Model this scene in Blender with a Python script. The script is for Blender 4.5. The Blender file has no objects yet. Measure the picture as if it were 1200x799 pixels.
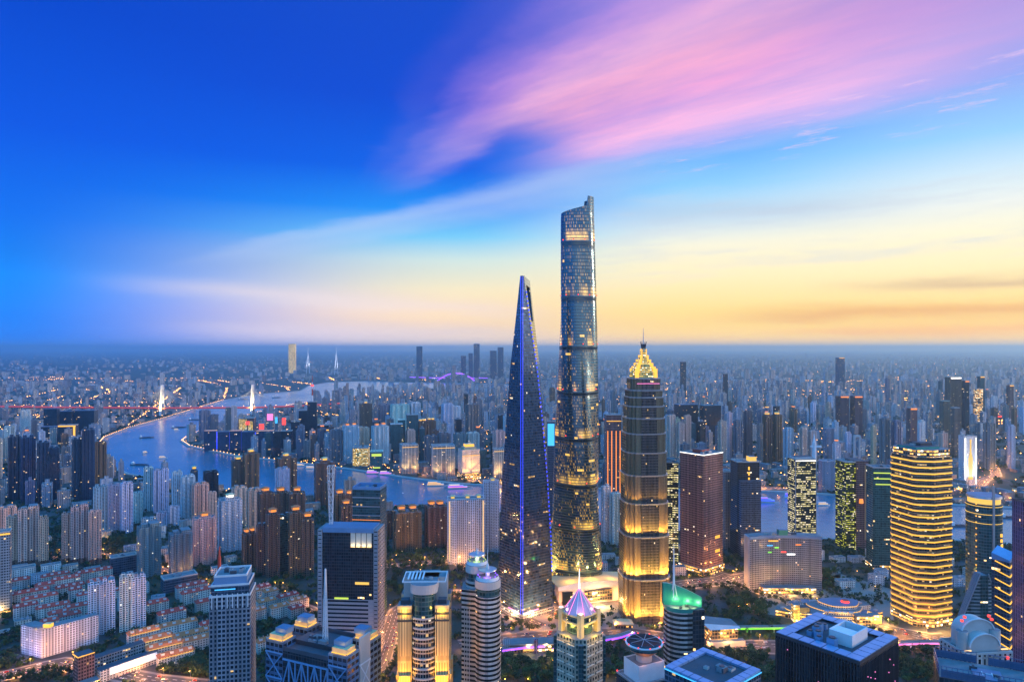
import bpy, math, random
from mathutils import Vector, Matrix
R = random.Random(11)
rad = math.radians
sc = bpy.context.scene
COL = sc.collection

# ------------------------------------------------------------------ camera
F, HC, PX0, PY0 = 800.0, 390.0, 600.0, 408.0
cam_d = bpy.data.cameras.new("camera"); cam = bpy.data.objects.new("camera", cam_d); COL.objects.link(cam)
cam.location = (0, 0, HC); cam.rotation_euler = (rad(90), 0, 0)
cam_d.sensor_width = 36; cam_d.lens = 24.0; cam_d.shift_y = 8.5/1200
cam_d.clip_start = 1; cam_d.clip_end = 250000
sc.camera = cam

# ------------------------------------------------------------------ node helpers
def lin(r, g, b):
    f = lambda c: c/255/12.92 if c <= 10 else ((c/255+.055)/1.055)**2.4
    return (f(r), f(g), f(b), 1)
class NT:
    def __init__(s, tree): s.t = tree; s.n = tree.nodes; s.l = tree.links
    def new(s, typ, **kw):
        n = s.n.new(typ)
        for k, v in kw.items(): setattr(n, k, v)
        return n
    def put(s, sock, v):
        if isinstance(v, bpy.types.NodeSocket): s.l.new(v, sock)
        elif v is not None: sock.default_value = v
    def m(s, op, a, b=None, c=None, clamp=False):
        n = s.new('ShaderNodeMath', operation=op, use_clamp=clamp)
        for i, v in enumerate((a, b, c)): s.put(n.inputs[i], v)
        return n.outputs[0]
    def mix(s, f, a, b, mode='MIX'):
        n = s.new('ShaderNodeMix', data_type='RGBA', blend_type=mode)
        s.put(n.inputs[0], f); s.put(n.inputs[6], a); s.put(n.inputs[7], b); return n.outputs[2]
    def ramp(s, f, stops, interp='LINEAR'):
        n = s.new('ShaderNodeValToRGB'); r = n.color_ramp; r.interpolation = interp
        for i, (p, c) in enumerate(stops):
            e = r.elements[i] if i < 2 else r.elements.new(p)
            e.position = p; e.color = c if not isinstance(c, (int, float)) else (c, c, c, 1)
        s.put(n.inputs[0], f); return n.outputs[0]
    def smooth(s, v, a, b, lo=0., hi=1.):
        n = s.new('ShaderNodeMapRange', interpolation_type='SMOOTHSTEP')
        s.put(n.inputs[0], v)
        if a > b: a, b, lo, hi = b, a, hi, lo
        n.inputs[1].default_value = a; n.inputs[2].default_value = b; n.inputs[3].default_value = lo; n.inputs[4].default_value = hi
        return n.outputs[0]
    def comb(s, x, y, z=0.):
        n = s.new('ShaderNodeCombineXYZ')
        for i, v in enumerate((x, y, z)): s.put(n.inputs[i], v)
        return n.outputs[0]
    def noise(s, vec, scale=1., detail=3., rough=.5, out=0):
        n = s.new('ShaderNodeTexNoise'); s.put(n.inputs['Vector'], vec)
        n.inputs['Scale'].default_value = scale; n.inputs['Detail'].default_value = detail; n.inputs['Roughness'].default_value = rough
        return n.outputs[out]

# ------------------------------------------------------------------ sky (direction based, in world space)
world = bpy.data.worlds.new("World"); sc.world = world; world.use_nodes = True
SUN_AZ, SUN_EL = 82.0, 7.0        # azimuth from +Y towards +X
def build_sky():
    k = NT(world.node_tree); k.n.clear()
    tc = k.new('ShaderNodeTexCoord'); sep = k.new('ShaderNodeSeparateXYZ'); k.l.new(tc.outputs['Generated'], sep.inputs[0])
    x, y, z = sep.outputs
    el = k.m('MULTIPLY', k.m('ARCSINE', z), 57.2958)
    az = k.m('MULTIPLY', k.m('ARCTAN2', x, y), 57.2958)
    fe = k.m('DIVIDE', el, 40., clamp=True)
    S = lambda L: [(e/40., lin(*c)) for e, c in L]
    A = k.ramp(fe, S([(0,(8,104,205)),(1,(8,106,210)),(3,(4,120,230)),(5,(0,132,242)),(9,(0,110,236)),(15,(0,84,222)),(23,(0,68,200)),(40,(8,60,170))]))
    B = k.ramp(fe, S([(0,(236,208,180)),(1.2,(240,208,170)),(3,(252,217,165)),(5,(242,228,190)),(7.3,(208,228,222)),(9.2,(120,202,244)),(11.5,(30,145,244)),(14.6,(0,96,226)),(20,(8,72,206)),(40,(30,70,180))]))
    Cc = k.ramp(fe, S([(0,(255,206,128)),(1.2,(255,210,116)),(3,(255,220,132)),(6,(255,238,188)),(8.3,(246,241,216)),(10.3,(208,230,242)),(13,(135,202,248)),(16,(90,165,245)),(20,(100,130,225)),(40,(100,110,190))]))
    D = k.ramp(fe, S([(0,(255,205,120)),(1.2,(255,205,108)),(3,(255,218,132)),(6,(255,238,188)),(8,(252,244,210)),(10,(236,240,234)),(12,(206,230,244)),(14.5,(150,206,250)),(18,(130,168,242)),(24,(150,140,215)),(40,(110,120,200))]))
    E = k.ramp(fe, S([(0,(150,150,180)),(3,(176,160,190)),(8,(168,168,205)),(16,(110,145,205)),(40,(50,100,185))]))
    c = k.mix(k.smooth(az, -37, -3), A, B)
    c = k.mix(k.smooth(az, -5, 16), c, Cc)
    c = k.mix(k.smooth(az, 14, 36), c, D)
    c = k.mix(k.smooth(az, 60, 120), c, E)
    c = k.mix(k.smooth(az, -60, -120), c, E)
    # high cirrus, on a cloud plane above the city
    zc = k.m('MAXIMUM', z, .015)
    sx, sy = k.m('DIVIDE', x, zc), k.m('DIVIDE', y, zc)
    t = k.m('ADD', k.m('MULTIPLY', sx, .69), k.m('MULTIPLY', sy, .72))
    s = k.m('SUBTRACT', k.m('MULTIPLY', sx, .72), k.m('MULTIPLY', sy, .69))
    n1 = k.noise(k.comb(k.m('MULTIPLY', s, .55), k.m('MULTIPLY', t, .9)), 1.3, 3, .5)
    n2 = k.noise(k.comb(k.m('MULTIPLY', s, .7), k.m('MULTIPLY', t, 2.6), 7.), 1.6, 5, .62)
    n3 = k.noise(k.comb(k.m('MULTIPLY', s, 1.2), k.m('MULTIPLY', t, 1.6), 3.), 2.2, 6, .65)
    tt = k.m('ADD', t, k.m('MULTIPLY', k.m('SUBTRACT', n1, .5), .55))
    tt = k.m('ADD', tt, k.m('MULTIPLY', k.m('SUBTRACT', n3, .5), .22))
    q = k.m('DIVIDE', k.m('SUBTRACT', 3.15, tt), k.m('MAXIMUM', .5, k.m('ADD', .95+3.1*.47, k.m('MULTIPLY', s, .47))))
    qn = k.m('DIVIDE', k.m('ADD', q, .2), 1.4, clamp=True)
    Q = lambda v: (v+.2)/1.4
    prof = k.ramp(qn, [(Q(-.14),0.),(Q(-.01),.32),(Q(.09),.72),(Q(.26),1.),(Q(.5),.86),(Q(.68),.9),(Q(.78),.78),(Q(.92),.42),(Q(1.02),.16),(Q(1.15),0.)], 'EASE')
    gq = k.m('DIVIDE', k.m('SUBTRACT', q, .55), .17)
    gap = k.m('MULTIPLY', k.m('POWER', 2.718, k.m('MULTIPLY', k.m('MULTIPLY', gq, gq), -1.)), k.smooth(s, -1.75, -2.35))
    low = k.smooth(q, .62, .5)
    start = k.m('ADD', k.m('MULTIPLY', low, k.smooth(s, -2.9, -1.75)), k.m('MULTIPLY', k.m('SUBTRACT', 1., low), k.smooth(s, -3.8, -2.45)))
    start = k.m('MULTIPLY', start, k.m('SUBTRACT', 1., k.m('MULTIPLY', gap, .92)))
    fade = k.smooth(s, -1.3, .35, 1., .34)
    dens = k.m('MULTIPLY', k.m('MULTIPLY', prof, start), fade)
    dens = k.m('MULTIPLY', k.m('MULTIPLY', dens, k.m('ADD', .22, k.m('MULTIPLY', n2, 1.35)), clamp=True), .94)
    edge = k.ramp(k.m('DIVIDE', tt, 6., clamp=True), [(.47,0.),(.525,.42),(.56,.3),(.64,0.)], 'EASE')
    edge = k.m('MULTIPLY', edge, k.m('MULTIPLY', k.smooth(s, -9.5, -4.0), k.smooth(s, -2.6, -1.6, 1., 0.)))
    ccol = k.ramp(qn, [(Q(-.12),lin(205,210,245)),(Q(.06),lin(220,186,240)),(Q(.28),lin(250,184,226)),(Q(.42),lin(245,168,216)),(Q(.54),lin(255,176,206)),(Q(.66),lin(250,182,216)),(Q(.80),lin(205,150,222)),(Q(1.),lin(120,105,218))])
    ccol = k.mix(k.smooth(s, -1.9, -2.8, 0., .75), ccol, lin(150,150,228))
    ccol = k.mix(k.smooth(s, -1.0, -.2, 0., .6), ccol, lin(178,142,216))
    c = k.mix(dens, c, ccol)
    c = k.mix(edge, c, lin(205,215,242))
    n4 = k.noise(k.comb(k.m('MULTIPLY', s, 1.1), k.m('MULTIPLY', t, 2.4), 11.), 2.6, 7, .68)
    tuft = k.m('MULTIPLY', k.m('MULTIPLY', k.smooth(n4, .54, .72), k.smooth(t, 2.5, 2.9)), k.m('MULTIPLY', k.smooth(t, 3.75, 3.3), k.smooth(s, -2.3, -1.6)))
    c = k.mix(k.m('MULTIPLY', tuft, .55), c, lin(253,205,232))
    n5 = k.noise(k.comb(k.m('ADD', k.m('MULTIPLY', az, .05), k.m('MULTIPLY', el, -.10)), k.m('MULTIPLY', el, .42), 4.), 1.5, 6, .62)
    veil = k.m('MULTIPLY', k.m('MULTIPLY', k.smooth(n5, .46, .68), k.smooth(el, 4.5, 7)), k.m('MULTIPLY', k.smooth(el, 14, 10.5), k.smooth(az, 0, 12)))
    c = k.mix(k.m('MULTIPLY', veil, .4), c, lin(206,214,226))
    # low bands of cloud
    wob = k.noise(k.comb(k.m('MULTIPLY', az, .05), k.m('MULTIPLY', el, .35)), 1., 4, .6)
    wv = k.m('MULTIPLY', k.m('SUBTRACT', wob, .5), 2.2)
    def band(e0, slope, sig, a0, a1, a2, a3, amt, col, c):
        q = k.m('SUBTRACT', k.m('ADD', el, wv), k.m('ADD', e0, k.m('MULTIPLY', az, slope)))
        g = k.m('POWER', 2.718, k.m('MULTIPLY', k.m('MULTIPLY', q, q), -1/sig**2))
        mk = k.m('MULTIPLY', k.smooth(az, a0, a1), k.smooth(az, a2, a3, 1., 0.))
        return k.mix(k.m('MULTIPLY', k.m('MULTIPLY', g, mk), amt), c, col)
    c = band(3.1, -.052, .75, -34, -20, -4, 8, .5, lin(228,212,212), c)
    c = band(1.2, -.02, .7, -30, -18, -6, 6, .5, lin(205,190,195), c)
    c = band(2.6, 0., .55, 13, 26, 60, 80, .55, lin(226,150,88), c)
    c = band(3.9, .02, .45, 22, 34, 60, 80, .5, lin(190,150,130), c)
    c = band(1.3, 0., .35, 18, 28, 60, 80, .35, lin(236,150,90), c)
    c = band(10.6, .0, 1.0, 5, 14, 22, 34, .28, lin(150,170,205), c)
    # unseen sky overhead and behind the camera, brightened as added fill light
    up = k.m('MAXIMUM', k.smooth(el, 27, 48), k.m('MULTIPLY', k.smooth(k.m('ABSOLUTE', az), 52, 95), k.smooth(el, -2, 4)))
    east = k.mix(k.smooth(k.m('MULTIPLY', az, k.smooth(k.m('ABSOLUTE', az), 175, 150)), -70, 70), (.09, .38, .95, 1), (1.08, .98, 1.02, 1))
    c = k.mix(up, c, k.mix(k.smooth(el, 2, 38), east, (.08, .72, 1.85, 1)))
    # a little physical twilight underneath
    sky = k.new('ShaderNodeTexSky', sky_type='NISHITA'); sky.sun_disc = False
    sky.sun_elevation = rad(SUN_EL); sky.sun_rotation = rad(SUN_AZ); sky.altitude = 300
    bg1 = k.new('ShaderNodeBackground'); k.l.new(c, bg1.inputs[0]); k.put(bg1.inputs[1], k.m('ADD', k.m('ADD', k.m('ADD', 1.08, k.m('MULTIPLY', k.smooth(el, .3, 2.4, 1., 0.), .28)), k.m('MULTIPLY', k.m('MULTIPLY', k.smooth(el, 1, 7, 1., 0.), k.smooth(az, -20, 6, 1., .25)), .42)), k.m('MULTIPLY', k.m('MULTIPLY', k.smooth(el, 5, 11, 1., 0.), k.smooth(az, -14, 8)), .03)))
    bg2 = k.new('ShaderNodeBackground'); k.l.new(sky.outputs[0], bg2.inputs[0]); bg2.inputs[1].default_value = .004
    ad = k.new('ShaderNodeAddShader'); k.l.new(bg1.outputs[0], ad.inputs[0]); k.l.new(bg2.outputs[0], ad.inputs[1])
    out = k.new('ShaderNodeOutputWorld'); k.l.new(ad.outputs[0], out.inputs[0])
build_sky()
world.cycles.sampling_method = 'MANUAL'; world.cycles.sample_map_resolution = 512

sun_d = bpy.data.lights.new("sun", 'SUN'); sun = bpy.data.objects.new("sun", sun_d); COL.objects.link(sun)
sun_d.energy = 2.0; sun_d.angle = rad(8); sun_d.color = (1., .66, .42)
sdir = Vector((math.sin(rad(SUN_AZ))*math.cos(rad(SUN_EL)), math.cos(rad(SUN_AZ))*math.cos(rad(SUN_EL)), math.sin(rad(SUN_EL))))
sun.rotation_euler = (-sdir).to_track_quat('-Z', 'Y').to_euler()

vs = sc.view_settings
vs.view_transform = 'Standard'; vs.look = 'None'; vs.exposure = 0; vs.gamma = 1; vs.use_curve_mapping = False
cy = sc.cycles
cy.use_denoising = True; cy.max_bounces = 5; cy.diffuse_bounces = 2; cy.glossy_bounces = 2; cy.transmission_bounces = 2; cy.volume_bounces = 2
cy.transparent_max_bounces = 4; cy.caustics_reflective = False; cy.caustics_refractive = False; cy.sample_clamp_indirect = 4
cy.use_light_tree = True
try: cy.denoiser = 'OPENIMAGEDENOISE'; cy.denoising_input_passes = 'RGB_ALBEDO_NORMAL'; cy.denoising_prefilter = 'ACCURATE'
except Exception: pass

# ------------------------------------------------------------------ layout: photo measurements -> metres on the ground
def dg(py): return F*HC/(py-PY0)
def G(px, py): d = dg(py); return ((px-PX0)/F*d, d)
def X(px, d): return (px-PX0)/F*d
def Z(py, d): return HC-(py-PY0)/F*d
def pix(x, y, z=0.): return (PX0+F*x/y, PY0+F*(HC-z)/y)
def rotp(p, a): c, s = math.cos(a), math.sin(a); return (p[0]*c-p[1]*s, p[0]*s+p[1]*c)
def fit(xl, xr, d, asp=1., rot=-20.):
    """width of a w x w*asp footprint, turned by rot, whose silhouette spans xl..xr at distance d"""
    a = rad(rot); w = (xr-xl)/F*d; cx = X((xl+xr)/2, d)
    for _ in range(10):
        ps = []
        for sx in (-.5, .5):
            for sy in (-.5, .5):
                q = rotp((sx*w, sy*w*asp), a); ps.append(PX0+F*(cx+q[0])/(d+q[1]))
        lo, hi = min(ps), max(ps)
        w *= (xr-xl)/(hi-lo); cx += ((xl+xr)/2-(lo+hi)/2)/F*d
    return w, w*asp, cx
OCC = []                                   # footprints taken: (x, y, r)
def occupy(x, y, r): OCC.append((x, y, r))
def free(x, y, r):
    return all((x-a)**2+(y-b)**2 > (r+c)**2 for a, b, c in OCC)

# ------------------------------------------------------------------ materials
MATS = {}
def newmat(name):
    m = bpy.data.materials.new(name); m.use_nodes = True
    k = NT(m.node_tree); k.n.clear()
    b = k.new('ShaderNodeBsdfPrincipled'); o = k.new('ShaderNodeOutputMaterial'); k.l.new(b.outputs[0], o.inputs[0])
    MATS[name] = m
    return m, k, b
def plain(name, col, rough=.7, metal=0., var=.25, scale=.08, tint=False, spec=None):
    m, k, b = newmat(name)
    tc = k.new('ShaderNodeTexCoord')
    n = k.noise(tc.outputs['Object'], scale, 5, .6)
    c = col if len(col) == 4 else (*col, 1)
    f = k.m('ADD', 1-var, k.m('MULTIPLY', n, 2*var))
    cs = k.mix(1., c, k.comb(f, f, f), 'MULTIPLY')
    if tint:
        oi = k.new('ShaderNodeObjectInfo'); cs = k.mix(1., cs, oi.outputs['Color'], 'MULTIPLY')
    k.l.new(cs, b.inputs['Base Color']); b.inputs['Roughness'].default_value = rough; b.inputs['Metallic'].default_value = metal
    if spec is not None: b.inputs['Specular IOR Level'].default_value = spec
    return m
def glow(name, col, strength, sample=False):
    m, k, b = newmat(name)
    b.inputs['Base Color'].default_value = (.05, .05, .05, 1)
    b.inputs['Emission Color'].default_value = (*col[:3], 1); b.inputs['Emission Strength'].default_value = strength
    m.cycles.emission_sampling = 'AUTO' if sample else 'NONE'
    return m
def facade(name, wall=(.5,.5,.5), glass=(.02,.03,.05), fh=3.2, bw=3.6, ww=.6, wh=.5, lit=.05, litcol=(1.,.62,.22), ls=2.2,
           grough=.12, wrough=.7, rows=0., rowlen=3., gmetal=.35, wmetal=0., island=False):
    """walls with windows on a metre UV; panes reflect, some rooms are lit"""
    m, k, b = newmat(name)
    uv = k.new('ShaderNodeUVMap'); sep = k.new('ShaderNodeSeparateXYZ'); k.l.new(uv.outputs[0], sep.inputs[0])
    u = k.m('DIVIDE', sep.outputs[0], bw); v = k.m('DIVIDE', sep.outputs[1], fh)
    cu, cv = k.m('FLOOR', u), k.m('FLOOR', v); fu, fv = k.m('FRACT', u), k.m('FRACT', v)
    oi = k.new('ShaderNodeObjectInfo'); seed = k.m('MULTIPLY', oi.outputs['Random'], 97.3); tint = oi.outputs['Color']
    if island:
        ge = k.new('ShaderNodeNewGeometry'); ri = ge.outputs['Random Per Island']; seed = k.m('MULTIPLY', ri, 970.3)
        tint = k.ramp(ri, [(0.,(.55,.62,.75,1)),(.12,(1.,.98,.95,1)),(.25,(.9,.72,.62,1)),(.38,(.8,.95,1.1,1)),(.5,(.42,.42,.46,1)),(.62,(1.05,.95,.82,1)),(.72,(.7,.86,1.,1)),(.82,(.95,.78,.74,1)),(.92,(.35,.45,.55,1))], 'CONSTANT')
    wc1 = k.new('ShaderNodeTexWhiteNoise', noise_dimensions='2D'); k.l.new(k.comb(cu, seed), wc1.inputs[0]); colr = wc1.outputs[0]
    mu = k.m('LESS_THAN', k.m('ABSOLUTE', k.m('SUBTRACT', fu, .5)), k.m('MULTIPLY', ww/2, k.m('ADD', .72, k.m('MULTIPLY', colr, .5))) if ww < .66 else ww/2)
    mv = k.m('LESS_THAN', k.m('ABSOLUTE', k.m('SUBTRACT', fv, .45)), wh/2)
    slab = k.m('GREATER_THAN', fv, .93)
    mask = k.m('MULTIPLY', mu, mv)
    wn = k.new('ShaderNodeTexWhiteNoise', noise_dimensions='3D'); k.l.new(k.comb(cu, cv, seed), wn.inputs[0])
    big = k.noise(k.comb(k.m('MULTIPLY', cu, .21), k.m('MULTIPLY', cv, .17), seed), 1., 1)
    thr = k.m('MULTIPLY', k.smooth(big, .35, .7), lit*1.5)
    on = k.m('LESS_THAN', wn.outputs[0], thr)
    if rows > 0:
        w2 = k.new('ShaderNodeTexWhiteNoise', noise_dimensions='3D')
        k.l.new(k.comb(k.m('FLOOR', k.m('DIVIDE', cu, rowlen)), cv, k.m('ADD', seed, 5.)), w2.inputs[0])
        on = k.m('MAXIMUM', on, k.m('LESS_THAN', w2.outputs[0], rows))
    g1 = k.noise(k.comb(sep.outputs[0], sep.outputs[1], seed), .03, 4, .6)
    g2 = k.noise(k.comb(sep.outputs[0], k.m('MULTIPLY', sep.outputs[1], .08), seed), .35, 3, .6)
    grime = k.m('ADD', .62, k.m('ADD', k.m('MULTIPLY', g1, .5), k.m('MULTIPLY', g2, .26)))
    wc = k.mix(1., (*wall, 1), k.comb(grime, grime, grime), 'MULTIPLY')
    wc = k.mix(1., wc, tint, 'MULTIPLY')
    cvar = k.m('MULTIPLY', k.m('ADD', .56, k.m('MULTIPLY', colr, .66)), k.m('SUBTRACT', 1., k.m('MULTIPLY', slab, .3)))
    wc = k.mix(1., wc, k.comb(cvar, cvar, cvar), 'MULTIPLY')
    wn3 = k.new('ShaderNodeTexWhiteNoise', noise_dimensions='3D'); k.l.new(k.comb(cu, cv, k.m('ADD', seed, 31.)), wn3.inputs[0])
    gc = k.mix(wn3.outputs[0], (glass[0]*.5, glass[1]*.5, glass[2]*.5, 1), (glass[0]*1.6, glass[1]*1.6, glass[2]*1.6, 1))
    k.l.new(k.mix(mask, wc, gc), b.inputs['Base Color'])
    k.put(b.inputs['Roughness'], k.m('ADD', wrough, k.m('MULTIPLY', mask, grough-wrough)))
    k.put(b.inputs['Metallic'], k.m('ADD', wmetal, k.m('MULTIPLY', mask, gmetal-wmetal)))
    vary = k.m('MULTIPLY', k.m('ADD', .25, k.m('MULTIPLY', wn3.outputs[0], 1.1)), k.m('GREATER_THAN', fv, k.m('ADD', .18, k.m('MULTIPLY', colr, .28))))
    lc = k.mix(k.smooth(wn3.outputs[1] if False else wn3.outputs[0], .72, .9), (*litcol, 1), (1., .85, .6, 1))
    k.l.new(lc, b.inputs['Emission Color'])
    k.put(b.inputs['Emission Strength'], k.m('MULTIPLY', k.m('MULTIPLY', mask, on), k.m('MULTIPLY', vary, ls)))
    m.cycles.emission_sampling = 'NONE'
    m['bw'] = bw
    return m

# ------------------------------------------------------------------ mesh builder
class MB:
    def __init__(s): s.v, s.f, s.mi, s.uv, s.ms = [], [], [], [], []
    def mat(s, m):
        m = MATS[m] if isinstance(m, str) else m
        if m not in s.ms: s.ms.append(m)
        return s.ms.index(m)
    def face(s, pts, m, uvs=None):
        i = len(s.v); s.v += [tuple(p) for p in pts]; s.f.append(tuple(range(i, i+len(pts)))); s.mi.append(s.mat(m))
        s.uv += uvs if uvs else [(p[0], p[1]) for p in pts]
    def loft(s, secs, m, mtop=None, mbot=None, bw=3.6, smooth_u=False, closed=True):
        """secs: list of equal-length rings of 3-D points, counter-clockwise seen from above"""
        n = len(secs[0])
        per = 0.
        for i in range(n if closed else n-1):
            j = (i+1) % n
            a, b_ = secs[0][i], secs[0][j]
            L = math.dist(a[:2], b_[:2])
            for s2 in secs[1:]: L = max(L, math.dist(s2[i][:2], s2[j][:2]))
            if smooth_u: u0, u1 = per, per+L; per += L
            else:
                kk = max(1, round(L/bw)); u0, u1 = i*50*bw, (i*50+kk)*bw
            for r in range(len(secs)-1):
                p, q, p2, q2 = secs[r][i], secs[r][j], secs[r+1][i], secs[r+1][j]
                s.face([p, q, q2, p2], m, [(u0, p[2]), (u1, q[2]), (u1, q2[2]), (u0, p2[2])])
        if closed and mtop: s.face(secs[-1], mtop)
        if closed and mbot: s.face(list(reversed(secs[0])), mbot)
        return s
    def prism(s, poly, z0, z1, m, mtop='roof', bw=3.6, k=1., mbot=None, smooth_u=False):
        cx = sum(p[0] for p in poly)/len(poly); cy_ = sum(p[1] for p in poly)/len(poly)
        s.loft([[(p[0], p[1], z0) for p in poly], [(cx+(p[0]-cx)*k, cy_+(p[1]-cy_)*k, z1) for p in poly]], m, mtop, mbot, bw, smooth_u)
        return s
    def box(s, cx, cy_, z0, w, d, h, m, mtop=None, a=0., bw=3.6):
        P = [rotp(q, a) for q in ((-w/2,-d/2),(w/2,-d/2),(w/2,d/2),(-w/2,d/2))]
        return s.prism([(cx+p[0], cy_+p[1]) for p in P], z0, z0+h, m, mtop or m, bw, mbot=mtop or m)
    def beam(s, p, q, t, m, t2=None):
        p, q = Vector(p), Vector(q); d = (q-p)
        if d.length < 1e-6: return s
        d.normalize(); up = Vector((0,0,1)) if abs(d.z) < .95 else Vector((1,0,0))
        a = d.cross(up).normalized(); b_ = a.cross(d); t2 = t2 or t
        A = [p+a*x*t/2+b_*y*t/2 for x, y in ((-1,-1),(1,-1),(1,1),(-1,1))]; B = [q+a*x*t2/2+b_*y*t2/2 for x, y in ((-1,-1),(1,-1),(1,1),(-1,1))]
        for i in range(4):
            j = (i+1) % 4; s.face([A[i], B[i], B[j], A[j]], m)
        s.face(A, m); s.face(list(reversed(B)), m); return s
    def cone(s, cx, cy_, z0, z1, r0, r1, m, n=12, mtop=None):
        ring = lambda r, z: [(cx+r*math.cos(2*math.pi*i/n), cy_+r*math.sin(2*math.pi*i/n), z) for i in range(n)]
        return s.loft([ring(r0, z0), ring(max(r1, .01), z1)], m, mtop or m, mtop or m, smooth_u=True)
    def build(s, name, parent=None, loc=None, rotz=0., color=None, smooth=False):
        me = bpy.data.meshes.new(name); me.from_pydata(s.v, [], s.f)
        for m in s.ms: me.materials.append(m)
        me.polygons.foreach_set('material_index', s.mi)
        uvl = me.uv_layers.new(name='UVMap'); uvl.data.foreach_set('uv', [c for p in s.uv for c in p])
        if smooth:
            me.polygons.foreach_set('use_smooth', [True]*len(s.f))
        me.update()
        o = bpy.data.objects.new(name, me); COL.objects.link(o)
        if parent: o.parent = parent
        if loc: o.location = loc
        o.rotation_euler[2] = rotz
        if color: o.color = (*color[:3], 1)
        elif parent: o.color = parent.color
        return o
def thing(name, label, cat, loc, rotz=0., group=None, color=(1,1,1)):
    o = bpy.data.objects.new(name, None); COL.objects.link(o); o.location = loc; o.rotation_euler[2] = rotz
    o.empty_display_size = 1; o['label'] = label; o['category'] = cat; o.color = (*color[:3], 1)
    if group: o['group'] = group
    return o
def tag(o, label, cat, group=None):
    o['label'] = label; o['category'] = cat
    if group: o['group'] = group
    return o
def struct(o): o['kind'] = 'structure'; return o
def stuff(o): o['kind'] = 'stuff'; return o
def copy_thing(o, loc, rotz=0., scale=None, color=None):
    c = o.copy(); COL.objects.link(c); c.location = loc; c.rotation_euler[2] = rotz
    if scale: c.scale = scale
    if color: c.color = (*color, 1)
    for ch in list(o.children):
        d = ch.copy(); COL.objects.link(d); d.parent = c
        for g in list(ch.children):
            e = g.copy(); COL.objects.link(e); e.parent = d
    return c
def lamp(name, typ, loc, col, watts, parent=None, radius=.5, rot=None, spot=None):
    d = bpy.data.lights.new(name, typ); d.energy = watts; d.color = col
    if typ in ('POINT', 'SPOT'): d.shadow_soft_size = radius
    if spot: d.spot_size = rad(spot); d.spot_blend = .6
    o = bpy.data.objects.new(name, d); COL.objects.link(o); o.location = loc
    if rot is not None: o.rotation_euler = rot
    if parent: o.parent = parent
    return o
def aim(v): return Vector(v).to_track_quat('-Z', 'Y').to_euler()

GOLD, ORANGE, WARM, COOL = (1., .62, .08), (1., .34, .05), (1., .7, .32), (.8, .9, 1.)
plain('roof', (.16,.17,.19), .85, var=.5, scale=.12)
plain('roof_dark', (.05,.06,.08), .8, var=.4)
plain('roof_blue', (.10,.16,.26), .5, var=.3)
plain('concrete', (.42,.41,.40), .8, tint=True)
plain('white_paint', (.64,.65,.67), .5)
plain('cream', (.62,.55,.45), .7)
plain('steel', (.45,.48,.52), .35, .7)
plain('dark_metal', (.06,.07,.09), .4, .5)
plain('red_tile', (.58,.06,.04), .8, var=.45, scale=.3, tint=True)
plain('orange_tile', (.55,.15,.05), .8, var=.4, scale=.3)
plain('asphalt', (.05,.05,.052), .7, var=.3)
plain('paving', (.22,.21,.2), .85, var=.35)
plain('kerb_stone', (.3,.3,.3), .85)
plain('paint_mark', (.75,.75,.72), .6)
plain('bark', (.09,.06,.04), .9)
plain('teal_metal', (.03,.30,.24), .35, .3)
plain('blue_panel', (.16,.30,.50), .35, .2)
plain('gold_stone', (.58,.46,.25), .6, var=.2)
plain('copper', (.45,.27,.14), .4, .5)
plain('car_paint', (.6,.6,.6), .25, .2, tint=True)
plain('tyre_black', (.02,.02,.02), .8)
plain('hull', (.10,.10,.12), .5, tint=True)
plain('pink_glass', (.55,.34,.42), .15, .3)
plain('red_steel', (.45,.05,.03), .5)
plain('truss_blue', (.15,.33,.58), .45, .2)
plain('blue_steel', (.06,.13,.24), .4, .3)
plain('dark_glass', (.015,.025,.04), .08, .4)
plain('lawn', (.04,.075,.03), .9, var=.5, scale=.05)
glow('glow_gold', (1., .49, .035), 1.6)
glow('glow_orange', (1., .27, .03), 1.5)
glow('glow_yellow', (1., .60, .09), 1.1)
glow('glow_warm', (1., .60, .22), 1.7)
glow('glow_white', (1., .95, .9), 3.)
glow('glow_blue', (.03, .06, 1.), 2.2)
glow('glow_cyan', (.05, .45, 1.), 1.6)
glow('glow_purple', (.30, .06, 1.), 2.6)
glow('glow_pink', (1., .22, .6), 1.5)
glow('glow_red', (1., .05, .03), 2.2)
glow('glow_red_rail', (1., .07, .04), .85)
glow('glow_green', (.22, 1., .03), 1.3)
glow('glow_lamp', (1., .42, .08), 14.)
glow('glow_lime', (.65, .85, .08), 1.1)
facade('apt_pale', (.80,.81,.83), ww=.58, wh=.55, fh=3.0, bw=3.4, lit=.024)
facade('apt_beige', (.84,.70,.60), ww=.56, wh=.55, fh=3.0, bw=3.4, lit=.024)
facade('apt_brown', (.21,.15,.115), ww=.5, wh=.55, fh=3.1, bw=3.6, lit=.03)
facade('apt_grey', (.26,.28,.30), ww=.55, wh=.5, fh=3.0, bw=3.2, lit=.03)
facade('apt_slate', (.06,.085,.13), glass=(.02,.04,.07), ww=.6, wh=.6, fh=3.1, bw=3.0, lit=.02)
facade('lowrise', (.74,.72,.68), ww=.5, wh=.5, fh=3.0, bw=3.3, lit=.03, ls=1.8)
facade('office_grey', (.34,.36,.38), ww=.7, wh=.5, fh=4.0, bw=3.2, lit=.04, rows=.01)
facade('office_dark', (.035,.045,.06), glass=(.02,.035,.05), ww=.86, wh=.8, fh=4.0, bw=3.0, lit=.012, rows=.006)
facade('office_teal', (.05,.11,.12), glass=(.03,.09,.10), ww=.9, wh=.75, fh=4.0, bw=3.0, lit=.012, rows=.008)
facade('office_blue', (.08,.12,.18), glass=(.03,.06,.10), ww=.88, wh=.72, fh=4.0, bw=3.0, lit=.012, rows=.008)
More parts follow.
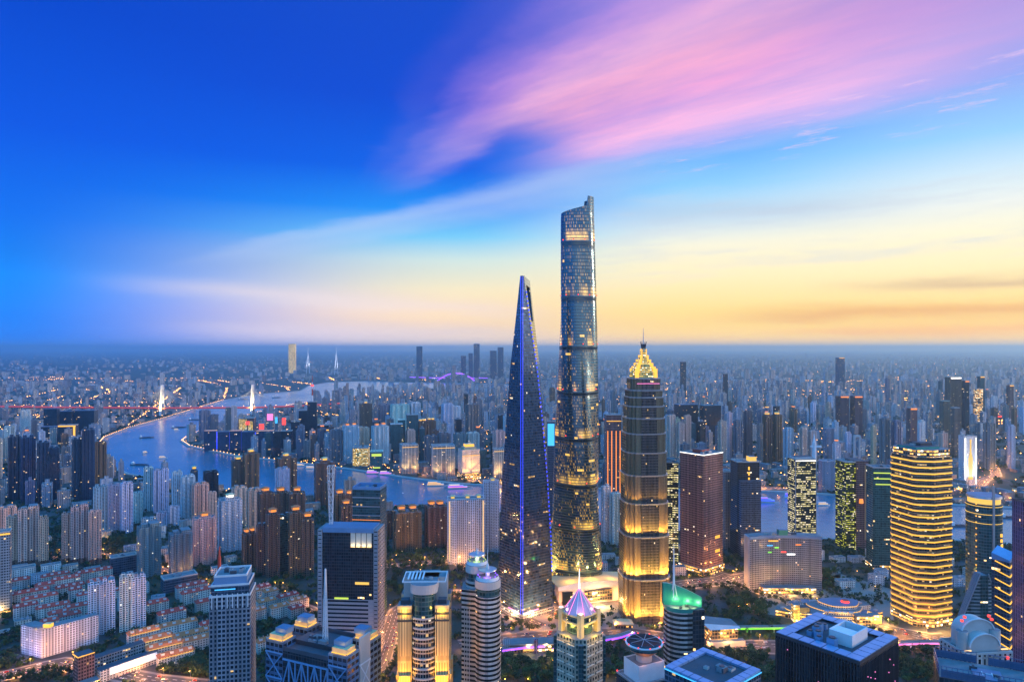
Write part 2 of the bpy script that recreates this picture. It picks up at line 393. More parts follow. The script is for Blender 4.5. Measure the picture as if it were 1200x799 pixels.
facade('office_brown', (.27,.14,.13), glass=(.05,.025,.03), ww=.7, wh=.6, fh=4.0, bw=3.0, lit=.02, rows=.005)
facade('office_lit', (.06,.07,.06), glass=(.03,.035,.03), ww=.94, wh=.62, fh=4.0, bw=2.6, lit=.28, rows=.45, rowlen=4., litcol=(1.,.85,.36), ls=1.1)
facade('office_lime', (.05,.06,.02), glass=(.03,.035,.02), ww=.94, wh=.62, fh=4.0, bw=2.6, lit=.25, rows=.4, rowlen=3., litcol=(.72,.72,.05), ls=1.)
facade('shop_lit', (.35,.25,.15), ww=.85, wh=.75, fh=4.5, bw=4.0, lit=.5, rows=.5, litcol=(1.,.5,.1), ls=2.6)

facade('mass_tower', (.52,.54,.57), ww=.55, wh=.5, fh=3.2, bw=3.6, lit=.085, rows=.0, island=True)
facade('mass_low', (.45,.42,.41), ww=.5, wh=.5, fh=3.2, bw=3.6, lit=.06, island=True)

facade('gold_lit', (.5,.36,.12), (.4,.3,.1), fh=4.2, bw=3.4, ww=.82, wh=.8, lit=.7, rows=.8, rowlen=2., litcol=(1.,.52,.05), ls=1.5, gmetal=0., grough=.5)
facade('band_blue', (.07,.15,.27), (.02,.03,.05), fh=5.5, bw=4.8, ww=.8, wh=.55, lit=.004, rows=0)

# ================================================================== SETTING: ground, river, roads, haze
def build_ground():
    m, k, b = newmat('city_ground')
    tc = k.new('ShaderNodeTexCoord')
    n = k.noise(tc.outputs['Object'], .012, 6, .65); n2 = k.noise(tc.outputs['Object'], .0022, 4, .6); n3 = k.noise(tc.outputs['Object'], .09, 3, .6)
    c = k.mix(k.smooth(n, .42, .6), (.022,.034,.022,1), (.06,.06,.065,1))
    c = k.mix(k.smooth(n2, .52, .66), c, (.02,.045,.025,1))
    f = k.m('ADD', .6, k.m('MULTIPLY', n3, .8)); c = k.mix(1., c, k.comb(f, f, f), 'MULTIPLY')
    k.l.new(c, b.inputs['Base Color']); b.inputs['Roughness'].default_value = .9
    g = MB(); g.face([(-75000,-1500,0),(75000,-1500,0),(75000,95000,0),(-75000,95000,0)], m)
    struct(g.build('ground'))
    # river
    m, k, b = newmat('river_water')
    tc = k.new('ShaderNodeTexCoord')
    b.inputs['Base Color'].default_value = (.012,.16,.24,1); b.inputs['Roughness'].default_value = .13
    b.inputs['Specular IOR Level'].default_value = .85
    mp = k.new('ShaderNodeMapping'); k.l.new(tc.outputs['Object'], mp.inputs[0]); mp.inputs['Scale'].default_value = (1, .6, 1)
    n = k.noise(mp.outputs[0], .05, 6, .7); n2 = k.noise(mp.outputs[0], .006, 3, .6)
    bp = k.new('ShaderNodeBump'); bp.inputs['Strength'].default_value = .35; bp.inputs['Distance'].default_value = 2.5
    k.l.new(n, bp.inputs['Height']); k.l.new(bp.outputs[0], b.inputs['Normal'])
    k.put(b.inputs['Roughness'], k.m('ADD', .06, k.m('MULTIPLY', n2, .25)))
    near = [(645,452),(600,450.5),(530,449),(470,448),(430,446.5),(385,448),(362,452),(352,458),(300,462),(262,469),(190,491),(150,502),(122,513),(112,525),(110,540),(150,556),(200,563),(280,576),(340,581),(450,594),(530,592),(600,602),(700,613),(800,624),(900,630),(1000,633),(1100,632),(1200,640),(1420,650)]
    far = [(1420,606),(1200,596),(1120,592),(1000,581),(900,576),(700,573),(600,571),(530,566.5),(470,559),(400,548.5),(340,541.5),(300,537),(275,534),(245,528),(222,523),(213,517),(222,510),(262,496),(300,484),(345,474),(395,467),(440,461),(500,456.5),(560,455),(645,456)]
    pts = [G(*p) for p in near+far]
    w = MB(); w.face([(p[0], p[1], .3) for p in pts], m)
    struct(w.build('river'))
    # quay edge
    def quay(L, wd, nm):
        q = MB(); P = [G(*p) for p in L]
        ribbon(q, P, wd, 0., 3.0, 'kerb_stone'); struct(q.build(nm))
    quay(near, 12, 'embankment'); quay(far, 16, 'embankment')
    return near, far
def ribbon(mb, P, wd, z0, z1, m, off=0.):
    """a strip along P; z1>z0 gives it a thickness"""
    n = len(P); Lft, Rgt = [], []
    for i in range(n):
        a, b_ = P[max(0, i-1)], P[min(n-1, i+1)]
        dx, dy = b_[0]-a[0], b_[1]-a[1]; L = math.hypot(dx, dy) or 1
        nx, ny = -dy/L, dx/L
        Lft.append((P[i][0]+nx*(off+wd/2), P[i][1]+ny*(off+wd/2))); Rgt.append((P[i][0]+nx*(off-wd/2), P[i][1]+ny*(off-wd/2)))
    for i in range(n-1):
        a, b_, c, d = Rgt[i], Rgt[i+1], Lft[i+1], Lft[i]
        mb.face([(*a, z1), (*b_, z1), (*c, z1), (*d, z1)], m)
        if z1 > z0+.05:
            mb.face([(*b_, z0), (*a, z0)][::-1]+[(*b_, z1), (*a, z1)], m); mb.face([(*d, z0), (*c, z0)][::-1]+[(*d, z1), (*c, z1)], m)
def resample(P, step):
    out = []; acc = 0.
    for a, b_ in zip(P, P[1:]):
        L = math.dist(a, b_); t = acc
        while t < L:
            out.append((a[0]+(b_[0]-a[0])*t/L, a[1]+(b_[1]-a[1])*t/L, math.atan2(b_[1]-a[1], b_[0]-a[0]))); t += step
        acc = t-L
    return out
NEAR, FAR = build_ground()
RIV = [G(*p) for p in NEAR+FAR]
def inpoly(x, y, P):
    c = False; j = len(P)-1
    for i in range(len(P)):
        if (P[i][1] > y) != (P[j][1] > y) and x < (P[j][0]-P[i][0])*(y-P[i][1])/(P[j][1]-P[i][1])+P[i][0]: c = not c
        j = i
    return c
def wet(x, y, mrg=18.):
    return any(inpoly(x+a, y+b_, RIV) for a, b_ in ((0,0),(mrg,0),(-mrg,0),(0,mrg),(0,-mrg)))

ROADS = {  # image points on the ground, width in m, lamp spacing
 'avenue': ([(540,757),(600,749),(660,744),(740,742),(800,751),(860,757),(920,758),(990,756),(1060,752),(1120,748)], 34, 24),
 'boulevard': ([(806,664),(850,676),(900,694),(950,710),(1000,726),(1050,740),(1110,751)], 30, 26),
 'crossing': ([(770,690),(810,684),(850,680),(900,672),(960,664)], 34, 24),
 'curved street': ([(430,800),(446,775),(456,745),(466,715),(500,697),(540,694),(585,712),(640,736)], 22, 20),
 'junction street': ([(-30,800),(20,788),(70,776),(120,786),(180,797),(260,806)], 24, 18),
 'estate street': ([(40,652),(110,648),(180,664),(250,690),(330,700),(372,716)], 11, 40),
 'park street': ([(440,664),(490,660),(530,656),(560,672),(585,700)], 12, 30),
 'tower street': ([(640,720),(690,704),(722,700),(760,714),(800,740)], 20, 26),
 'riverside street': ([(470,553),(520,559),(560,563),(600,566)], 14, 45),
 'bund street': ([(860,570),(930,573),(1000,575),(1080,583),(1200,588)], 22, 40),
 'winding street': ([(1146,571),(1154,562),(1168,557),(1166,550),(1160,545)], 20, 26),
}
ROADPTS = []
def build_roads():
    for ri, (nm, (L, wd, sp)) in enumerate(ROADS.items()):
        dz = ri*.012
        P = [G(*p) for p in L]; P = [(a[0], a[1]) for a in resample(P, 12)]
        pv = MB(); ribbon(pv, P, wd+9, 0, .17+dz, 'paving'); struct(pv.build('pavement'))
        rd = MB(); ribbon(rd, P, wd, 0, .34+dz, 'asphalt'); struct(rd.build('road'))
        mk = MB()
        for off in ((-wd/4, 0, wd/4) if wd > 18 else (0,)):
            for i in range(0, len(P)-1):
                ribbon(mk, [P[i], (P[i][0]*.5+P[i+1][0]*.5, P[i][1]*.5+P[i+1][1]*.5)], (.35), 0, .50+dz, 'paint_mark', off)
        struct(mk.build('road_markings'))
        for p in P: ROADPTS.append((p[0], p[1], wd/2+5))
build_roads()
def onroad(x, y, r=0.): return any((x-a)**2+(y-b_)**2 < (c+r)**2 for a, b_, c in ROADPTS)

def build_haze():
    m = bpy.data.materials.new('haze'); m.use_nodes = True; k = NT(m.node_tree); k.n.clear()
    v = k.new('ShaderNodeVolumePrincipled'); o = k.new('ShaderNodeOutputMaterial'); k.l.new(v.outputs[0], o.inputs['Volume'])
    v.inputs['Color'].default_value = (.58,.86,1.,1); v.inputs['Density'].default_value = 3.8e-5; v.inputs['Anisotropy'].default_value = .74
    m.cycles.homogeneous_volume = True
    h = MB(); x0, x1, y0, y1, z0, z1 = -75300, 75300, -1700, 95300, -1.2, 642
    c = [(x0,y0),(x1,y0),(x1,y1),(x0,y1)]
    h.loft([[(*p, z0) for p in c], [(*p, z1) for p in c]], m, m, m)
    stuff(h.build('haze'))
build_haze()

# ================================================================== THE THREE SUPERTALL TOWERS
def tower_base(label, cat, name, xl, xr, d, rot=-20., asp=1., color=(1,1,1), group=None, occ=True):
    w, dp, cx = fit(xl, xr, d, asp, rot)
    t = thing(name, label, cat, (cx, d, 0), rad(rot), group, color)
    if occ: occupy(cx, d, max(w, dp)*.62)
    return t, w, dp
def rect(w, d): return [(-w/2,-d/2),(w/2,-d/2),(w/2,d/2),(-w/2,d/2)]
def parapet(t, w, d, z, h=1.6, th=.8, m='concrete', name='parapet'):
    p = MB(); p.box(0,-d/2+th/2,z,w,th,h,m); p.box(0,d/2-th/2,z,w,th,h,m); p.box(-w/2+th/2,0,z,th,d-2*th-.02,h,m); p.box(w/2-th/2,0,z,th,d-2*th-.02,h,m)
    return p.build(name, t)
def units(t, w, d, z, n, seed, hmax=4.):
    r = random.Random(seed)
    for i in range(n):
        u = MB(); sx, sy = r.uniform(.08,.2)*w, r.uniform(.08,.2)*d; x, y = r.uniform(-.3,.3)*w, r.uniform(-.3,.3)*d; h = r.uniform(1.5, hmax)
        u.box(x, y, z, sx, sy, h, r.choice(['concrete','steel','roof_dark']), 'roof'); 
        if r.random() < .5: u.cone(x, y, z+h, z+h+.5, min(sx,sy)*.35, min(sx,sy)*.35, 'dark_metal', 10)
        u.build('rooftop_unit', t)

def wedge_skyscraper():
    facade('wedge_glass', (.08,.09,.11), (.09,.15,.24), fh=4.2, bw=3., ww=1.01, wh=.74, lit=.012, rows=.022, rowlen=5., ls=1.1, litcol=(1.,.55,.12), gmetal=.7, grough=.07, wrough=.3, wmetal=.5)
    t = thing('wedge_skyscraper', 'dark blue glass wedge skyscraper with a slot cut near its sharp top', 'skyscraper', (X(615.5,1019), 1019, 0), rad(-8))
    occupy(X(615.5,1019), 1019, 50)
    h = 41.; H = 494
    K = [(0,41),(31,40.4),(110,38.2),(196,33.5),(280,27),(362,19.5),(430,10.5),(494,2.6)]
    def wz(z):
        for (a, p), (b_, q) in zip(K, K[1:]):
            if z <= b_: return p+(q-p)*(z-a)/(b_-a)
        return K[-1][1]
    def hexa(z): w = min(wz(z), h-.3); return [(0,-h,z),(w,-(h-w),z),(w,h-w,z),(0,h,z),(-w,h-w,z),(-w,-(h-w),z)]
    q = lambda z: 13+(z-430)/52*12
    body = MB(); zs = [8+i*(430-8)/40 for i in range(41)]
    body.loft([hexa(z) for z in zs], 'wedge_glass', 'roof_dark', 'roof_dark', smooth_u=True)
    zz = [430+i*52/5 for i in range(6)]
    legA = [[(0,-h,z),(wz(z),-(h-wz(z)),z),(wz(z),-q(z),z),(-wz(z),-q(z),z),(-wz(z),-(h-wz(z)),z)] for z in zz]
    legC = [[(0,h,z),(-wz(z),h-wz(z),z),(-wz(z),q(z),z),(wz(z),q(z),z),(wz(z),h-wz(z),z)] for z in zz]
    body.loft(legA, 'wedge_glass', None, None, smooth_u=True); body.loft(legC, 'wedge_glass', None, None, smooth_u=True)
    body.build('tower_body', t)
    top = MB(); top.loft([hexa(482), hexa(494)], 'wedge_glass', 'roof_dark', 'roof_dark', smooth_u=True); top.build('sky_bridge', t)
    e = MB()
    for dx in (-1.6, 1.6): e.box(dx, -h-.9+abs(dx)*.55, 9, .42, .9, 484, 'glow_blue')
    e.build('led_strip', t)
    dots = MB()
    z = 60.
    while z < 470:
        w = wz(z); dots.box(w+.5, -(h-w)-.5, z, 1.3, 1.3, 2.4, 'glow_blue'); z += 6.4
    d_ = dots.build('led_dot', t); stuff(d_)
    pl = MB(); pl.loft([[(0,-h*1.08,0),(h*1.08,0,0),(0,h*1.08,0),(-h*1.08,0,0)], [(0,-h*1.05,8),(h*1.05,0,8),(0,h*1.05,8),(-h*1.05,0,8)]], 'office_grey', 'roof', bw=3.2); pl.build('plinth', t)
    for sgn in (-1, 1):
        l = MB(); l.beam((sgn*3,-h*1.06,11), (sgn*22,-h*1.06+21,11), 1.4, 'glow_pink'); l.build('light_strip', t)
        lamp('strip_light', 'AREA', (sgn*16, -h*.9-6, 6), (1.,.75,.35), 60000, t, rot=aim((0,.5,1)))
    mb = MB(); 
    for a in (-10, 10): mb.beam((0,a,494),(0,a,497.5),.5,'dark_metal')
    mb.beam((0,-10,495.5),(0,10,495.5),.4,'dark_metal')
    mb.build('roof_mast', t)
wedge_skyscraper()

def twisted_skyscraper():
    m, k, b = newmat('twist_glass')
    uv = k.new('ShaderNodeUVMap'); sep = k.new('ShaderNodeSeparateXYZ'); k.l.new(uv.outputs[0], sep.inputs[0]); u, v = sep.outputs[0], sep.outputs[1]
    zv = k.m('DIVIDE', v, 16.); fz = k.m('FRACT', zv)                       # 16 storeys a zone
    fl = k.m('FRACT', v); line = k.m('LESS_THAN', fl, .26)
    ring = k.m('MAXIMUM', k.m('LESS_THAN', fz, .075), k.m('GREATER_THAN', fz, .965))
    cu = k.m('FLOOR', k.m('DIVIDE', u, 2.6)); cv = k.m('FLOOR', v)
    wn = k.new('ShaderNodeTexWhiteNoise', noise_dimensions='3D'); k.l.new(k.comb(k.m('FLOOR', k.m('DIVIDE', cu, 2.)), cv, 3.), wn.inputs[0])
    big = k.noise(k.comb(k.m('MULTIPLY', u, .035), k.m('MULTIPLY', k.m('FLOOR', zv), 3.3), 0.), 1., 2)
    garden = k.m('MULTIPLY', k.m('MULTIPLY', k.smooth(fz, .08, .12), k.smooth(fz, .12, .34, 1., 0.)), k.smooth(big, .42, .6))
    fn = k.noise(k.comb(k.m('MULTIPLY', u, .4), k.m('MULTIPLY', v, 1.1), 0.), 1., 3)
    garden = k.m('MULTIPLY', garden, k.m('ADD', .15, k.m('MULTIPLY', fn, 1.4)))
    rowhit = k.new('ShaderNodeTexWhiteNoise', noise_dimensions='2D'); k.l.new(k.comb(k.m('FLOOR', k.m('DIVIDE', u, 11.)), cv), rowhit.inputs[0])
    on = k.m('MAXIMUM', k.m('LESS_THAN', wn.outputs[0], .006), k.m('LESS_THAN', rowhit.outputs[0], .01))
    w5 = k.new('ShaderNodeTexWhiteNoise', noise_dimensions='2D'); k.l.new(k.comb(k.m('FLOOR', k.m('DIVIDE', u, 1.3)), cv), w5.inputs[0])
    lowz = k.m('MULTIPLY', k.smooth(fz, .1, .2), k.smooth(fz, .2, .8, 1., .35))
    glint = k.m('MULTIPLY', k.m('LESS_THAN', w5.outputs[0], k.m('MULTIPLY', k.smooth(big, .30, .66), .36)), k.m('MULTIPLY', lowz, k.m('MULTIPLY', k.m('SUBTRACT', 1., line), .55)))  # gold glints on the glass painted in as small emissive cells
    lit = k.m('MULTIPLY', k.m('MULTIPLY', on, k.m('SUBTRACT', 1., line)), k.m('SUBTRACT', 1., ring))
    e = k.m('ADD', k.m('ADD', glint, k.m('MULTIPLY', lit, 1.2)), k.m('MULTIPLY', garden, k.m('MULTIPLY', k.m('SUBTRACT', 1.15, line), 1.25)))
    c = k.mix(line, (.065,.15,.21,1), (.07,.10,.12,1)); c = k.mix(ring, c, (.05,.09,.12,1))
    k.l.new(c, b.inputs['Base Color']); k.put(b.inputs['Metallic'], k.m('SUBTRACT', .75, k.m('MULTIPLY', line, .35)))
    k.put(b.inputs['Roughness'], k.m('ADD', .14, k.m('MULTIPLY', line, .25)))
    pn = k.new('ShaderNodeTexWhiteNoise', noise_dimensions='2D'); k.l.new(k.comb(cu, cv), pn.inputs[0])
    bp = k.new('ShaderNodeBump'); bp.inputs['Strength'].default_value = .5; bp.inputs['Distance'].default_value = .6
    k.l.new(k.noise(k.comb(k.m('MULTIPLY', u, .12), k.m('MULTIPLY', v, .35), 0.), 1., 3), bp.inputs['Height']); k.l.new(bp.outputs[0], b.inputs['Normal'])
    b.inputs['Emission Color'].default_value = (1., .56, .08, 1); k.put(b.inputs['Emission Strength'], e); m.cycles.emission_sampling = 'NONE'
    D = 1106.; t = thing('twisted_skyscraper', 'tallest tower, a twisting blue glass shaft with rounded corners and slanted top', 'skyscraper', (X(678,D)-2, D, 0))
    occupy(X(678,D), D, 46)
    zb = [-38, 35, 100, 169, 242, 315, 387, 465, 553, 640]
    N = 96
    def rr(z): return 41.5*math.exp(-z/632*.50)
    def pt(i, z, kr=1.):
        a = 2*math.pi*i/N; tw = rad(80)-rad(120)*z/632
        s = 1+.085*math.cos(3*a)-.012*math.cos(6*a)
        dn = abs((a-rad(38)+math.pi) % (2*math.pi)-math.pi)
        s *= 1-.10*math.exp(-(dn/.075)**2)
        r = rr(z)*s*kr; return (r*math.cos(a+tw), r*math.sin(a+tw), z)
    mb = MB(); rings = []
    for zi in range(9):
        n = 14
        for j in range(n):
            f = j/n; z = zb[zi]+(zb[zi+1]-zb[zi])*f
            if z < 9 or z > 598: continue
            kr = .993 if f < .06 else 1.0+.008*(1-f)
            rings.append((z, kr, (zi+f)*16))
    rings.append((598, 1., 8*16+.52*16))
    for (z0, k0, v0), (z1, k1, v1) in zip(rings, rings[1:]):
        for i in range(N):
            j = (i+1) % N; u0, u1 = i*2.6, (i+1)*2.6
            mb.face([pt(i,z0,k0), pt(j,z0,k0), pt(j,z1,k1), pt(i,z1,k1)], m, [(u0,v0),(u1,v0),(u1,v1),(u0,v1)])
    mb.face([pt(i, 596) for i in range(N)], 'roof_dark')
    mb.build('tower_body', t)
    cr = MB(); tops = []
    for i in range(N):
        p = pt(i, 598); f = (p[0]/rr(598)+1)/2; zt = 607+13*f
        if p[0] > rr(598)*.52: zt = 632
        tops.append(zt)
    for i in range(N):
        j = (i+1) % N; a, b_ = pt(i,598), pt(j,598); za, z2 = tops[i], tops[j]
        A, B = (a[0]*.985,a[1]*.985,za), (b_[0]*.985,b_[1]*.985,z2)
        cr.face([a, b_, B, A], m, [(i*2.6,136.4),((i+1)*2.6,136.4),((i+1)*2.6,136.4+(z2-598)/5),(i*2.6,136.4+(za-598)/5)])
        A2, B2 = (A[0]*.96,A[1]*.96,za), (B[0]*.96,B[1]*.96,z2)
        cr.face([A, B, B2, A2], 'steel'); cr.face([(a[0]*.95,a[1]*.95,598),A2,B2,(b_[0]*.95,b_[1]*.95,598)], 'dark_metal')
    cr.build('slanted_crown', t)
    for z in zb[1:9]:
        for a in range(0, 360, 40):
            i = int(a/360*N); p = pt(i, z+9, 1.02)
            if p[1] < 8: l = MB(); l.box(p[0], p[1], p[2], 1.6, 1.6, 1.6, 'glow_red'); l.build('warning_light', t)
    fin = MB()
    for r0, r1 in zip(rings[::3], rings[3::3]):
        i = int(38/360*N)
        fin.beam(Vector(pt(i,r0[0],1.0)), Vector(pt(i,r1[0],1.0)), 1.2, 'steel')
    fin.build('notch_fin', t)
    for a in (200, 240, 290, 335):
        lamp('base_floodlight', 'SPOT', (54*math.cos(rad(a)), 54*math.sin(rad(a)), 22), (1.,.55,.12), 2.0e6, t, rot=aim((-math.cos(rad(a))*.35,-math.sin(rad(a))*.35,1)), spot=60, radius=1)
    # podium beside it
    p = thing('podium_hall', 'low white hall with a curved golden roof at the foot of the tallest tower', 'hall', (X(694,1062), 1062, 0), rad(14)); occupy(X(700,1062), 1066, 52)
    wl = MB(); wl.prism([(-58,-12),(-50,-16),(58,-14),(62,0),(60,30),(-40,30),(-58,10)], 0, 26, 'white_paint', 'roof'); wl.build('wall', p)
    gl = MB(); gl.box(4,-15.9,3,44,3,17,'shop_lit','roof',bw=4); gl.build('glass_front', p)
    en = MB(); en.box(-46,-15.6,2,16,4,19,'dark_glass'); en.build('entrance_glass', p)
    rf = MB(); n = 14
    S = [[(-62+124*i/n, y, 26.2+9*math.sin(math.pi*(i/n*.8+.15))*(1-.35*(y+18)/50)) for i in range(n+1)] for y in (-20,-8,6,20,34)]
    for a, b_ in zip(S, S[1:]):
        for i in range(n): rf.face([a[i], a[i+1], b_[i+1], b_[i]], 'gold_stone')
    for i in range(n): a = S[0]; rf.face([(a[i][0],a[i][1],24.5),(a[i+1][0],a[i+1][1],24.5),a[i+1],a[i]], 'white_paint')
    rf.build('roof', p)
    for x in (-40,-5,30): lamp('roof_light', 'POINT', (x,-8,44), (1.,.55,.12), 26000, p, 1.5)
    lamp('podium_light', 'POINT', (2,-34,9), (1.,.6,.2), 90000, p, 2)
twisted_skyscraper()

def pagoda_skyscraper():
    facade('pagoda_glass', (.15,.14,.13), (.035,.045,.06), fh=4.0, bw=2.0, ww=.66, wh=.72, lit=.02, rows=.006, gmetal=.6, wmetal=.6, wrough=.35, ls=1.6)
    facade('pagoda_metal', (.22,.165,.095), (.10,.09,.07), fh=2.0, bw=2.0, ww=.4, wh=.7, lit=.0, gmetal=.3, wmetal=.15, wrough=.5)
    facade('pagoda_crown', (.8,.55,.16), (.3,.2,.05), fh=3., bw=2.5, ww=.7, wh=.7, lit=.42, rows=.62, litcol=(1.,.52,.04), ls=2.0, wrough=.5)  # lit cells carry the crown's floodlighting in the facade itself
    D = 1000.; t = thing('pagoda_skyscraper', 'stepped grey tower lit gold below, with a golden pagoda crown and spire', 'skyscraper', (X(754,D), D, 0), rad(6)); occupy(X(754,D), D, 44)
    zt = [0, 62, 122, 169, 209, 241, 268, 290, 307, 320, 330, 347]
    wd = [v*.92 for v in (73.5, 71, 69, 67, 65, 62.5, 60.5, 58.5, 56.5, 54, 48)]
    def plan(w):
        h = w/2; b1, b2, ch = h*.40, h*.46, h*.66
        q = [(-b1,-h),(b1,-h),(b1,-h*.955),(ch,-h*.93),(ch,-h*.82),(h*.82,-h*.82),(h*.82,-ch),(h*.93,-ch),(h*.955,-b1)]
        P = []
        for r in range(4):
            P += [rotp(p, r*math.pi/2) for p in q]
        return P
    for i in range(11):
        P = plan(wd[i]); tier = MB(); z0, z1 = zt[i], zt[i+1]
        n = len(P); per = 0
        flare = 1.018
        lo = [(x, y, z0) for x, y in P]; hi = [(x*flare, y*flare, z1) for x, y in P]
        for a in range(n):
            c = (a+1) % n; md = a % 9
            mt = 'pagoda_glass' if md in (0, 8) else 'pagoda_metal'
            L = math.dist(P[a], P[c]); kk = max(1, round(L/2.)); u0 = a*60
            tier.face([lo[a], lo[c], hi[c], hi[a]], mt, [(u0, z0), (u0+kk*2., z0), (u0+kk*2., z1), (u0, z1)])
        tier.face(hi, 'roof'); tier.build('tower_tier', t)
        rim = MB(); rim.loft([[(x*flare*1.012, y*flare*1.012, z1-1.4) for x, y in P], [(x*flare*1.02, y*flare*1.02, z1+.4) for x, y in P]], 'steel', 'steel', 'steel'); rim.build('ledge', t)
    for i, e in ((0, 1.9e5), (1, 1.6e5), (2, 8.0e4), (3, 1.4e4)):
        r = wd[i]*.62 if i else wd[0]*.68
        for a in range(196, 346, 11):
            z = zt[i]+3
            lamp('ledge_floodlight', 'SPOT', (r*math.cos(rad(a)), r*math.sin(rad(a)), z), (1.,.50,.07), e, t, rot=aim((-math.cos(rad(a))*.30,-math.sin(rad(a))*.30,1)), spot=84, radius=1)
    band = MB(); w = 45; band.box(0,-w/2-1.2,339,w*.74,.8,.8,'glow_pink'); band.build('light_band', t)
    st = [(347,356,38,36),(356,361,33,31),(361,366,27,25),(366,371,21,19),(371,377,14.5,13),(377,385,9.5,8.5)]
    for z0, z1, w0, w1 in st:
        c = MB(); A = [(x*w0/2, y*w0/2, z0) for x, y in ((-1,-.45),(-.45,-1),(.45,-1),(1,-.45),(1,.45),(.45,1),(-.45,1),(-1,.45))]
        B = [(x*w1/2, y*w1/2, z1) for x, y in ((-1,-.45),(-.45,-1),(.45,-1),(1,-.45),(1,.45),(.45,1),(-.45,1),(-1,.45))]
        c.loft([A, B], 'pagoda_crown', 'gold_stone', 'gold_stone', bw=2.5)
        for x, y in ((-.72,-.72),(.72,-.72),(.72,.72),(-.72,.72)): c.box(x*w0/2, y*w0/2, z0, w0*.12, w0*.12, (z1-z0)*1.5, 'glow_gold')
        c.build('crown_tier', t)
    lt = MB(); lt.cone(0,0,385,390,4.2,2.6,'gold_stone',8); lt.cone(0,0,390,396,2.6,3.2,'dark_metal',8)
    for a in range(4): lt.beam((2.2*math.cos(a*1.57+.78),2.2*math.sin(a*1.57+.78),388),(5*math.cos(a*1.57+.78),5*math.sin(a*1.57+.78),400),1.6,'dark_metal',.5)
    lt.build('lotus_finial', t)
    sp = MB(); sp.cone(0,0,396,420,.9,.25,'steel',8); sp.build('spire', t)
    cn = thing('entrance_canopy', 'small gold-lit canopy building at the foot of the pagoda-crowned tower', 'canopy', (X(730,958), 958, 0)); occupy(X(730,958), 958, 12)
    w = MB(); w.box(0,0,0,24,14,6,'shop_lit','roof'); w.build('hall', cn); r = MB(); r.loft([[(-14,-9,6.2),(14,-9,6.2),(14,9,6.2),(-14,9,6.2)],[(-9,-5,9),(9,-5,9),(9,5,9),(-9,5,9)]],'gold_stone','gold_stone','gold_stone'); r.build('roof', cn)
pagoda_skyscraper()

# ================================================================== NEAR AND NAMED BUILDINGS
def led_bands(t, w, d, zs, m, th=.7, faces='fblr', name='led_strip', out=.5):
    for z in zs:
        b = MB()
        if 'f' in faces: b.box(0,-d/2-out,z,w+2*out,th,th,m)
        if 'b' in faces: b.box(0,d/2+out,z,w+2*out,th,th,m)
        if 'l' in faces: b.box(-w/2-out,0,z,th,d,th,m)
        if 'r' in faces: b.box(w/2+out,0,z,th,d,th,m)
        b.build(name, t)
def crown_glow(t, x, y, z, w, d, h=5., glowm='glow_gold', roofm='gold_stone', nm='lit_crown'):
    c = MB(); c.box(x,y,z,w*.8,d*.8,h,glowm)  # emissive core stands in for the uplighting of the crown
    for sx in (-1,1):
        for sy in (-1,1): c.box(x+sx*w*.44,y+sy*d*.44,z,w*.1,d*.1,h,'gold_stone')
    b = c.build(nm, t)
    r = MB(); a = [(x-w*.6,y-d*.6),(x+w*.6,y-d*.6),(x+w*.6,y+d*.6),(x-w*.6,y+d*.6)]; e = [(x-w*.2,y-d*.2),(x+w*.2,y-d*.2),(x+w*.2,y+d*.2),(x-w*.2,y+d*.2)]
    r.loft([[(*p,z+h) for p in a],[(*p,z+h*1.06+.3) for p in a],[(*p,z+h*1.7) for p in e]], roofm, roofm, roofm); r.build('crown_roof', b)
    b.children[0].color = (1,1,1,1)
def lattice_mast(t, x, y, z0, z1, w0, w1, m='white_paint', name='lattice_mast', n=9):
    b = MB()
    c = lambda i, z: (x+((i in (1,2))*2-1)*(w0+(w1-w0)*(z-z0)/(z1-z0))/2, y+((i in (2,3))*2-1)*(w0+(w1-w0)*(z-z0)/(z1-z0))/2, z)
    for i in range(4):
        b.beam(c(i,z0), c(i,z1), .55, m)
        for k in range(n):
            za, zb = z0+(z1-z0)*k/n, z0+(z1-z0)*(k+1)/n
            b.beam(c(i,za), c((i+1)%4,zb), .35, m); b.beam(c(i,zb), c((i+1)%4,zb), .35, m)
    b.build(name, t)

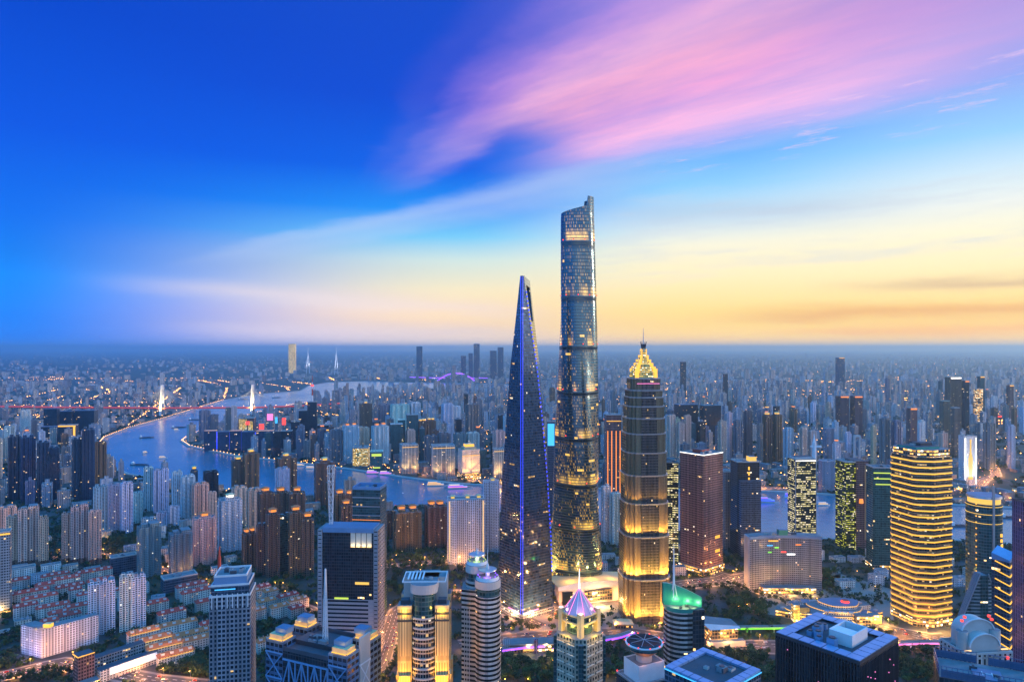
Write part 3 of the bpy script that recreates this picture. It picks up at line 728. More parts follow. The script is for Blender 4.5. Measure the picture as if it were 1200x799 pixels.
# --- grey-blue grid office, left of centre
def grid_tower():
    facade('grid_wall', (.22,.25,.29), (.015,.025,.05), fh=4.2, bw=3.4, ww=.62, wh=.62, lit=.006, rows=.004)
    d = 640.; t, w, dp = tower_base('blue grey office tower with square window grid and stepped pale top', 'office tower', 'office_tower', 245, 300, d, 12, .9)
    z = Z(692, d); b = MB(); b.prism(rect(w,dp), 0, z, 'grid_wall', 'roof', bw=3.4); b.build('tower_body', t)
    for i in range(9):
        for sx in (-1, 1):
            pass
    c = MB(); c.prism(rect(w*.93,dp*.93), z, Z(680,d), 'office_blue', 'roof_blue', bw=3.4); c.build('upper_step', t)
    c = MB(); c.prism(rect(w*.80,dp*.85), Z(680,d), Z(670,d), 'blue_panel', 'roof', bw=3.4); c.build('crown_box', t)
    for k, (zz, s, s2) in enumerate(((z,1.,1.),(Z(680,d),.93,.93),(Z(670,d),.8,.85))): parapet(t, w*s, dp*s2, zz, 1.8, .7, 'white_paint')
    units(t, w*.8, dp*.8, Z(670,d), 6, 3)
    for i in range(8):
        f = MB(); x = -w/2+(i+.5)*w/8; f.box(x,-dp/2-.3,z-10,.8,.6,13,'white_paint'); f.build('fin', t)
    l = MB(); l.box(-w*.12,-dp*.465-.4,Z(684,d),w*.5,.3,.9,'glow_cyan'); l.build('light_strip', t)
    m = thing('radio_mast', 'dark red lattice chimney mast rising behind the grid-front office tower', 'mast', (X(257,700),700,0)); mm = MB(); z1 = Z(640,700); mm.cone(0,0,0,z1-10,3.2,1.7,'red_steel',8); mm.build('shaft', m); m2 = MB(); m2.cone(0,0,z1-10,z1,1.2,.5,'red_steel',8); m2.build('tip', m); occupy(X(257,700),700,6)
grid_tower()

# --- dark mirror-glass slab with pale side frames
def mirror_slab():
    d = 880.; t, w, dp = tower_base('dark mirror glass slab with pale side frames and four lit panels at its top', 'office tower', 'office_tower', 371, 452, d, -4, .35)
    H = Z(612, d); zl = Z(697, d)
    b = MB(); b.prism(rect(w*.81,dp), zl, H-9, 'office_dark', 'roof_dark', bw=3.); b.build('glass_curtain', t)
    facade('band_wall', (.30,.31,.33), (.02,.03,.05), fh=5.2, bw=60, ww=.8, wh=.45, lit=0, rows=0)
    b = MB(); b.prism(rect(w*.80,dp+2), 0, zl, 'band_wall', 'roof', bw=60); b.build('lower_wall', t)
    facade('frame_wall', (.25,.25,.27), (.03,.04,.06), fh=5.2, bw=8, ww=.7, wh=.25, lit=0)
    for sx in (-1, 1):
        c = MB(); c.box(sx*w*.44, 0, 0, w*.07, dp+4, H-5, 'frame_wall', 'roof', bw=8); c.build('side_frame', t)
    c = MB(); c.box(0,0,H-9,w*.80,dp+2,6,'blue_panel','roof_blue'); c.build('top_beam', t)
    for i in range(4):
        p = MB(); x = w*.04+i*w*.085
        p.face([(x,-dp/2-.4,H-26),(x+w*.075,-dp/2-.4,H-26),(x+w*.075,-dp/2-.4,H-9.3),(x,-dp/2-.4,H-9.3)], 'cream'); p.box(x+w*.0375,-dp/2-.9,H-27.2,w*.07,.8,.8,'glow_warm'); p.build('lit_panel', t)
        lamp('panel_light', 'AREA', (x+w*.0375,-dp/2-2.5,H-27), (1.,.8,.4), 600, t, rot=aim((0,.25,1)))
    s = MB(); s.box(-w*.1,-dp/2-1.6,zl+.4,w*.22,.4,2.2,'glow_lime'); s.build('light_strip', t)
    s = MB(); s.box(w*.22,-dp/2-.3,zl+19,w*.22,.3,3.2,'glow_yellow'); s.build('lit_windows', t)
    lattice_mast(t, -w*.34, 2, H-8, Z(546,d), 3., 7., 'white_paint', 'lattice_mast', 8)
    t2, w, dp = tower_base('dark teal glass tower with pale roof rim standing behind the mirror glass slab', 'office tower', 'office_tower', 413, 453, 1010, -6, .8)
    H = Z(571, 1010); b = MB(); b.prism(rect(w,dp), 0, H, 'office_teal', 'roof_blue', bw=3.); b.build('tower_body', t2); parapet(t2, w, dp, H, 4, 1.2, 'blue_panel'); units(t2, w*.8, dp*.8, H, 3, 5)
    led_bands(t2, w, dp, [H-44,], 'glow_orange', .6, 'f')
    for k in range(9):
        q = MB(); q.box(0,-dp/2-.35,H-12-k*13,w,.5,1.6,'steel'); q.build('floor_band', t2)
mirror_slab()

# --- truss-fronted building with lit corner lanterns
def truss_block():
    dF = 560.; t, w, dp = tower_base('dark blue block with diagonal truss front, glowing corner lanterns and roof mast', 'office block', 'office_block', 312, 446, 610., -24, .55)
    H = Z(757, 590)
    b = MB(); b.prism(rect(w,dp), 0, H-7, 'office_dark', 'roof_dark', bw=3.); b.build('block_body', t)
    parapet(t, w, dp, H-7, 3.5, 1., 'roof_dark')
    rw = MB(); rw.box(0,0,H-7,w*.55,dp*.36,4,'dark_metal','roof_dark'); rw.build('roof_well', t)
    for sx in (-1, 1):
        for sy in (-1, 1):
            g = MB(); x, y = sx*(w/2-9.5), sy*(dp/2-8); g.box(x,y,0,19.5,16.6,H,'band_blue','roof',bw=4.8)
            for k_ in range(4):
                zz = H-10-k_*22
                if sy < 0:
                    g.beam((x-9.4,y-8.8,zz-22),(x+9.4,y-8.8,zz),.8,'truss_blue'); g.beam((x-9.4,y-8.8,zz),(x+9.4,y-8.8,zz-22),.8,'truss_blue'); g.beam((x-9.4,y-8.8,zz),(x+9.4,y-8.8,zz),1.,'truss_blue')
            g.build('corner_tower', t)
            l = MB(); l.box(x,y,H+.2,15,12,4.2,'gold_stone'); l.build('corner_lantern', t); l = MB(); l.box(x,y-6.8,H+.2,14.6,.5,.6,'glow_gold'); l.box(x+8.,y,H+.2,.5,12,.6,'glow_gold'); l.build('lantern_light', t)
            for k_ in (-5,5): lamp('lantern_lamp','POINT',(x+k_,y-11.5,H+2.2),(1.,.48,.04),1100,t,.6)
            lamp('lantern_lamp','POINT',(x+12.5,y,H+2.2),(1.,.48,.04),1100,t,.6)
            c = MB(); c.box(x+ (-sx)*2.2,y+(-sy)*2.2,H+4.5,12,10,4.5,'blue_panel','roof_blue'); c.build('lantern_roof', t)
    tr = 0
    nb = 7; x0 = -w/2+19.6; bw_ = (w-39.2)/nb
    for r in range(4):
        z1 = H-14-r*22; z0 = z1-22
        f = MB()
        for i in range(nb):
            xa, xb = x0+i*bw_, x0+(i+1)*bw_; y = -dp/2-.8
            f.beam((xa,y,z0),(xb,y,z1) if i % 2 == 0 else (xb,y,z0),.9,'truss_blue')
            if i % 2: f.beam((xa,y,z1),(xb,y,z0),.9,'truss_blue')
            f.beam((xb,y,z0),(xb,y,z1),1.,'truss_blue')
        f.beam((x0,-dp/2-.8,z1),(-x0,-dp/2-.8,z1),1.2,'truss_blue'); f.build('truss', t)
        f = MB(); x = w/2+.8; n2 = 3; y0, y1 = -dp/2+16.6, dp/2-16.6
        f.beam((x,y0,z0),(x,y1,z1),.9,'white_paint'); f.beam((x,y0,z1),(x,y1,z0),.9,'white_paint'); f.beam((x,y0,z1),(x,y1,z1),1.2,'white_paint'); f.build('truss', t)
    cw = MB(); cw.box(w/2+.3,0,0,1.6,dp-34,H+9,'concrete'); cw.build('end_wall', t)
    lattice_mast(t, w*.02, 0, H-3, Z(668, 605), 3.2, .6, 'white_paint', 'roof_mast', 14)
    units(t, w*.5, dp*.5, H-3, 5, 8, 3.)
truss_block()

# --- floodlit yellow tower
def golden_tower():
    facade('bow_glass', (.34,.31,.28), (.025,.03,.04), fh=4.4, bw=2.4, ww=.86, wh=.74, lit=.10, rows=.05, rowlen=3., ls=.9)
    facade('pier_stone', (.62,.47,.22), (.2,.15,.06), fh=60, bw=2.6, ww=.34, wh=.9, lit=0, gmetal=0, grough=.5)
    d = 620.; t, w, dp = tower_base('tower flooded in yellow light with a bowed glass front between two stone piers', 'office tower', 'office_tower', 466, 529, d, 2, .9)
    H = Z(698, d); pw = w*.27
    for sx in (-1, 1):
        for sy in (-1, 1):
            p = MB(); x, y = sx*(w/2-pw/2), sy*(dp/2-pw/2)
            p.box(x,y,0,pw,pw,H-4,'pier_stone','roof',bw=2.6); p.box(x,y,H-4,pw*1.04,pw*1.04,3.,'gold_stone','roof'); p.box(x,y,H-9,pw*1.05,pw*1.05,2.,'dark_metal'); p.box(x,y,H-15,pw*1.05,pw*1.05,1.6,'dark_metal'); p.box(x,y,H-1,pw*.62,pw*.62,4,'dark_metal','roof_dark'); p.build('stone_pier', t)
            s = MB(); s.box(x,sy*(dp/2+.8),0,pw*.8,1.6,H-62,'pier_stone','gold_stone',bw=2.6); s.box(sx*(w/2+.8),y,0,1.6,pw*.8,H-62,'pier_stone','gold_stone',bw=2.6); s.build('buttress', t)
    def bow(k):
        n = 14; h = w/2-pw; pts = []
        for i in range(n+1):
            a = math.pi*(1+i/n); pts.append((h*k*math.cos(a), -dp*.36+dp*.20*k*math.sin(a)))
        return pts+[(h*k, dp*.42), (-h*k, dp*.42)]
    c = MB(); c.prism(bow(1.), 0, H-12, 'bow_glass', 'roof_dark', smooth_u=True); c.build('bow_front', t)
    for z in [H-13-i*8.8 for i in range(17)]:
        r = MB(); P = bow(1.)
        r.loft([[(x*1.02,y*1.02,z) for x,y in P],[(x*1.02,y*1.02,z+1.3) for x,y in P]], 'concrete','concrete','concrete'); r.build('floor_band', t)
    c = MB(); c.prism(bow(.92), H-12, H+9, 'office_teal', 'roof', smooth_u=True); c.build('drum', t)
    c = MB(); c.prism([(x*1.22,y*1.12+2) for x,y in bow(.95)], H+9, H+17, 'concrete', 'roof', smooth_u=True); c.box(0,dp*.24,H-4,w*.88,dp*.42,21,'concrete','roof'); c.build('roof_deck', t)
    parapet(t, w*.86, dp*.7, H+17, 1.2, .6, 'white_paint')
    for i in range(5):
        q = MB(); q.box(-w*.33+i*3.2, dp*.08, H+17.1, 1.4, dp*.5, 1., 'white_paint'); q.build('roof_slat', t)
    units(t, w*.5, dp*.5, H+17, 3, 12, 2.5)
    for sx in (-1, 1):
        for i in range(4):
            z = H-58-i*40
            lamp('pier_floodlight', 'SPOT', (sx*(w/2-pw/2), -dp/2-11, z-22), (1.,.40,.015), 3.0e5, t, rot=aim((0,.42,1)), spot=58, radius=1)
        lamp('pier_floodlight', 'SPOT', (sx*(w/2+10), -4, H-130), (1.,.46,.03), 1.8e5, t, rot=aim((-sx*.25,0,1)), spot=60, radius=1)
        lamp('top_light', 'POINT', (sx*(w/2-pw/2), -dp/2-3, H-7), (1.,.55,.06), 5000, t, 1)
    lamp('bow_light', 'SPOT', (0, -dp/2-16, H-150), (1.,.6,.2), 1.0e5, t, rot=aim((0,.2,1)), spot=50, radius=1)
golden_tower()

# --- twin round tower with banded facade and dish roofs
def twin_drum_tower():
    facade('band_stone', (.46,.44,.42), (.02,.025,.03), fh=4.3, bw=3.0, ww=1.01, wh=.5, lit=.012, ls=1.4)
    d = 640.; t, w, dp = tower_base('grey banded tower with two round bays topped by lit dishes and antennas', 'office tower', 'office_tower', 540, 587, d, 0, .9)
    z1, z2 = Z(672, d), Z(664, d)+4
    b = MB(); b.prism([(-w/2,-dp*.2),(-w*.1,-dp*.34),(w/2,-dp*.2),(w/2,dp*.45),(-w/2,dp*.45)], 0, z1-12, 'band_stone', 'roof', bw=3.); b.build('tower_body', t)
    for (x, y, r, zt, zc, gm, nm) in ((w*.17,-dp*.22,w*.33,z1,z1+7,'glow_purple','front'),(-w*.12,dp*.16,w*.30,z2,z2+4,'glow_lime','rear')):
        c = MB(); c.cone(x,y,0,zt-16,r,r,'band_stone',28,'roof'); c.build('round_bay', t)
        c = MB(); c.cone(x,y,zt-16,zt-9,r*.94,r*.94,'office_teal',28,'roof'); c.cone(x,y,zt-9,zt-2,r*1.0,r*1.0,'concrete',28,'roof'); c.cone(x,y,zt-2,zt+1,r*.9,r*.86,'white_paint',28,'roof'); c.build('crown_drum', t)
        g = MB()
        for i in range(10): a = i*.628; g.box(x+r*.74*math.cos(a),y+r*.74*math.sin(a),zt+1,.8,.8,.9,gm)
        g.build('crown_light', t)
        s = MB(); s.cone(x,y,zt+1,zt+5,2.2,2.,'white_paint',12); s.cone(x,y,zt+5,zt+6.4,r*.35,r*.72,'white_paint',24); s.cone(x,y,zt+6.4,zt+7,r*.72,r*.70,'steel',24); s.build('roof_dish', t)
        a = MB(); a.cone(x,y,zt+7,zt+11,1.4,1.1,'white_paint',10); a.cone(x,y,zt+11,zt+(26 if nm == 'front' else 17),.35,.12,'white_paint',8); a.build('antenna', t)
        lamp('crown_lamp', 'POINT', (x,y-r*.6,zt+4), (.6,.35,1.) if nm == 'front' else (.7,1.,.4), 2600, t, 1)
    for k in range(3):
        e = MB(); x = w*.36+k*.2; e.box(-w*.42+k*2.2,-dp*.27,40,.6,1.2,z1-70,'concrete'); e.build('pier', t)
twin_drum_tower()

# --- corner-on tower with a glowing pink glass pyramid
def pyramid_tower():
    d = 590.; t, w, dp = tower_base('beige and green glass tower with a glowing pink pyramid in a yellow ring frame', 'office tower', 'office_tower', 646, 712, d, 43, 1.)
    facade('pyr_stone', (.40,.36,.27), (.02,.045,.045), fh=4.2, bw=3.2, ww=.52, wh=.6, lit=.02)
    H = Z(738, d); h = w/2
    b = MB(); c = w*.2; b.prism([(-h,-h+c),(-h+c,-h),(h-c,-h),(h,-h+c),(h,h-c),(h-c,h),(-h+c,h),(-h,h-c)], 0, H, 'pyr_stone', 'roof', bw=3.2); b.build('tower_body', t)
    for sx, sy in ((-1,-1),(1,-1),(-1,1),(1,1)):
        q = MB(); q.box(sx*(h-c*.42), sy*(h-c*.42), 0, c*.62, c*.62, H-4, 'office_teal', 'roof', a=rad(45), bw=2.4); q.build('glass_corner', t)
    for i in range(12):
        q = MB(); z = H-6-i*8.4
        for f in range(4):
            a = f*math.pi/2; p0, p1 = rotp((-h+c+.5,-h-.5), a), rotp((-1.5,-h-.5), a); p2, p3 = rotp((1.5,-h-.5), a), rotp((h-c-.5,-h-.5), a)
            q.beam((*p0,z),(*p1,z),.9,'cream'); q.beam((*p2,z),(*p3,z),.9,'cream')
        q.build('balcony_band', t)
    r0 = h*.84
    for f in range(4):
        a = f*math.pi/2
        p = rotp((-r0*.75,-r0*.75), a); q = MB(); q.box(p[0],p[1],H-4,4.2,4.2,24,'gold_stone','gold_stone',a=a); q.build('frame_post', t)
        p2 = rotp((r0*.75,-r0*.75), a); g = MB()
        for z in (H+10, H+16.5):
            n = 6; pr = None
            for i in range(n+1):
                u = i/n; x = p[0]+(p2[0]-p[0])*u; y = p[1]+(p2[1]-p[1])*u; k = 1+.16*math.sin(math.pi*u)
                if pr: g.beam((*pr,z),(x*k,y*k,z),1.5,'gold_stone')
                pr = (x*k, y*k)
        g.build('frame_ring', t)
        mm = rotp((0,-h*1.12), a); lamp('frame_floodlight', 'POINT', (mm[0],mm[1],H+4), (1.,.58,.04), 11000, t, 1.5)
        lamp('ring_light', 'POINT', (*rotp((0,-h*.5),a),H+9), (1.,.58,.04), 4500, t, 1)
    zb, za = H+17, Z(689, d)
    py = MB(); n = 12; R0 = h*.80
    py.cone(0,0,H,zb,R0*.8,R0*.8,'office_teal',n); py.build('lantern_drum', t)
    py = MB(); py.cone(0,0,zb,za,R0,.4,'pink_glass',n); py.build('pyramid', t)
    rb = MB()
    for i in range(n):
        a = 2*math.pi*i/n; rb.beam((R0*1.01*math.cos(a),R0*1.01*math.sin(a),zb+.2),(0,0,za+.4),.5,'glow_pink' if i % 2 == 0 else 'white_paint')
    rb.build('pyramid_rib', t)
    sp = MB(); sp.cone(0,0,za-1,Z(666,d),.7,.15,'glow_white',8); sp.build('spire', t)
    for a in (0, 90, 180, 270): lamp('pyramid_light', 'POINT', (R0*1.25*math.cos(rad(a-43)),R0*1.25*math.sin(rad(a-43)),zb+5), (1.,.5,.7), 3800, t, 1)
pyramid_tower()

# --- rooftop disc
def disc_tower():
    d = 560.; t, w, dp = tower_base('dark office tower carrying a round glazed disc above a white roof box', 'office tower', 'office_tower', 722, 788, d, 26, .8)
    z = Z(791, d); b = MB(); b.prism(rect(w,dp), 0, z, 'office_dark', 'roof', bw=3.); b.build('tower_body', t); parapet(t, w, dp, z, 1.5, .7, 'steel')
    c = MB(); c.box(0,0,z,w*.72,dp*.72,13,'white_paint','roof'); c.build('roof_box', t); parapet(t, w*.72, dp*.72, z+13, 1., .5, 'white_paint')
    zb = z+13
    n = MB(); n.cone(0,0,zb,zb+8,6.5,6.5,'concrete',20); n.build('disc_neck', t)
    s = MB(); s.cone(0,0,zb+6,zb+11,8,14.6,'copper',32); s.cone(0,0,zb+11,zb+14,14.6,14.9,'office_teal',32); s.cone(0,0,zb+14,zb+15,15.4,15.4,'white_paint',32); s.build('disc', t)
    s = MB(); s.cone(0,0,zb+15,zb+16.2,14.2,12.5,'dark_glass',32)
    for i in range(8): a = i*math.pi/4; s.beam((0,0,zb+16.6),(13*math.cos(a),13*math.sin(a),zb+16.),.35,'steel')
    s.build('disc_skylight', t)
    for i in range(10):
        a = i*.628; l = MB(); l.box(15.2*math.cos(a),15.2*math.sin(a),zb+15,.8,.8,.8,'glow_red'); l.build('warning_light', t)
    for sx, sy in ((-1,-1),(1,-1),(1,1),(-1,1)):
        l = MB(); l.box(sx*w*.48,sy*dp*.48,z+1.5,.9,.9,.9,'glow_red'); l.build('warning_light', t)
    for k in range(2): lamp('disc_light', 'POINT', (-8+16*k,-12,zb+5), (1.,.4,.2), 1500, t, .6)
    units(t, w*.9, dp*.9, z, 4, 17, 2.5)
disc_tower()

# --- green curved roof tower with a white mast
def green_roof_tower():
    facade('green_band', (.40,.38,.36), (.02,.03,.035), fh=4.3, bw=3.2, ww=1.01, wh=.56, lit=.01, rows=.01)
    d = 620.; t, w, dp = tower_base('dark banded tower with a curved green crown and a tall white mast', 'office tower', 'office_tower', 774, 825, d, 8, .85)
    H = Z(711, d); n = 12
    P = [(-w/2*math.cos(math.pi*i/n/1.0*.5), -dp/2*math.sin(math.pi*i/n*.5)) for i in range(n+1)]+[(w*.18,-dp/2),(w/2,-dp*.3),(w/2,dp/2),(-w*.2,dp/2),(-w/2,dp*.2)]
    b = MB(); b.prism(P, 0, H, 'green_band', 'roof', smooth_u=True); b.build('tower_body', t)
    g = MB(); g.box(w*.33,-dp*.06,0,w*.35,dp*.93,H+2,'office_dark','roof_dark',bw=3.); g.build('glass_wing', t)
    rim = MB(); rim.loft([[(x*1.02,y*1.02,H-.5) for x,y in P],[(x*1.02,y*1.02,H+3) for x,y in P]], 'teal_metal', None, None); rim.build('green_rim', t)
    cr = MB(); m = 10
    A = [(-w*.48+w*.98*i/m, dp*.30-(.62*dp)*(i/m)**1.7) for i in range(m+1)]
    for i in range(m):
        z0, z1 = H+20-9*((i)/m)**1.5, H+20-9*((i+1)/m)**1.5
        for o, fl in ((0,0),(3.2,1)):
            p, q = (A[i][0], A[i][1]+o), (A[i+1][0], A[i+1][1]+o)
            f = [(*p,H-14*(i/m)),(*q,H-14*((i+1)/m)),(*q,z1),(*p,z0)]
            cr.face(f if not fl else f[::-1], 'teal_metal')
        cr.face([(*A[i],z0),(*A[i+1],z1),(A[i+1][0],A[i+1][1]+3.2,z1),(A[i][0],A[i][1]+3.2,z0)], 'teal_metal')
    cr.build('green_crown', t)
    mb = MB(); x, y = A[3][0], A[3][1]-1
    for a in (0, 2.09, 4.18): mb.beam((x+3*math.cos(a),y+3*math.sin(a),H+8),(x,y,H+24),.7,'white_paint')
    mb.cone(x,y,H+20,Z(638,d),1.1,.25,'white_paint',10); mb.build('mast', t)
    for i, (px_, py_) in enumerate(((-.22,-.02),(.06,-.14),(.26,-.36))): lamp('crown_light', 'POINT', (px_*w,py_*dp,H+4), (.75,1.,.35), 3200, t, .8)
    units(t, w*.5, dp*.4, H, 4, 21, 2.5)
green_roof_tower()

# --- the big dark box in front
def dark_box():
    facade('fin_wall', (.05,.05,.06), (.022,.022,.03), fh=4.6, bw=2.2, ww=.72, wh=.94, lit=.004, litcol=(1.,.25,.7), rows=0, gmetal=.6)
    d = 545.; t = thing('office_block', 'large dark finned box with a blue panelled roof frame around machinery', 'office block', (257,541,0), rad(39)); occupy(257,541,52)
    w = 66.; z = 161.
    b = MB(); b.prism(rect(w,w), 0, z, 'fin_wall', 'roof_dark', bw=2.2); b.build('block_body', t)
    for f in range(4):
        for i in range(26):
            pass
    fins = 0
    for f in (0, 3):
        for i in range(27):
            x = -w/2+1.2+i*(w-2.4)/26; p = rotp((x,-w/2-.35), f*math.pi/2); q = MB(); q.box(p[0],p[1],20,.34,.7,z-22,'dark_metal',a=f*math.pi/2); q.build('fin', t)
    bz = z+2.2
    for f in range(4):
        n = 6; a = f*math.pi/2
        for i in range(n):
            x0 = -w/2+i*(w-10)/n; p = [rotp(v, a) for v in ((x0+.4,-w/2+.4),(x0+(w-10)/n-.4,-w/2+.4),(x0+(w-10)/n-.4,-w/2+10),(x0+.4,-w/2+10))]
            q = MB(); q.loft([[(*v,bz) for v in p],[(*v,bz+.5) for v in p]],'blue_panel','blue_panel','blue_panel'); q.build('roof_panel', t)
    parapet(t, w, w, z, 2.1, .5, 'dark_metal')
    bx = MB(); L, Wd = 26, 17; x, y = 3, -8
    for (cx_, cy_, ww_, dd_) in ((x,y-Wd/2,L,1),(x,y+Wd/2,L,1),(x-L/2,y,1,Wd-1.02),(x+L/2,y,1,Wd-1.02)): bx.box(cx_,cy_,z,ww_,dd_,9.5,'white_paint')
    bx.box(x-6.4,y,z+6.5,12,Wd-1.1,2.6,'white_paint'); bx.box(x+6,y,z+1,11,Wd-1.1,2,'blue_panel'); bx.build('plant_enclosure', t)
    for (x, y, sx, sy, h) in ((-19,-6,6,6,7),(-13,8,5,5,6),(-6,13,5,5,6.5),(2,15,5,5,6),(-20,4,4,4,5),(-12,15,4,4,4),(9,14,4,4,4)):
        q = MB(); q.box(x,y,z,sx,sy,h,'blue_panel','roof'); q.cone(x,y,z+h,z+h+.8,min(sx,sy)*.4,min(sx,sy)*.4,'dark_metal',12); q.build('cooling_unit', t)
    r = random.Random(5)
    for i in range(14):
        f = r.choice((0,0,0,3)); x = r.uniform(-.45,.45)*w; p = rotp((x,-w/2-.85), f*math.pi/2); zz = z-8-r.random()*28; q = MB(); q.box(p[0],p[1],zz,.55,.55,.55,'glow_pink'); q.build('facade_light', t)
    for x in (-22,-10):
        for k in range(4): q = MB(); q.box(x,-w/2-.85,z-12-k*5.,.5,.5,.6,'glow_pink'); q.build('facade_light', t)
dark_box()

# --- blue-rimmed roof at the bottom edge, railed roof at the lower right
def blue_rim_roof():
    d = 470.; z = 168.; x, y = X(836,d), 472; t = thing('office_block', 'office block showing only its bright blue panelled roof rim at the bottom edge', 'office block', (x,y,0), rad(40)); occupy(x,y,36)
    w = 46; b = MB(); b.prism(rect(w,w),0,z,'office_blue','roof_dark',bw=3.); b.build('block_body', t)
    for f in range(4):
        for i in range(6):
            a = f*math.pi/2; x0 = -w/2+i*(w-6)/6; p = [rotp(v, a) for v in ((x0+.3,-w/2),(x0+(w-6)/6-.3,-w/2),(x0+(w-6)/6-.3,-w/2+6),(x0+.3,-w/2+6))]
            q = MB(); q.loft([[(*v,z+.1) for v in p],[(*v,z+1.6) for v in p]],'blue_panel','blue_panel','blue_panel'); q.build('roof_panel', t)
    q = MB(); q.box(0,-w/2-.4,z-.6,w,.5,.6,'glow_cyan'); q.box(-w/2-.4,0,z-.6,.5,w,.6,'glow_cyan'); q.build('led_strip', t)
    units(t, w*.7, w*.7, z, 6, 31)
    # railed roof
    d = 480.; z = Z(790, d)+2; x = X(1168, d); t = thing('office_block', 'dark block with blue railed screens and white helipad marks in the lower right corner', 'office block', (x,490,0), rad(-26)); occupy(x,490,40)
    w, dp = 62, 36; b = MB(); b.prism(rect(w,dp),0,z-7,'office_dark','roof',bw=3.); b.build('block_body', t)
    for (cx_,cy_,ww_,a) in ((-w*.27,-dp/2,w*.42,0),(w*.27,-dp/2,w*.42,0),(-w*.27,dp/2,w*.42,0),(w*.27,dp/2,w*.42,0),(-w/2,0,dp*.8,1.5708),(w/2,0,dp*.8,1.5708)):
        q = MB(); u = rotp((1,0), a); n = 8
        for i in range(n+1):
            f = (i/n-.5)*ww_; q.beam((cx_+u[0]*f,cy_+u[1]*f,z-7),(cx_+u[0]*f,cy_+u[1]*f,z+1),.35,'blue_steel')
        for zz in (z-6,z-2.5,z+1): q.beam((cx_-u[0]*ww_/2,cy_-u[1]*ww_/2,zz),(cx_+u[0]*ww_/2,cy_+u[1]*ww_/2,zz),.4,'blue_steel')
        q.box(cx_+ (0.3 if a else 0),cy_+(.3 if not a else 0),z-6.8,ww_,.25,5.5,'blue_steel',a=a); q.build('roof_screen', t)
    hp = MB(); hp.box(0,-2,z-6.9,18,18,1.2,'roof_blue'); hp.build('helipad', t); hm = MB()
    for (a, b_) in (((-3,-5),(-3,1)),((3,-5),(3,1)),((-3,-2),(3,-2))): hm.beam((*a,z-5.5),(*b_,z-5.5),.5,'white_paint')
    hm.build('helipad_mark', t); units(t, w*.6, dp*.6, z-7, 3, 41)
blue_rim_roof()

# --- gold-banded tower
def gold_band_tower():
    facade('gold_band_wall', (.20,.15,.10), (.05,.045,.04), fh=4.4, bw=3., ww=.9, wh=.6, lit=.10, rows=.06, rowlen=4., ls=.8, gmetal=.5)
    d = 985.; t = thing('office_tower', 'brown office tower wrapped in close rings of golden light, the brightest tower on the right', 'office tower', (X(1078,d),d,0), rad(14)); occupy(X(1078,d),d,52)
    H = Z(524, d); P = [(x*.76,y*.76) for x,y in [(-34,-28),(-8,-40),(36,-36),(40,-30),(40,26),(30,38),(-30,38),(-38,28),(-38,-22)]]
    b = MB(); b.prism(P,0,H-10,'gold_band_wall','roof',bw=3.); b.build('tower_body', t)
    n = 26
    for i in range(n):
        z = 14+i*(H-22)/n; q = MB(); A = [(x*1.022,y*1.022) for x,y in P]
        q.loft([[(*p,z) for p in A],[(*p,z+1.9) for p in A]],'glow_gold','copper','copper'); q.build('led_ring', t)
        q = MB(); q.loft([[(p[0]*1.01,p[1]*1.01,z+1.92) for p in P],[(p[0]*1.01,p[1]*1.01,z+3.2) for p in P]],'copper','copper','copper'); q.build('floor_band', t)
    c = MB(); c.prism([(x*.94,y*.94) for x,y in P],H-10,H,'shop_lit','roof',bw=3.); c.build('crown_glass', t)
    c = MB(); c.box(-3,0,H,40,34,3,'teal_metal','roof_dark'); c.box(5,3,H+3,20,18,4,'dark_metal','roof_dark'); c.build('roof_house', t); units(t, 38, 30, H+3, 5, 51)
    q = MB(); q.prism([(x*1.03,y*1.03) for x,y in P],0,11,'shop_lit','roof',bw=4.); q.build('lobby', t)
    for a in (230, 262, 300): lamp('lobby_light', 'POINT', (48*math.cos(rad(a)),48*math.sin(rad(a)),8), (1.,.55,.12), 30000, t, 2)
gold_band_tower()

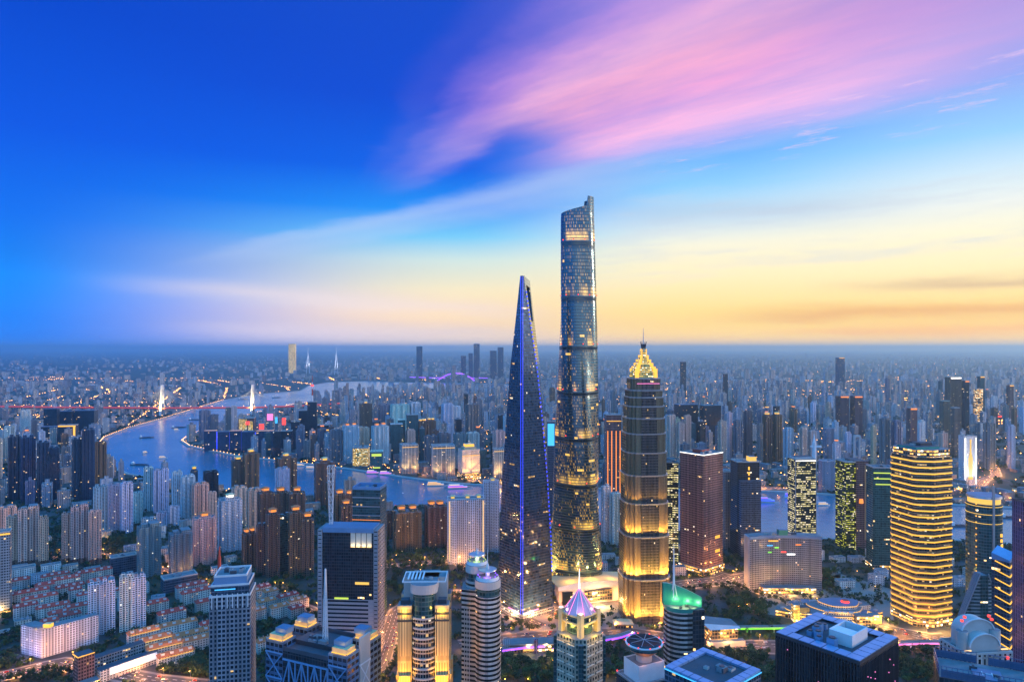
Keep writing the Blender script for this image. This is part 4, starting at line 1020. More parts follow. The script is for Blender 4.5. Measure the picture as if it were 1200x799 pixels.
# --- glass barrel tower, triangle-faced block, chevron tower, purple edge, arched roof
def right_cluster():
    d = 905.; t = thing('office_tower', 'rounded dark glass tower with warm lit windows and a golden crown band', 'office tower', (X(1153,d),d,0), 0); occupy(X(1153,d),d,26)
    H = Z(580, d); r = 20.5
    b = MB(); b.cone(0,0,0,H-9,r,r,'office_teal',32,'roof'); b.build('tower_body', t); b = MB(); b.cone(0,0,H-9,H-2,r*.9,r*.9,'glow_yellow',32); b.build('lit_crown', t); b = MB(); b.cone(0,0,H-2,H+1,r*.98,r*.96,'steel',32,'roof_blue'); b.build('crown_roof', t)
    for z in (H-12,H-22,H-34): q = MB(); q.cone(0,0,z,z+.8,r*1.01,r*1.01,'glow_yellow',32); q.build('led_ring', t)
    s = MB(); s.box(-2,-r-.5,0,2.6,2,H+16,'steel'); s.build('spine', t)
    for i in range(18): q = MB(); a = rad(212); q.box(r*1.02*math.cos(a),r*1.02*math.sin(a),50+i*8,1.2,1.2,1.4,'glow_gold'); q.build('facade_light', t)
    q = MB(); a = rad(300)
    for i in range(10): q.box(r*1.01*math.cos(a+.03*math.sin(i*2)),r*1.01*math.sin(a+.03*math.sin(i*2)),82+i*7,3,1.2,4,'glow_gold')
    q.build('lit_windows', t)
    # triangle-faced
    facade('tri_wall', (.30,.33,.34), (.06,.09,.10), fh=4., bw=3., ww=1.01, wh=.6, lit=.005)
    d = 800.; t = thing('office_block', 'grey glass block with two sloping triangular faces around a narrow glass spine', 'office block', (X(1140,d),d,0), 0); occupy(X(1140,d),d,30)
    z0, z1 = 0, Z(667, d); xl, xr = X(1116,d)-X(1140,d), X(1167,d)-X(1140,d)
    for (x0, x1, s) in ((xl,-2,-1),(7,xr,1)):
        b = MB(); zt = Z(726, d); 
        A = [(x0,-14),(x1,-16)] if s < 0 else [(x0,-16),(x1,-14)]
        pts_f = [(A[0][0],A[0][1],0),(A[1][0],A[1][1],0),(A[1][0],A[1][1],zt if s>0 else z1),(A[0][0],A[0][1],z1 if s>0 else zt)]
        bk = [(p[0],-5,p[2]) for p in pts_f]; uvf = [(p[0],p[2]) for p in pts_f]
        b.face(pts_f,'tri_wall',uvf); b.face(bk[::-1],'tri_wall',uvf[::-1])
        for i in range(4):
            j = (i+1)%4; b.face([pts_f[j],pts_f[i],bk[i],bk[j]],'tri_wall',[(0,0),(3,0),(3,30),(0,30)])
        b.build('sloping_wing', t)
        e = MB(); e.beam(Vector(pts_f[2])+Vector((0,-.4,.3)), Vector(pts_f[3])+Vector((0,-.4,.3)), .8, 'steel'); e.build('wing_edge', t)
    b = MB(); b.box(2.5,-8,0,8.8,15,z1-2,'office_teal','roof',bw=3.); b.build('glass_spine', t)
    # chevron
    d = 745.; t = thing('office_tower', 'dark tower with golden chevron light strips and a sloping blue roof', 'office tower', (X(1176,d),d,0), rad(36)); occupy(X(1176,d),d,20)
    z = Z(655, d); w = 17; b = MB(); b.prism(rect(w,w),0,z,'office_blue','roof_blue',bw=3.); b.build('tower_body', t)
    for i in range(12):
        q = MB(); zz = z-6-i*9.6; p0, p1, p2 = (-w/2,-w/2), (w/2,-w/2), (w/2,w/2)
        q.beam((-w/2-.4,w*.3,zz+5),(-w/2-.4,-w/2-.4,zz),.9,'glow_gold'); q.beam((-w/2-.4,-w/2-.4,zz),(w/2,-w/2-.4,zz+5),.9,'glow_gold'); q.build('light_strip', t)
    b = MB(); b.loft([[(-w/2,-w/2,z),(w/2,-w/2,z),(w/2,w/2,z),(-w/2,w/2,z)],[(-w/2,-w/2,z+2),(w/2,-w/2,z+7),(w/2,w/2,z+12),(-w/2,w/2,z+7)]],'blue_panel','blue_panel'); b.build('sloping_roof', t)
    # purple edge
    facade('purple_wall', (.16,.12,.24), (.06,.05,.14), fh=4.2, bw=2.2, ww=.6, wh=.9, lit=.002, gmetal=.6)
    d = 690.; t, w, dp = tower_base('tall violet glass tower cut by the right edge of the picture', 'office tower', 'office_tower', 1186, 1232, d, 4, .8); z = Z(588, d)
    b = MB(); b.prism(rect(w,dp),0,z,'purple_wall','roof_dark',bw=2.2); b.build('tower_body', t); parapet(t,w,dp,z,2,.8,'dark_metal'); q = MB(); q.box(-w*.1,-dp/2-.5,z-70,1.2,.5,66,'glow_purple'); q.build('light_strip', t)
    # arched roof
    d = 600.; t, w, dp = tower_base('pale stone block with a stepped barrel-arch roof and red warning lamps', 'office block', 'office_block', 1101, 1187, d, 6, .75); z = Z(757, d)
    facade('arch_wall', (.44,.42,.40), (.02,.02,.03), fh=9, bw=4.6, ww=.42, wh=.8, lit=.01)
    b = MB(); b.prism(rect(w,dp),0,z,'arch_wall','roof',bw=4.6); b.build('block_body', t); parapet(t,w,dp,z,1.8,.8,'concrete')
    for k, (y0, y1, s, zz) in enumerate(((-dp*.32,-dp*.08,.33,z+4),(-dp*.08,dp*.3,.36,z+14))):
        a = MB(); n = 16; L0 = []; L1 = []
        for i in range(n+1):
            th = math.pi*i/n; L0.append((-w*s*math.cos(th), y0, zz+11*math.sin(th))); L1.append((-w*s*math.cos(th), y1, zz+11*math.sin(th)))
        for i in range(n): a.face([L0[i],L0[i+1],L1[i+1],L1[i]],'concrete')
        a.face([(L0[0][0],y0,z)]+[(L0[n][0],y0,z)]+list(reversed(L0)),'concrete'); a.face([(L1[n][0],y1,z),(L1[0][0],y1,z)]+L1,'concrete')
        a.face([(L0[0][0],y1,z),(L0[0][0],y0,z),L0[0],L1[0]],'concrete'); a.face([(L0[n][0],y0,z),(L0[n][0],y1,z),L1[n],L0[n]],'concrete'); a.build('arch_roof', t)
        r = MB()
        for i in range(n): r.beam(Vector(L0[i])+Vector((0,-.5,.3)),Vector(L0[i+1])+Vector((0,-.5,.3)),.9,'white_paint')
        r.build('arch_rim', t)
    for sx in (-1,1):
        p = MB(); p.cone(sx*w*.36,-dp*.1,z,z+16,4.5,4.5,'concrete',16,'roof'); p.build('round_turret', t)
        for k in (0,1): q = MB(); q.box(sx*w*(.27+.06*k),-dp*.05,z+26-k*3,1.8,1.8,1.8,'glow_red'); q.build('warning_light', t)
        q = MB(); q.box(sx*w*.37,-dp*.5-1.,z-4,1.8,1.2,1.8,'glow_red'); q.build('warning_light', t)
        q = MB(); q.box(sx*w*.4,-dp*.5+4,z+1.8,6,1,.8,'glow_warm'); q.build('roof_lamp', t)
    q = MB(); n = 10; A = [(-9*math.cos(math.pi*i/n), -dp/2-.3, z-26+9*math.sin(math.pi*i/n)) for i in range(n+1)]; q.face([(-9,-dp/2-.3,z-50),(9,-dp/2-.3,z-50)]+A[::-1],'dark_glass'); q.build('arched_window', t)
    q = MB()
    for i in range(9): q.box(-w/2+2.5,-dp/2-.3,z-18-i*5.2,2.4,.4,2.6,'glow_gold')
    q.build('lit_windows', t); units(t, w*.9, dp*.25, z, 4, 61, 2.5)
right_cluster()

# --- right middle: towers between the pagoda tower and the gold-banded tower
def simple_tower(label, xl, xr, yt, d, fac, rot=-8, asp=.9, color=(1,1,1), cat='office tower', name='office_tower', rim='concrete', extras=None, bw=3., nu=3, group=None, z0=0):
    t, w, dp = tower_base(label, cat, name, xl, xr, d, rot, asp, color, group)
    H = Z(yt, d-dp*.3); b = MB(); b.prism(rect(w,dp),z0,H,fac,'roof',bw=bw); b.build('tower_body', t)
    if rim: parapet(t, w, dp, H, 2.2, .9, rim)
    units(t, w*.85, dp*.85, H, nu, int(xl*7+yt))
    if extras: extras(t, w, dp, H)
    return t, w, dp, H
def ex_red(t, w, dp, H):
    q = MB(); q.box(0,-dp/2-.6,H+1,w,.8,.8,'glow_white'); q.box(-w/2-.6,0,H+1,.8,dp,.8,'glow_white'); q.build('light_strip', t)
    q = MB(); q.box(0,0,0,w*1.08,dp*1.08,14,'shop_lit','roof',bw=4.); q.build('podium', t)
    q = MB(); q.box(w*.1,dp*.1,H,w*.4,dp*.4,6,'red_steel','roof_dark'); q.build('roof_house', t)
    for f in (0,3):
        for z in (60,36):
            p = rotp((-w*.1,-w/2-.3),0); q = MB()
            for i in range(4): q.box(w*.12+i*3.4,-dp/2-.3,z,2.4,.3,5,'glow_gold')
            if f == 0: q.build('lit_windows', t)
    q = MB(); q.box(w/2+.8,-dp*.05,2,.8,15,11,'glow_white'); q.build('screen', t)
simple_tower('red brown square tower seen corner-on with a white lit roof edge', 797, 847, 532, 1200, 'office_brown', 38, .9, extras=ex_red, nu=4)
def ex_dk(t, w, dp, H):
    q = MB(); q.box(-w*.02,-dp/2-7,0,w*.9,13,H-32,'office_blue','roof_dark',bw=3.); q.build('front_wing', t)
    q = MB()
    for i in range(3): q.box(w*.02+i*0,-dp/2-.3,H-14-i*10,3,.4,6,'glow_gold')
    q.build('lit_windows', t); q = MB(); q.box(w*.3,0,H,w*.3,dp*.5,9,'glow_yellow','roof'); q.build('lit_crown', t)
    q = MB(); q.box(w/2+1.6,-dp*.2,0,3,dp*.5,H-24,'concrete'); q.build('side_pier', t)
simple_tower('dark blue glass tower with a lower front wing and lit roof house', 856, 890, 541, 1290, 'office_dark', 4, .8, extras=ex_dk)
simple_tower('thin grey tower squeezed behind the red brown tower', 846, 857, 553, 1330, 'apt_grey', 0, 1., bw=3.2, nu=1)
simple_tower('dark slender tower with yellow lit floors just right of the pagoda-crowned tower', 780, 795, 542, 1260, 'office_lit', -8, 1., (.5,.5,.5))
def ex_lit(t, w, dp, H):
    q = MB(); q.box(0,-dp/2-.5,H-2.4,w,.7,1.2,'glow_white'); q.build('light_strip', t); q = MB(); q.box(0,0,H+2.3,w*.9,dp*.7,2,'white_paint','roof_dark'); q.build('roof_frame', t)
    for sx in (-1,1): q = MB(); q.box(sx*(w/2+.5),-dp/2,0,1.2,1.2,H,'steel'); q.build('corner_pier', t)
simple_tower('tower with almost every floor lit pale yellow behind the curved hotel', 923, 956, 538, 1350, 'office_lit', 5, .8, extras=ex_lit, bw=2.6)
def ex_ol(t, w, dp, H):
    q = MB(); q.box(w*.24,-1,0,w*.56,dp+4,H+3,'office_brown','roof_dark',bw=3.); q.build('bronze_wing', t)
    q = MB(); q.box(w*.38,-dp/2-3.4,20,3.6,.9,H-26,'copper'); q.build('copper_pier', t); q = MB(); q.cone(w*.16,-dp/2-3.8,H-78,H-70,4,3.4,'glow_orange',10); q.build('lit_emblem', t)
simple_tower('olive tower with lime lit floors beside a bronze wing', 979, 1016, 541, 1340, 'office_lime', 6, .85, extras=ex_ol, bw=2.6)
def ex_gr(t, w, dp, H):
    for k, f in enumerate((.95,.9,.72)): q = MB(); q.box(-w*(.5-f/2)*.2,-dp/2-.5,H-9-k*10,w*f,.6,1.8,'glow_lime'); q.build('light_strip', t)
    q = MB(); q.box(0,0,0,w*1.05,dp*1.05,9,'shop_lit','roof',bw=4.); q.build('podium', t)
simple_tower('green glass tower with three lime light bands near its top', 1015, 1049, 548, 1215, 'office_teal', -6, .8, (.9,1.2,1.),rim='steel', extras=ex_gr)
def curved_hotel():
    d = 1106.; t = thing('hotel', 'curved grey hotel slab with coloured lamps on its long facade', 'hotel', (X(919,d),d+8,0), 0); occupy(X(919,d)-28,d+8,36); occupy(X(919,d)+28,d+8,36)
    facade('hotel_wall', (.22,.25,.30), (.03,.05,.08), fh=3.4, bw=3., ww=.7, wh=.52, lit=.012)
    n = 20; wd = 58; A = [(-wd+2*wd*i/n, -9+10*(1-((2*i/n-1)**2))-6) for i in range(n+1)]; Bk = [(x, y+19) for x, y in reversed(A)]
    H = Z(628, d); b = MB(); b.prism(A+Bk,0,H,'hotel_wall','roof',smooth_u=True); b.build('hotel_body', t)
    q = MB(); q.box(0,0,H,14,11,9,'teal_metal','roof_blue'); q.build('roof_house', t); units(t,80,12,H,5,71)
    cr = MB(); cr.prism([(x*1.01,y-.6) for x,y in A]+[(x*1.01,y+.6) for x,y in Bk],H-3.4,H+.8,'blue_panel','roof',smooth_u=True); cr.build('cornice', t)
    for (f, z, c, ww) in ((.42,22,'glow_green',7),(.34,30,'glow_green',6),(.52,30,'glow_red',8),(.62,34,'glow_white',13),(.72,60,'glow_orange',9),(.30,58,'glow_cyan',9),(.36,70,'glow_gold',16)):
        i = int(f*n); p = A[i]; q = MB(); q.box(p[0],p[1]-1.1,H-z*.9 if z < 50 else H-(78-z)*.6-4,ww,.5,1.7,c); q.build('facade_light', t)
    q = MB(); q.box(-wd-1.2,-4,0,2.4,20,H,'concrete'); q.build('end_wall', t)
    q = MB(); q.box(0,-22,0,84,16,9,'shop_lit','roof',bw=4.); q.build('podium', t)
    for x in (-30,0,30): lamp('podium_light','POINT',(x,-36,6),(1.,.6,.15),22000,t,1.5)
curved_hotel()

# --- the low shopping centre with gold fronts and curved terraces
def shopping_centre():
    d = 990.; t = thing('shopping_centre', 'low shopping centre of curved terraces with gold-lit fronts below the banded tower', 'shopping centre', (X(970,d),d,0), 0); occupy(X(930,d),d,38); occupy(X(985,d),d,40); occupy(X(1020,d),d+10,30)
    for k, (cx_, cy_, r, h, m) in enumerate(((16,8,46,9,'roof_blue'),(16,8,38,14,'roof'),(22,10,28,19,'roof_blue'),(-30,0,28,12,'roof'))):
        n = 30; P = [(cx_+r*(1.+.12*math.sin(3*a))*math.cos(a), cy_+r*.7*(1+.1*math.cos(2*a))*math.sin(a)) for a in [2*math.pi*i/n for i in range(n)]]
        b = MB(); b.prism(P,0 if k in (0,3) else h-5.5,h,'lowrise' if k != 3 else 'shop_lit',m,smooth_u=True); b.build('terrace', t)
        l = MB(); l.loft([[(cx_+(x-cx_)*1.012,cy_+(y-cy_)*1.012,h-1.2) for x,y in P],[(cx_+(x-cx_)*1.012,cy_+(y-cy_)*1.012,h-.4) for x,y in P]],'glow_gold'); l.build('light_strip', t)
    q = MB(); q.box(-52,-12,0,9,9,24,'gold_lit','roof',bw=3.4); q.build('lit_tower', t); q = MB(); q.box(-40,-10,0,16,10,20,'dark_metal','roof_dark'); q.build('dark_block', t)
    q = MB(); q.box(-22,-24,0,38,7,11,'shop_lit','roof',bw=4.,a=rad(-24)); q.build('front_hall', t); q = MB(); q.box(38,-26,0,24,12,14,'shop_lit','roof',bw=4.); q.build('front_hall', t); q = MB(); q.box(58,-18,0,14,12,12,'gold_lit','roof',bw=3.4); q.build('lit_tower', t)
    q = MB(); q.cone(30,10,19,21.5,6,5,'glow_red',16,'red_steel'); q.build('lit_skylight', t)
    for k, (cx_, cy_, sx_, sy_, hh_, mm) in enumerate(((-8,30,34,16,12,'office_teal'),(52,14,26,18,15,'lowrise'),(70,2,16,12,9,'shop_lit'),(-62,8,18,14,10,'shop_lit'),(10,-32,20,9,7,'shop_lit'),(-38,22,20,14,14,'lowrise'))):
        q = MB(); q.box(cx_,cy_,0,sx_,sy_,hh_,mm,'roof_blue' if k % 2 == 0 else 'roof',a=rad((-14,10,24,-30,-6,18)[k]),bw=3.3); q.build('pavilion', t)
        q = MB(); q.box(cx_,cy_,hh_,sx_*.3,sy_*.3,2.2,'steel',a=rad(20)); q.build('rooftop_unit', t)
    for k in range(16):
        a = rad(185+k*11); q = MB(); q.box(16+52*math.cos(a),8+36*math.sin(a),0,2.6,2.2,3.,'gold_lit','white_paint',a=a); q.build('kiosk', t)
    for i in range(5): q = MB(); q.box(-8+i*8,-14+i*-1.5,14.2,6,4,1.6,'blue_panel',a=rad(-30)); q.build('skylight', t)
    for (x, y) in ((-55,-30),(-30,-38),(-5,-42),(25,-42),(50,-40),(66,-32)): lamp('front_light','POINT',(x,y,6),(1.,.55,.12),30000,t,1.5)
    g = thing('exhibition_hall','gold-lit glass hall on a low wedge beside the road, right of the green-roofed tower','hall',(X(846,905),908,0),rad(8)); occupy(X(846,905),908,30)
    w = MB(); w.box(0,0,0,36,22,22,'shop_lit','roof',bw=4.); w.build('hall_body', g); r = MB(); r.loft([[(-21,-14,22.2),(21,-14,22.2),(21,14,22.2),(-21,14,22.2)],[(-30,-10,30),(19,-12,25),(19,12,25),(-30,14,32)]],'steel','roof','steel'); r.build('roof', g); b = MB(); b.box(0,-14,0,50,8,8,'concrete','roof'); b.build('base', g)
    lamp('hall_light','POINT',(0,-22,12),(1.,.6,.15),26000,g,1.5)
    p = thing('street_hall','low hall with glowing shop windows below the wedge skyscraper','hall',(X(620,880),884,0),rad(3)); occupy(X(620,880),884,34)
    w = MB(); w.box(0,0,0,64,16,10,'shop_lit','roof',bw=4.); w.build('hall_body', p); r = MB(); r.box(0,0,10.2,68,20,1.4,'steel','roof'); r.build('roof', p); c = MB(); c.box(8,-9,0,5,4,17,'purple_wall'); c.build('sign_pylon', p)
    for x in (-22,0,22): lamp('hall_light','POINT',(x,-15,7),(1.,.6,.22),11000,p,1.)
    for i in range(10): f = MB(); f.cone(-38+i*2.4 if i < 6 else 20+i*2,-11,0,19,.16,.1,'white_paint',6); f.build('flagpole', p)
shopping_centre()

def plazas():
    for L_ in ([(868,712),(905,690),(985,672),(1045,690),(1048,738),(1000,738),(940,728)],[(640,702),(705,694),(800,700),(800,735),(725,738),(650,742),(585,748),(580,722)],[(868,668),(905,676),(985,664),(985,688),(905,690)]):
        m_ = MB(); P = [G(*p) for p in L_]; P.sort(key=lambda p: 0); m_.face([(p[0],p[1],.06) for p in (P if sum(a[0]*b[1]-b[0]*a[1] for a, b in zip(P, P[1:]+P[:1])) > 0 else P[::-1])],'paving'); struct(m_.build('plaza'))
plazas()

# ================================================================== APARTMENT TOWERS AND OTHER LISTED BUILDINGS
AUTO = []      # (object, px, py, d, description, family) -> label made at the end
MARKS = [(190,480,3950,'red cable bridge'),(70,560,1750,'dark slate tower row'),(30,640,1228,'beige blocks on the left'),(135,600,1444,'pale blue stepped block'),
 (190,575,1617,'river bend'),(280,550,1763,'gold-capped riverside pair'),(330,570,1500,'brown glow-crowned cluster'),(380,560,1714,'lone gold-capped tower'),
 (412,650,900,'mirror glass slab'),(475,620,1330,'brown twin towers'),(545,620,1255,'white towers with warm light strips'),(615,600,1019,'wedge skyscraper'),(678,560,1106,'twisting skyscraper'),
 (754,560,1000,'pagoda-crowned tower'),(822,600,1200,'red brown tower'),(940,585,1350,'pale yellow lit tower'),(1000,590,1340,'olive and bronze tower'),(1078,620,985,'gold-banded tower'),(1133,535,1950,'white tower with the light bottle'),
 (1120,470,3000,'copper slab far right'),(985,440,6000,'tower with two yellow lamps'),(800,440,5500,'lone dark tower far right'),(535,440,8000,'purple arch bridge'),(342,415,12000,'far golden tower'),
 (423,532,2277,'golden block by the quay'),(520,538,2120,'riverside stone hotels'),(365,500,2700,'tower with red and white antenna'),(280,515,2620,'dock offices with lit tops'),(140,760,870,'billboard building'),(270,730,640,'grid-front office tower'),
 (1160,488,3800,'red lit highway'),(480,510,2340,'twin teal towers'),(60,490,3000,'dark slabs upriver'),(990,480,3000,'dark red brown pair'),(718,520,1750,'gold-lit tower behind the skyscrapers'),(15,670,1016,'glass tower at the left edge')]
def notched(w, dp, nb, e):
    P = []; x0 = -w/2
    for side in (0, 1):
        L = []
        for i in range(nb):
            a, b_ = -w/2+w*i/nb, -w/2+w*(i+1)/nb; y = -dp/2+(e if i % 2 else 0.)
            L += [(a, y), (b_, y)]
        if side: L = [(-x, -y) for x, y in L]
        P += L
        s = 1 if side == 0 else -1
        P += [(s*(w/2), s*(-dp*.16)), (s*(w/2-e*1.3), s*(-dp*.16)), (s*(w/2-e*1.3), s*(dp*.16)), (s*(w/2), s*(dp*.16))]
    out = []
    for p in P:
        if not out or math.dist(p, out[-1]) > .05: out.append(p)
    return out
TINT = {'pale blue': (.80,.92,1.06), 'white': (1.12,1.12,1.12), 'beige': (1.,.9,.8), 'pink': (1.,.80,.76), 'grey': (.8,.82,.85), 'brown': (.9,.8,.72), 'tan': (1.,.86,.66), 'slate': (.8,.9,1.1), 'teal': (.75,1.05,1.05), 'dark': (.5,.53,.58)}
def apt(xl, xr, yt, d, fac='apt_pale', col='white', rot=None, asp=.8, nb=5, crown=None, occ=True, desc=None, group='apartment towers', base=None, heads=2, step=0):
    if rot is None: rot = (36 if xl < 330 else 24)+R.uniform(-5,5)
    w, dp, cx = fit(xl, xr, d, asp, rot); H = Z(yt, d)
    if w < 6: w = 6.
    small = (xr-xl) < 7 and (d > 2600)
    e = min(2.8, dp*.14)
    jit = tuple(c*R.uniform(.88,1.1) for c in TINT[col])
    word = desc or f"{col} apartment tower"
    t = thing('apartment_tower', word, 'apartment tower', (cx, d, 0), rad(rot), group, jit)
    if occ: occupy(cx, d, max(w, dp)*.6)
    b = MB(); b.prism(notched(w, dp, nb, e), 0, H, fac, 'roof', bw=MATS[fac]['bw'])
    if step:
        b.prism([(x*.45+w*.22, y*.9) for x, y in rect(w,dp)], H, H+step, fac, 'roof', bw=3.4)
    b.build('tower_body', t)
    if not small:
        for i in range(heads):
            x = (-.5+(i+.5)/heads)*w*.9; h = R.uniform(3.,6.); m = MB(); m.box(x, 0, H, w*.26/heads*2, dp*.5, h, fac, 'roof', bw=3.4); m.build('lift_house', t)
            if crown: crown_glow(t, x, 0, H+h, min(w/heads*.62, 13), min(dp*.6,12), 4.2, crown, 'orange_tile' if crown == 'glow_orange' else 'gold_stone')
        if fac != 'apt_slate': parapet(t, w*.98, dp*.78, H, 1.3, .5, fac)
    if base: q = MB(); q.prism([(x*1.02,y*1.02) for x,y in notched(w,dp,nb,e)],0,10,base,'roof',bw=3.4); q.build('base_storeys', t)
    px, py = pix(cx, d, H/2); AUTO.append((t, px, py, d, word, 'a'))
    return t
L = [ # xl xr ytop d facade colour opts
 (7,22,606,1228,'apt_beige','pink',dict(base='apt_brown')),(21,46,595,1232,'apt_beige','pink',dict(base='apt_brown',step=5,nb=7)),(45,57,607,1226,'apt_beige','pink',dict(base='apt_brown')),
 (72,84,602,1240,'apt_beige','pink',dict(base='apt_brown')),(83,104,593,1244,'apt_beige','pink',dict(base='apt_brown',step=5,nb=7)),(103,119,599,1238,'apt_beige','pink',dict(base='apt_brown')),(-8,20,594,1340,'apt_beige','pink',{}),
 (109,126,570,1450,'apt_pale','pale blue',{}),(125,142,568,1456,'apt_pale','pale blue',dict(nb=7)),(141,156,566,1448,'apt_pale','pale blue',dict(step=4)),(156,167,577,1530,'apt_pale','teal',{}),
 (168,180,548,1640,'apt_pale','pale blue',{}),(179,198,550,1634,'apt_pale','pale blue',dict(nb=7)),(201,214,553,1570,'apt_pale','pale blue',{}),(212,229,558,1560,'apt_pale','pale blue',dict(step=4)),
 (165,184,607,1493,'apt_pale','pale blue',dict(nb=7)),(183,198,600,1500,'apt_pale','pale blue',{}),(197,211,593,1506,'apt_pale','pale blue',dict(step=3)),
 (224,245,567,1545,'apt_beige','pink',dict(nb=7)),(244,254,577,1520,'apt_beige','pink',{}),
 (225,254,606,1243,'apt_beige','pink',dict(nb=7,crown='glow_orange',heads=1)),(255,284,585,1322,'apt_pale','pale blue',dict(nb=7,crown='glow_white',heads=1)),
 (223,232,551,1760,'apt_grey','dark',dict(crown='glow_gold',heads=1)),(238,256,552,1740,'office_dark','slate',dict(nb=3)),
 (271,287,539,1763,'apt_brown','tan',dict(crown='glow_gold',heads=1)),(284,304,531,1770,'apt_brown','tan',dict(crown='glow_gold',heads=1)),(322,348,536,1814,'apt_brown','tan',dict(crown='glow_gold',heads=1)),(322,340,549,1700,'apt_pale','white',{}),
 (368,393,541,1714,'apt_brown','tan',dict(crown='glow_gold',heads=1)),(271,290,571,1480,'apt_beige','beige',{}),(288,307,574,1440,'apt_beige','pink',dict(step=4)),
 (301,321,577,1375,'apt_brown','brown',dict(crown='glow_orange',heads=1)),(319,339,577,1390,'apt_brown','brown',dict(crown='glow_orange',heads=1)),(338,358,577,1380,'apt_brown','brown',dict(crown='glow_orange',heads=1)),
 (300,314,615,1180,'apt_brown','brown',{}),(311,328,602,1172,'apt_brown','brown',dict(crown='glow_orange',heads=1)),(326,341,604,1200,'office_teal','slate',dict(nb=3)),(338,355,600,1174,'apt_brown','brown',dict(crown='glow_orange',heads=1)),(353,368,608,1178,'apt_brown','brown',dict(crown='glow_orange',heads=1)),
 (283,301,625,1220,'apt_brown','brown',dict(crown='glow_orange',heads=2)),(391,405,579,1360,'apt_brown','brown',dict(crown='glow_orange',heads=1)),(398,413,592,1340,'apt_brown','brown',dict(crown='glow_orange',heads=1)),(404,414,580,1380,'apt_brown','brown',dict(crown='glow_orange',heads=1)),
 (460,494,598,1328,'apt_brown','brown',dict(crown='glow_orange',nb=7)),(497,524,592,1345,'apt_brown','brown',dict(crown='glow_orange',nb=7)),(451,462,600,1400,'apt_brown','dark',{}),
 (160,189,616,1175,'apt_grey','teal',dict(step=6,nb=7)),(197,226,624,1170,'apt_grey','teal',dict(step=6,nb=7)),(103,120,684,934,'apt_pale','white',dict(rot=30)),(118,135,681,940,'apt_pale','white',dict(step=4,rot=30)),(140,157,674,948,'apt_pale','white',dict(step=4,rot=30)),(155,171,675,955,'apt_pale','white',dict(rot=30)),
 (9,25,511,1763,'apt_slate','slate',dict(nb=7)),(24,42,512,1740,'apt_slate','slate',dict(nb=7)),(43,58,518,1733,'apt_slate','teal',dict(nb=7)),(57,70,524,1740,'apt_slate','grey',dict(nb=7)),(84,98,514,1745,'apt_slate','slate',dict(nb=7)),(96,111,503,1752,'apt_slate','slate',dict(nb=7)),(110,125,518,1790,'apt_brown','brown',{}),(72,82,524,2120,'apt_grey','grey',{}),(-6,3,515,1850,'apt_beige','beige',{}),
 (24,36,481,3100,'apt_pale','white',{}),(5,12,500,2400,'apt_pale','pale blue',{}),(11,18,499,2420,'apt_pale','pale blue',{}),(0,6,504,2430,'apt_pale','teal',{}),
 (704,716,570,1370,'apt_pale','white',{}),(714,728,578,1360,'apt_pale','pale blue',{}),(36,44,492,2700,'apt_grey','grey',{}),
 (386,401,504,2330,'apt_grey','grey',{}),(401,421,499,2330,'apt_pale','pale blue',dict(nb=7,crown='glow_orange')),(419,433,501,2390,'apt_beige','beige',{}),(435,456,499,2320,'apt_pale','pale blue',dict(nb=7,crown='glow_orange')),
 (421,436,473,2900,'apt_brown','brown',dict(crown='glow_gold',heads=1)),(443,460,474,2950,'apt_grey','grey',{}),(457,480,474,2850,'apt_pale','teal',dict(nb=7)),(479,493,472,2900,'apt_pale','teal',{}),(545,562,474,2780,'apt_grey','brown',dict(nb=7)),
 (497,513,511,2310,'apt_grey','grey',{}),(512,528,508,2316,'apt_grey','grey',{}),(531,546,508,2300,'apt_grey','teal',{}),(546,562,507,2310,'apt_pale','grey',{}),(561,568,505,2330,'apt_grey','grey',{}),
 (489,500,494,2500,'apt_brown','brown',dict(crown='glow_gold')),(499,511,493,2520,'apt_brown','brown',dict(crown='glow_gold')),(577,592,505,2300,'apt_beige','pink',{}),(517,531,473,2900,'apt_pale','pale blue',{}),(528,540,476,2950,'apt_pale','white',{}),
 (233,247,481,2900,'apt_grey','slate',{}),(246,256,487,2910,'apt_grey','grey',{}),(264,271,478,2950,'apt_grey','grey',{}),(270,278,476,2960,'apt_pale','white',{}),
 (893,905,487,2300,'apt_brown','tan',dict(crown='glow_gold',heads=1)),(904,917,486,2310,'apt_brown','tan',dict(crown='glow_gold',heads=1)),(887,894,497,2280,'apt_grey','grey',{}),(871,882,482,2360,'apt_grey','dark',{}),(859,871,493,2330,'apt_grey','slate',{}),(841,852,494,2310,'apt_beige','beige',{}),(852,858,484,2380,'apt_beige','white',{}),(780,792,487,2380,'apt_beige','beige',dict(step=4)),(792,802,496,2370,'apt_beige','beige',{}),(801,810,487,2390,'apt_beige','pink',{}),
 (1030,1043,491,2120,'apt_grey','grey',dict(step=4)),(1044,1057,494,2110,'apt_grey','slate',{}),(1152,1167,496,2200,'apt_grey','grey',{}),(1180,1190,499,2220,'apt_pale','pale blue',{}),(1020,1027,500,2240,'apt_beige','tan',{}),(1075,1080,496,2260,'apt_pale','white',{}),(918,930,502,2230,'apt_pale','pale blue',{}),(936,946,502,2180,'apt_beige','beige',{}),(946,957,505,2190,'apt_beige','grey',{}),
]
for xl, xr, yt, d, fac, col, o in L: apt(xl, xr, yt, d, fac, col, **o)

